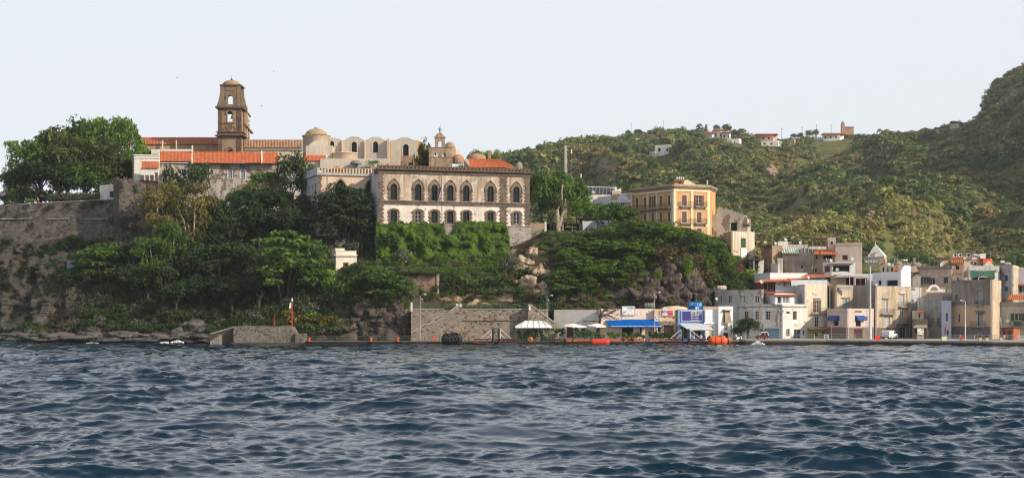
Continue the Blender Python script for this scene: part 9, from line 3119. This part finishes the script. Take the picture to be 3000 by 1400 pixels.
def hill_scrub():
	g=np.random.default_rng(61)
	n=120000
	px=g.uniform(1120,3240,n)
	Y=600+730*g.random(n)**.8
	z=hill_z(px,Y);x=(px-1500)*Y/F
	cl=fbm(x/70,Y/70,8.8,4)
	keep=g.random(n)<np.clip(.75+.6*cl,.4,1)
	k2=fbm(x/45,Y/45,2.8,3)
	idx=np.clip(np.floor(3+2.1*k2+g.normal(0,1.1,n)),0,5)
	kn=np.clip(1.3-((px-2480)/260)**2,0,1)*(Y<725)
	idx=np.where((g.random(n)<kn*.75) & (idx>1),np.where(g.random(n)<.75,6,5),idx)  # low knoll takes more of the brighter scrub
	st=np.abs(hill_z(px+6,Y)-hill_z(px-6,Y))/(12*Y/F)
	keep &=~((st>1.1) & (g.random(n)<.8))
	scl=np.exp(g.normal(.46,.42,n))*(.8+.4*(k2<-.2))
	met=[('hill','hill3'),('hill','hill3'),('hill','hill2'),('hill','hill1'),('hill','hill1'),('hill','hilldry'),('hill','hillbright')]
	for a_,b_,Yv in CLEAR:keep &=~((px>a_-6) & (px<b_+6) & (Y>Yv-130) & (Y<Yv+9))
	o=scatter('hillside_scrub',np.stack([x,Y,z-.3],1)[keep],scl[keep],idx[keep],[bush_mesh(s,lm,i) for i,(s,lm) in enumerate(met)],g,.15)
	props(o,'scrub and bushes covering the hills',None,None,'stuff')


hill_scrub()


def on_hill(px,Y):
	return Vector(((px-1500)*Y/F,Y,float(hill_z(px,Y))))


def htree(px,top,wpx,Y,style,lm,label,group=None):
	b=on_hill(px,Y);b.z-=.6
	pyb=HZ-(b.z-H)*F/Y
	if top==0 or pyb-top<wpx*.55:top=pyb-wpx*.85
	return tree(px,pyb,top,wpx,style,lm,None,label,group,b)


gr5=random.Random(12)
for i in range(20):
	px_=1355+285*(i+gr5.uniform(0,.9))/20
	htree(px_,0,gr5.uniform(30,44),940+gr5.uniform(-60,30),'broad',('hill2','hill3','hill1')[i%3],'rounded pine on the wooded knoll behind the palazzo','pines on the wooded knoll')
for p,top,w_,Y,st_,lm,lb in ((2049,362,26,1295,'flat','hill3','airy umbrella pine on the ridge, leftmost of the ridge trees'),(2069,364,12,1295,'cypress','hill3','pointed cypress beside the umbrella pine on the ridge'),(2100,364,26,1302,'broad','hill3','dark round tree behind the white villas on the ridge'),
								   (2128,362,40,1302,'broad','hill3','largest dark tree behind the white villas on the ridge'),(2150,378,22,1302,'broad','hill3','dark tree at the right end of the villas'),(2172,376,34,1300,'broad','hill3','reddish dark rounded tree right of the villas'),(2325,390,26,1300,'broad','hill3','dark ridge tree right of the pink villa'),
								   (2345,388,24,1300,'broad','hill3','dark ridge tree near the yellow ridge house'),(1840,380,22,1300,'broad','hill3','dark tree left on the ridge summit'),(1870,378,30,1300,'broad','hill3','wide dark tree on the ridge summit'),(1985,384,14,1300,'broad','hill2','lone round tree on the bare ridge'),
								   (2370,380,30,1295,'broad','hill3','dark tree left of the red roofed ridge house'),(2390,378,24,1295,'broad','hill3','dark tree just left of the red roofed ridge house'),(2985,735,44,590,'flat','fresh','bright spreading tree above the roofs at the right edge'),(2600,585,60,690,'broad','hill3','dark tree on the sunlit low hill')):
	htree(p,top,w_,Y,st_,lm,lb)
MG='scattered trees on the hillside'
for i in range(70):
	px_,Y=gr5.uniform(1560,3000),640+560*gr5.random()
	if any(a_-25<px_<b_+25 and Yv-140<Y<Yv+5 for a_,b_,Yv in CLEAR):continue
	htree(px_,0,gr5.uniform(5.0,9.0)*F/Y*1.0,Y,'broad',('hill2','hill3','hill3')[i%3],'rounded dark tree standing out of the scrub on the hillside',MG)
for i in range(16):
	px_,Y=2330+i*46,560+gr5.uniform(-10,40)
	htree(px_,0,gr5.uniform(50,80),Y,'broad',('hill2','hill3','mid')[i%3],'tree of the green belt just behind the town roofs','trees behind the town roofs')

RWH=plaster('ridge_white',(.78,.76,.72),.15,.1)
RPK=plaster('ridge_pink',(.66,.40,.34),.2,.1)
RBR=plaster('ridge_brown',(.40,.27,.2),.4,.2)


def villa(px0,px1,y0,y1,Y,m,label,roof=None,nwin=3,group='houses on the ridge',arches=False):
	zb=min(float(hill_z(px0,Y)),float(hill_z(px1,Y)))-1.5
	d=(px1-px0)
	ht=(y1-y0)*Y/F
	y0=HZ-(max(float(hill_z(px0,Y)),float(hill_z(px1,Y)))+ht*.9-H)*F/Y
	y1=y0+ht*F/Y
	ws=[(0,px0+d*(i+.5)/nwin,y0+(y1-y0)*.35,y0+(y1-y0)*.8,d/nwin*.35,'d') for i in range(nwin)]
	t,fs,zt=house(label,[(px0,Y),(px0+d*.82,Y-4),(px1,Y+2)],y0,m,ws,zb=zb,depth=8,group=group,cat='villa',name='hill_house')
	if roof:
		k=Y/F
		a,b=fs[0].P,fs[1].Q
		MB().hexa([(a.x-.5,Y-5,zt),(b.x+.5,Y-5,zt),(b.x+.5,Y+8,zt),(a.x-.5,Y+8,zt),(a.x+.6,Y-1,zt+1.2),(b.x-.6,Y-1,zt+1.2),(b.x-.6,Y+5,zt+1.2),(a.x+.6,Y+5,zt+1.2)]).build('tiled_roof',roof,t)
	return t


villa(1862,1940,405,420,1230,RWH,'long low white villa just under the left ridge summit',None,6)
villa(1919,1968,443,466,1080,RWH,'white box villa with a red edge low on the hillside',None,2);villa(1901,1925,455,468,1078,RWH,'small white wing left of the box villa on the hillside',None,2)
villa(1896,1919,380,394,1300,RBR,'pinkish ruined house on the ridge summit',None,2);villa(1778,1798,394,402,1290,RBR,'low brown house at the left end of the ridge',None,1)
villa(2062,2092,388,400,1285,RWH,'leftmost white villa of the cluster under the ridge pines',TERRA,3);villa(2090,2118,374,398,1292,RWH,'tallest white villa of the cluster under the ridge pines',TERRA_PALE,2);villa(2115,2141,384,402,1284,RWH,'white arched villa at the right of the ridge cluster',TERRA,2)
villa(2130,2172,402,420,1250,RWH,'modern white villa with long balconies below the cluster',None,3);villa(2122,2150,417,430,1240,CREAM,'low cream annex below the modern white villa',None,2);villa(2158,2190,423,430,1235,CREAM,'flat pale terrace house below the modern villa',None,2)
villa(2212,2276,396,412,1285,RPK,'long pink villa with terracotta edge on the ridge',TERRA,4);villa(2230,2290,403,416,1262,RWH,'white house with stepped wall before the pink villa',None,3)
villa(2305,2332,395,404,1290,YOC,'small yellow house on the ridge',None,2);villa(2384,2408,384,392,1290,RWH,'tiny white house among the dark ridge trees',None,2)
villa(2410,2472,376,390,1280,RWH,'white villa with a wide red roof on the right ridge',TERRA,4)
cc=thing('hill_chapel','tiny brown chapel with a bell turret on the right ridge','chapel',on_hill(2480,1285))
mb=pbox(2466,2475,362,392,1284,4);a=at(2470.5,362,1284);mb.lathe([(1.3,0),(1.2,.8),(.6,1.6),(.02,2.2)],10,(a.x,1286,a.z));mb.build('bell_turret',RBR,cc)
pbox(2475.2,2501,374,395,1285,7).build('nave',RBR,cc);pbox(2475,2502,371.5,373.9,1284.6,8).build('roof',TERRA_PALE,cc)
villa(2783,2815,357,366,1290,CREAM,'pale flat house on the crest left of the big dark mountain',None,3);villa(2560,2590,378,386,1292,RPK,'low pinkish house on the right ridge beyond the chapel',None,2);villa(2735,2752,366,372,1292,RPK,'tiny reddish roofed house on the crest',None,1)
villa(2402,2414,685,690,655,RWH,'tiny white hut in the scrub above the pink block',None,1)
barrel(2598,2618,721,729,640,STEEL,'steel tank lying in the dry field above the town')
fc=thing('rock_face','pale ochre rock face cut into the middle of the hillside','rock face',on_hill(2256,1010))
rock(2257,500,34,24,5.5,'pale ochre rock outcrop on the middle hillside',None,1010,plaster('ochre_rock',(.38,.29,.2),.6,.6),'rock','rock_outcrop')
rock(2552,630,22,16,8.5,'pale scar of bare rock on the sunlit low hill',None,672,MATS['ochre_rock'],'rock','rock_outcrop')
rock(2680,655,30,14,9.7,'pale bare rock at the right end of the sunlit low hill',None,668,MATS['ochre_rock'],'rock','rock_outcrop')
bpy.data.objects.remove(fc)
for p,lb in ((2350,'thin pole on the ridge right of the yellow house'),(2392,'thin pole left of the red roofed ridge villa'),(2435,'thin aerial behind the red roofed ridge villa'),(1849,'thin pole on the left ridge summit'),(1943,'thin pole right of the ridge ruin'),(2290,'thin pole right of the pink ridge villa')):
	b=on_hill(p,1296);mb=MB();mb.tube(b,b+Vector((0,0,12)),.16,n=4);mb.tube(b+Vector((-.7,0,11)),b+Vector((.7,0,11)),.08,n=4);mb.build('utility_pole',IRON,None,label=lb,cat='pole',group='poles along the ridge')

# ------------------------------------------------------------------ gaps behind the trees on the castle plateau
house('pale plastered wall of a low castle building behind the umbrella pine',[(812,425),(900,424)],500,WHITE_OLD,[(0,830,520,545,10,'d'),(0,868,520,545,10,'d')],ybase=640,depth=6,cat='building')

# ------------------------------------------------------------------ air
mb=MB()
mb.box(-1400,1400,-30,2300,-4,420)
m,nt,p=newmat('thin_sea_haze')
nt.nodes.remove(p)
v=nd(nt,'ShaderNodeVolumePrincipled')
v.inputs['Color'].default_value=(.86,.92,1,1)
v.inputs['Density'].default_value=.00008
v.inputs['Anisotropy'].default_value=.3
nt.links.new(v.outputs[0],nt.nodes['Material Output'].inputs['Volume'])
mb.build('haze',m,kind='stuff')

# ------------------------------------------------------------------ a label of its own for every member of a row of look-alikes
ONES='zeroth first second third fourth fifth sixth seventh eighth ninth tenth eleventh twelfth thirteenth fourteenth fifteenth sixteenth seventeenth eighteenth nineteenth'.split()
TENS={20:'twent',30:'thirt',40:'fort',50:'fift',60:'sixt',70:'sevent'}


def nth(i):
	if i<20:return ONES[i]
	t,r=i//10*10,i%10
	return TENS[t]+('ieth' if r==0 else 'y-'+ONES[r])


same={}
for o in SC.objects:
	if o.parent is None and o.get('label') and o.get('category'):same.setdefault(o['label'],[]).append(o)
for lb,os_ in same.items():
	if len(os_)<2:continue
	os_.sort(key=lambda o:o.location.x/o.location.y)
	for i,o in enumerate(os_):o['label']='%s, %s from the left'%(lb,nth(i+1))
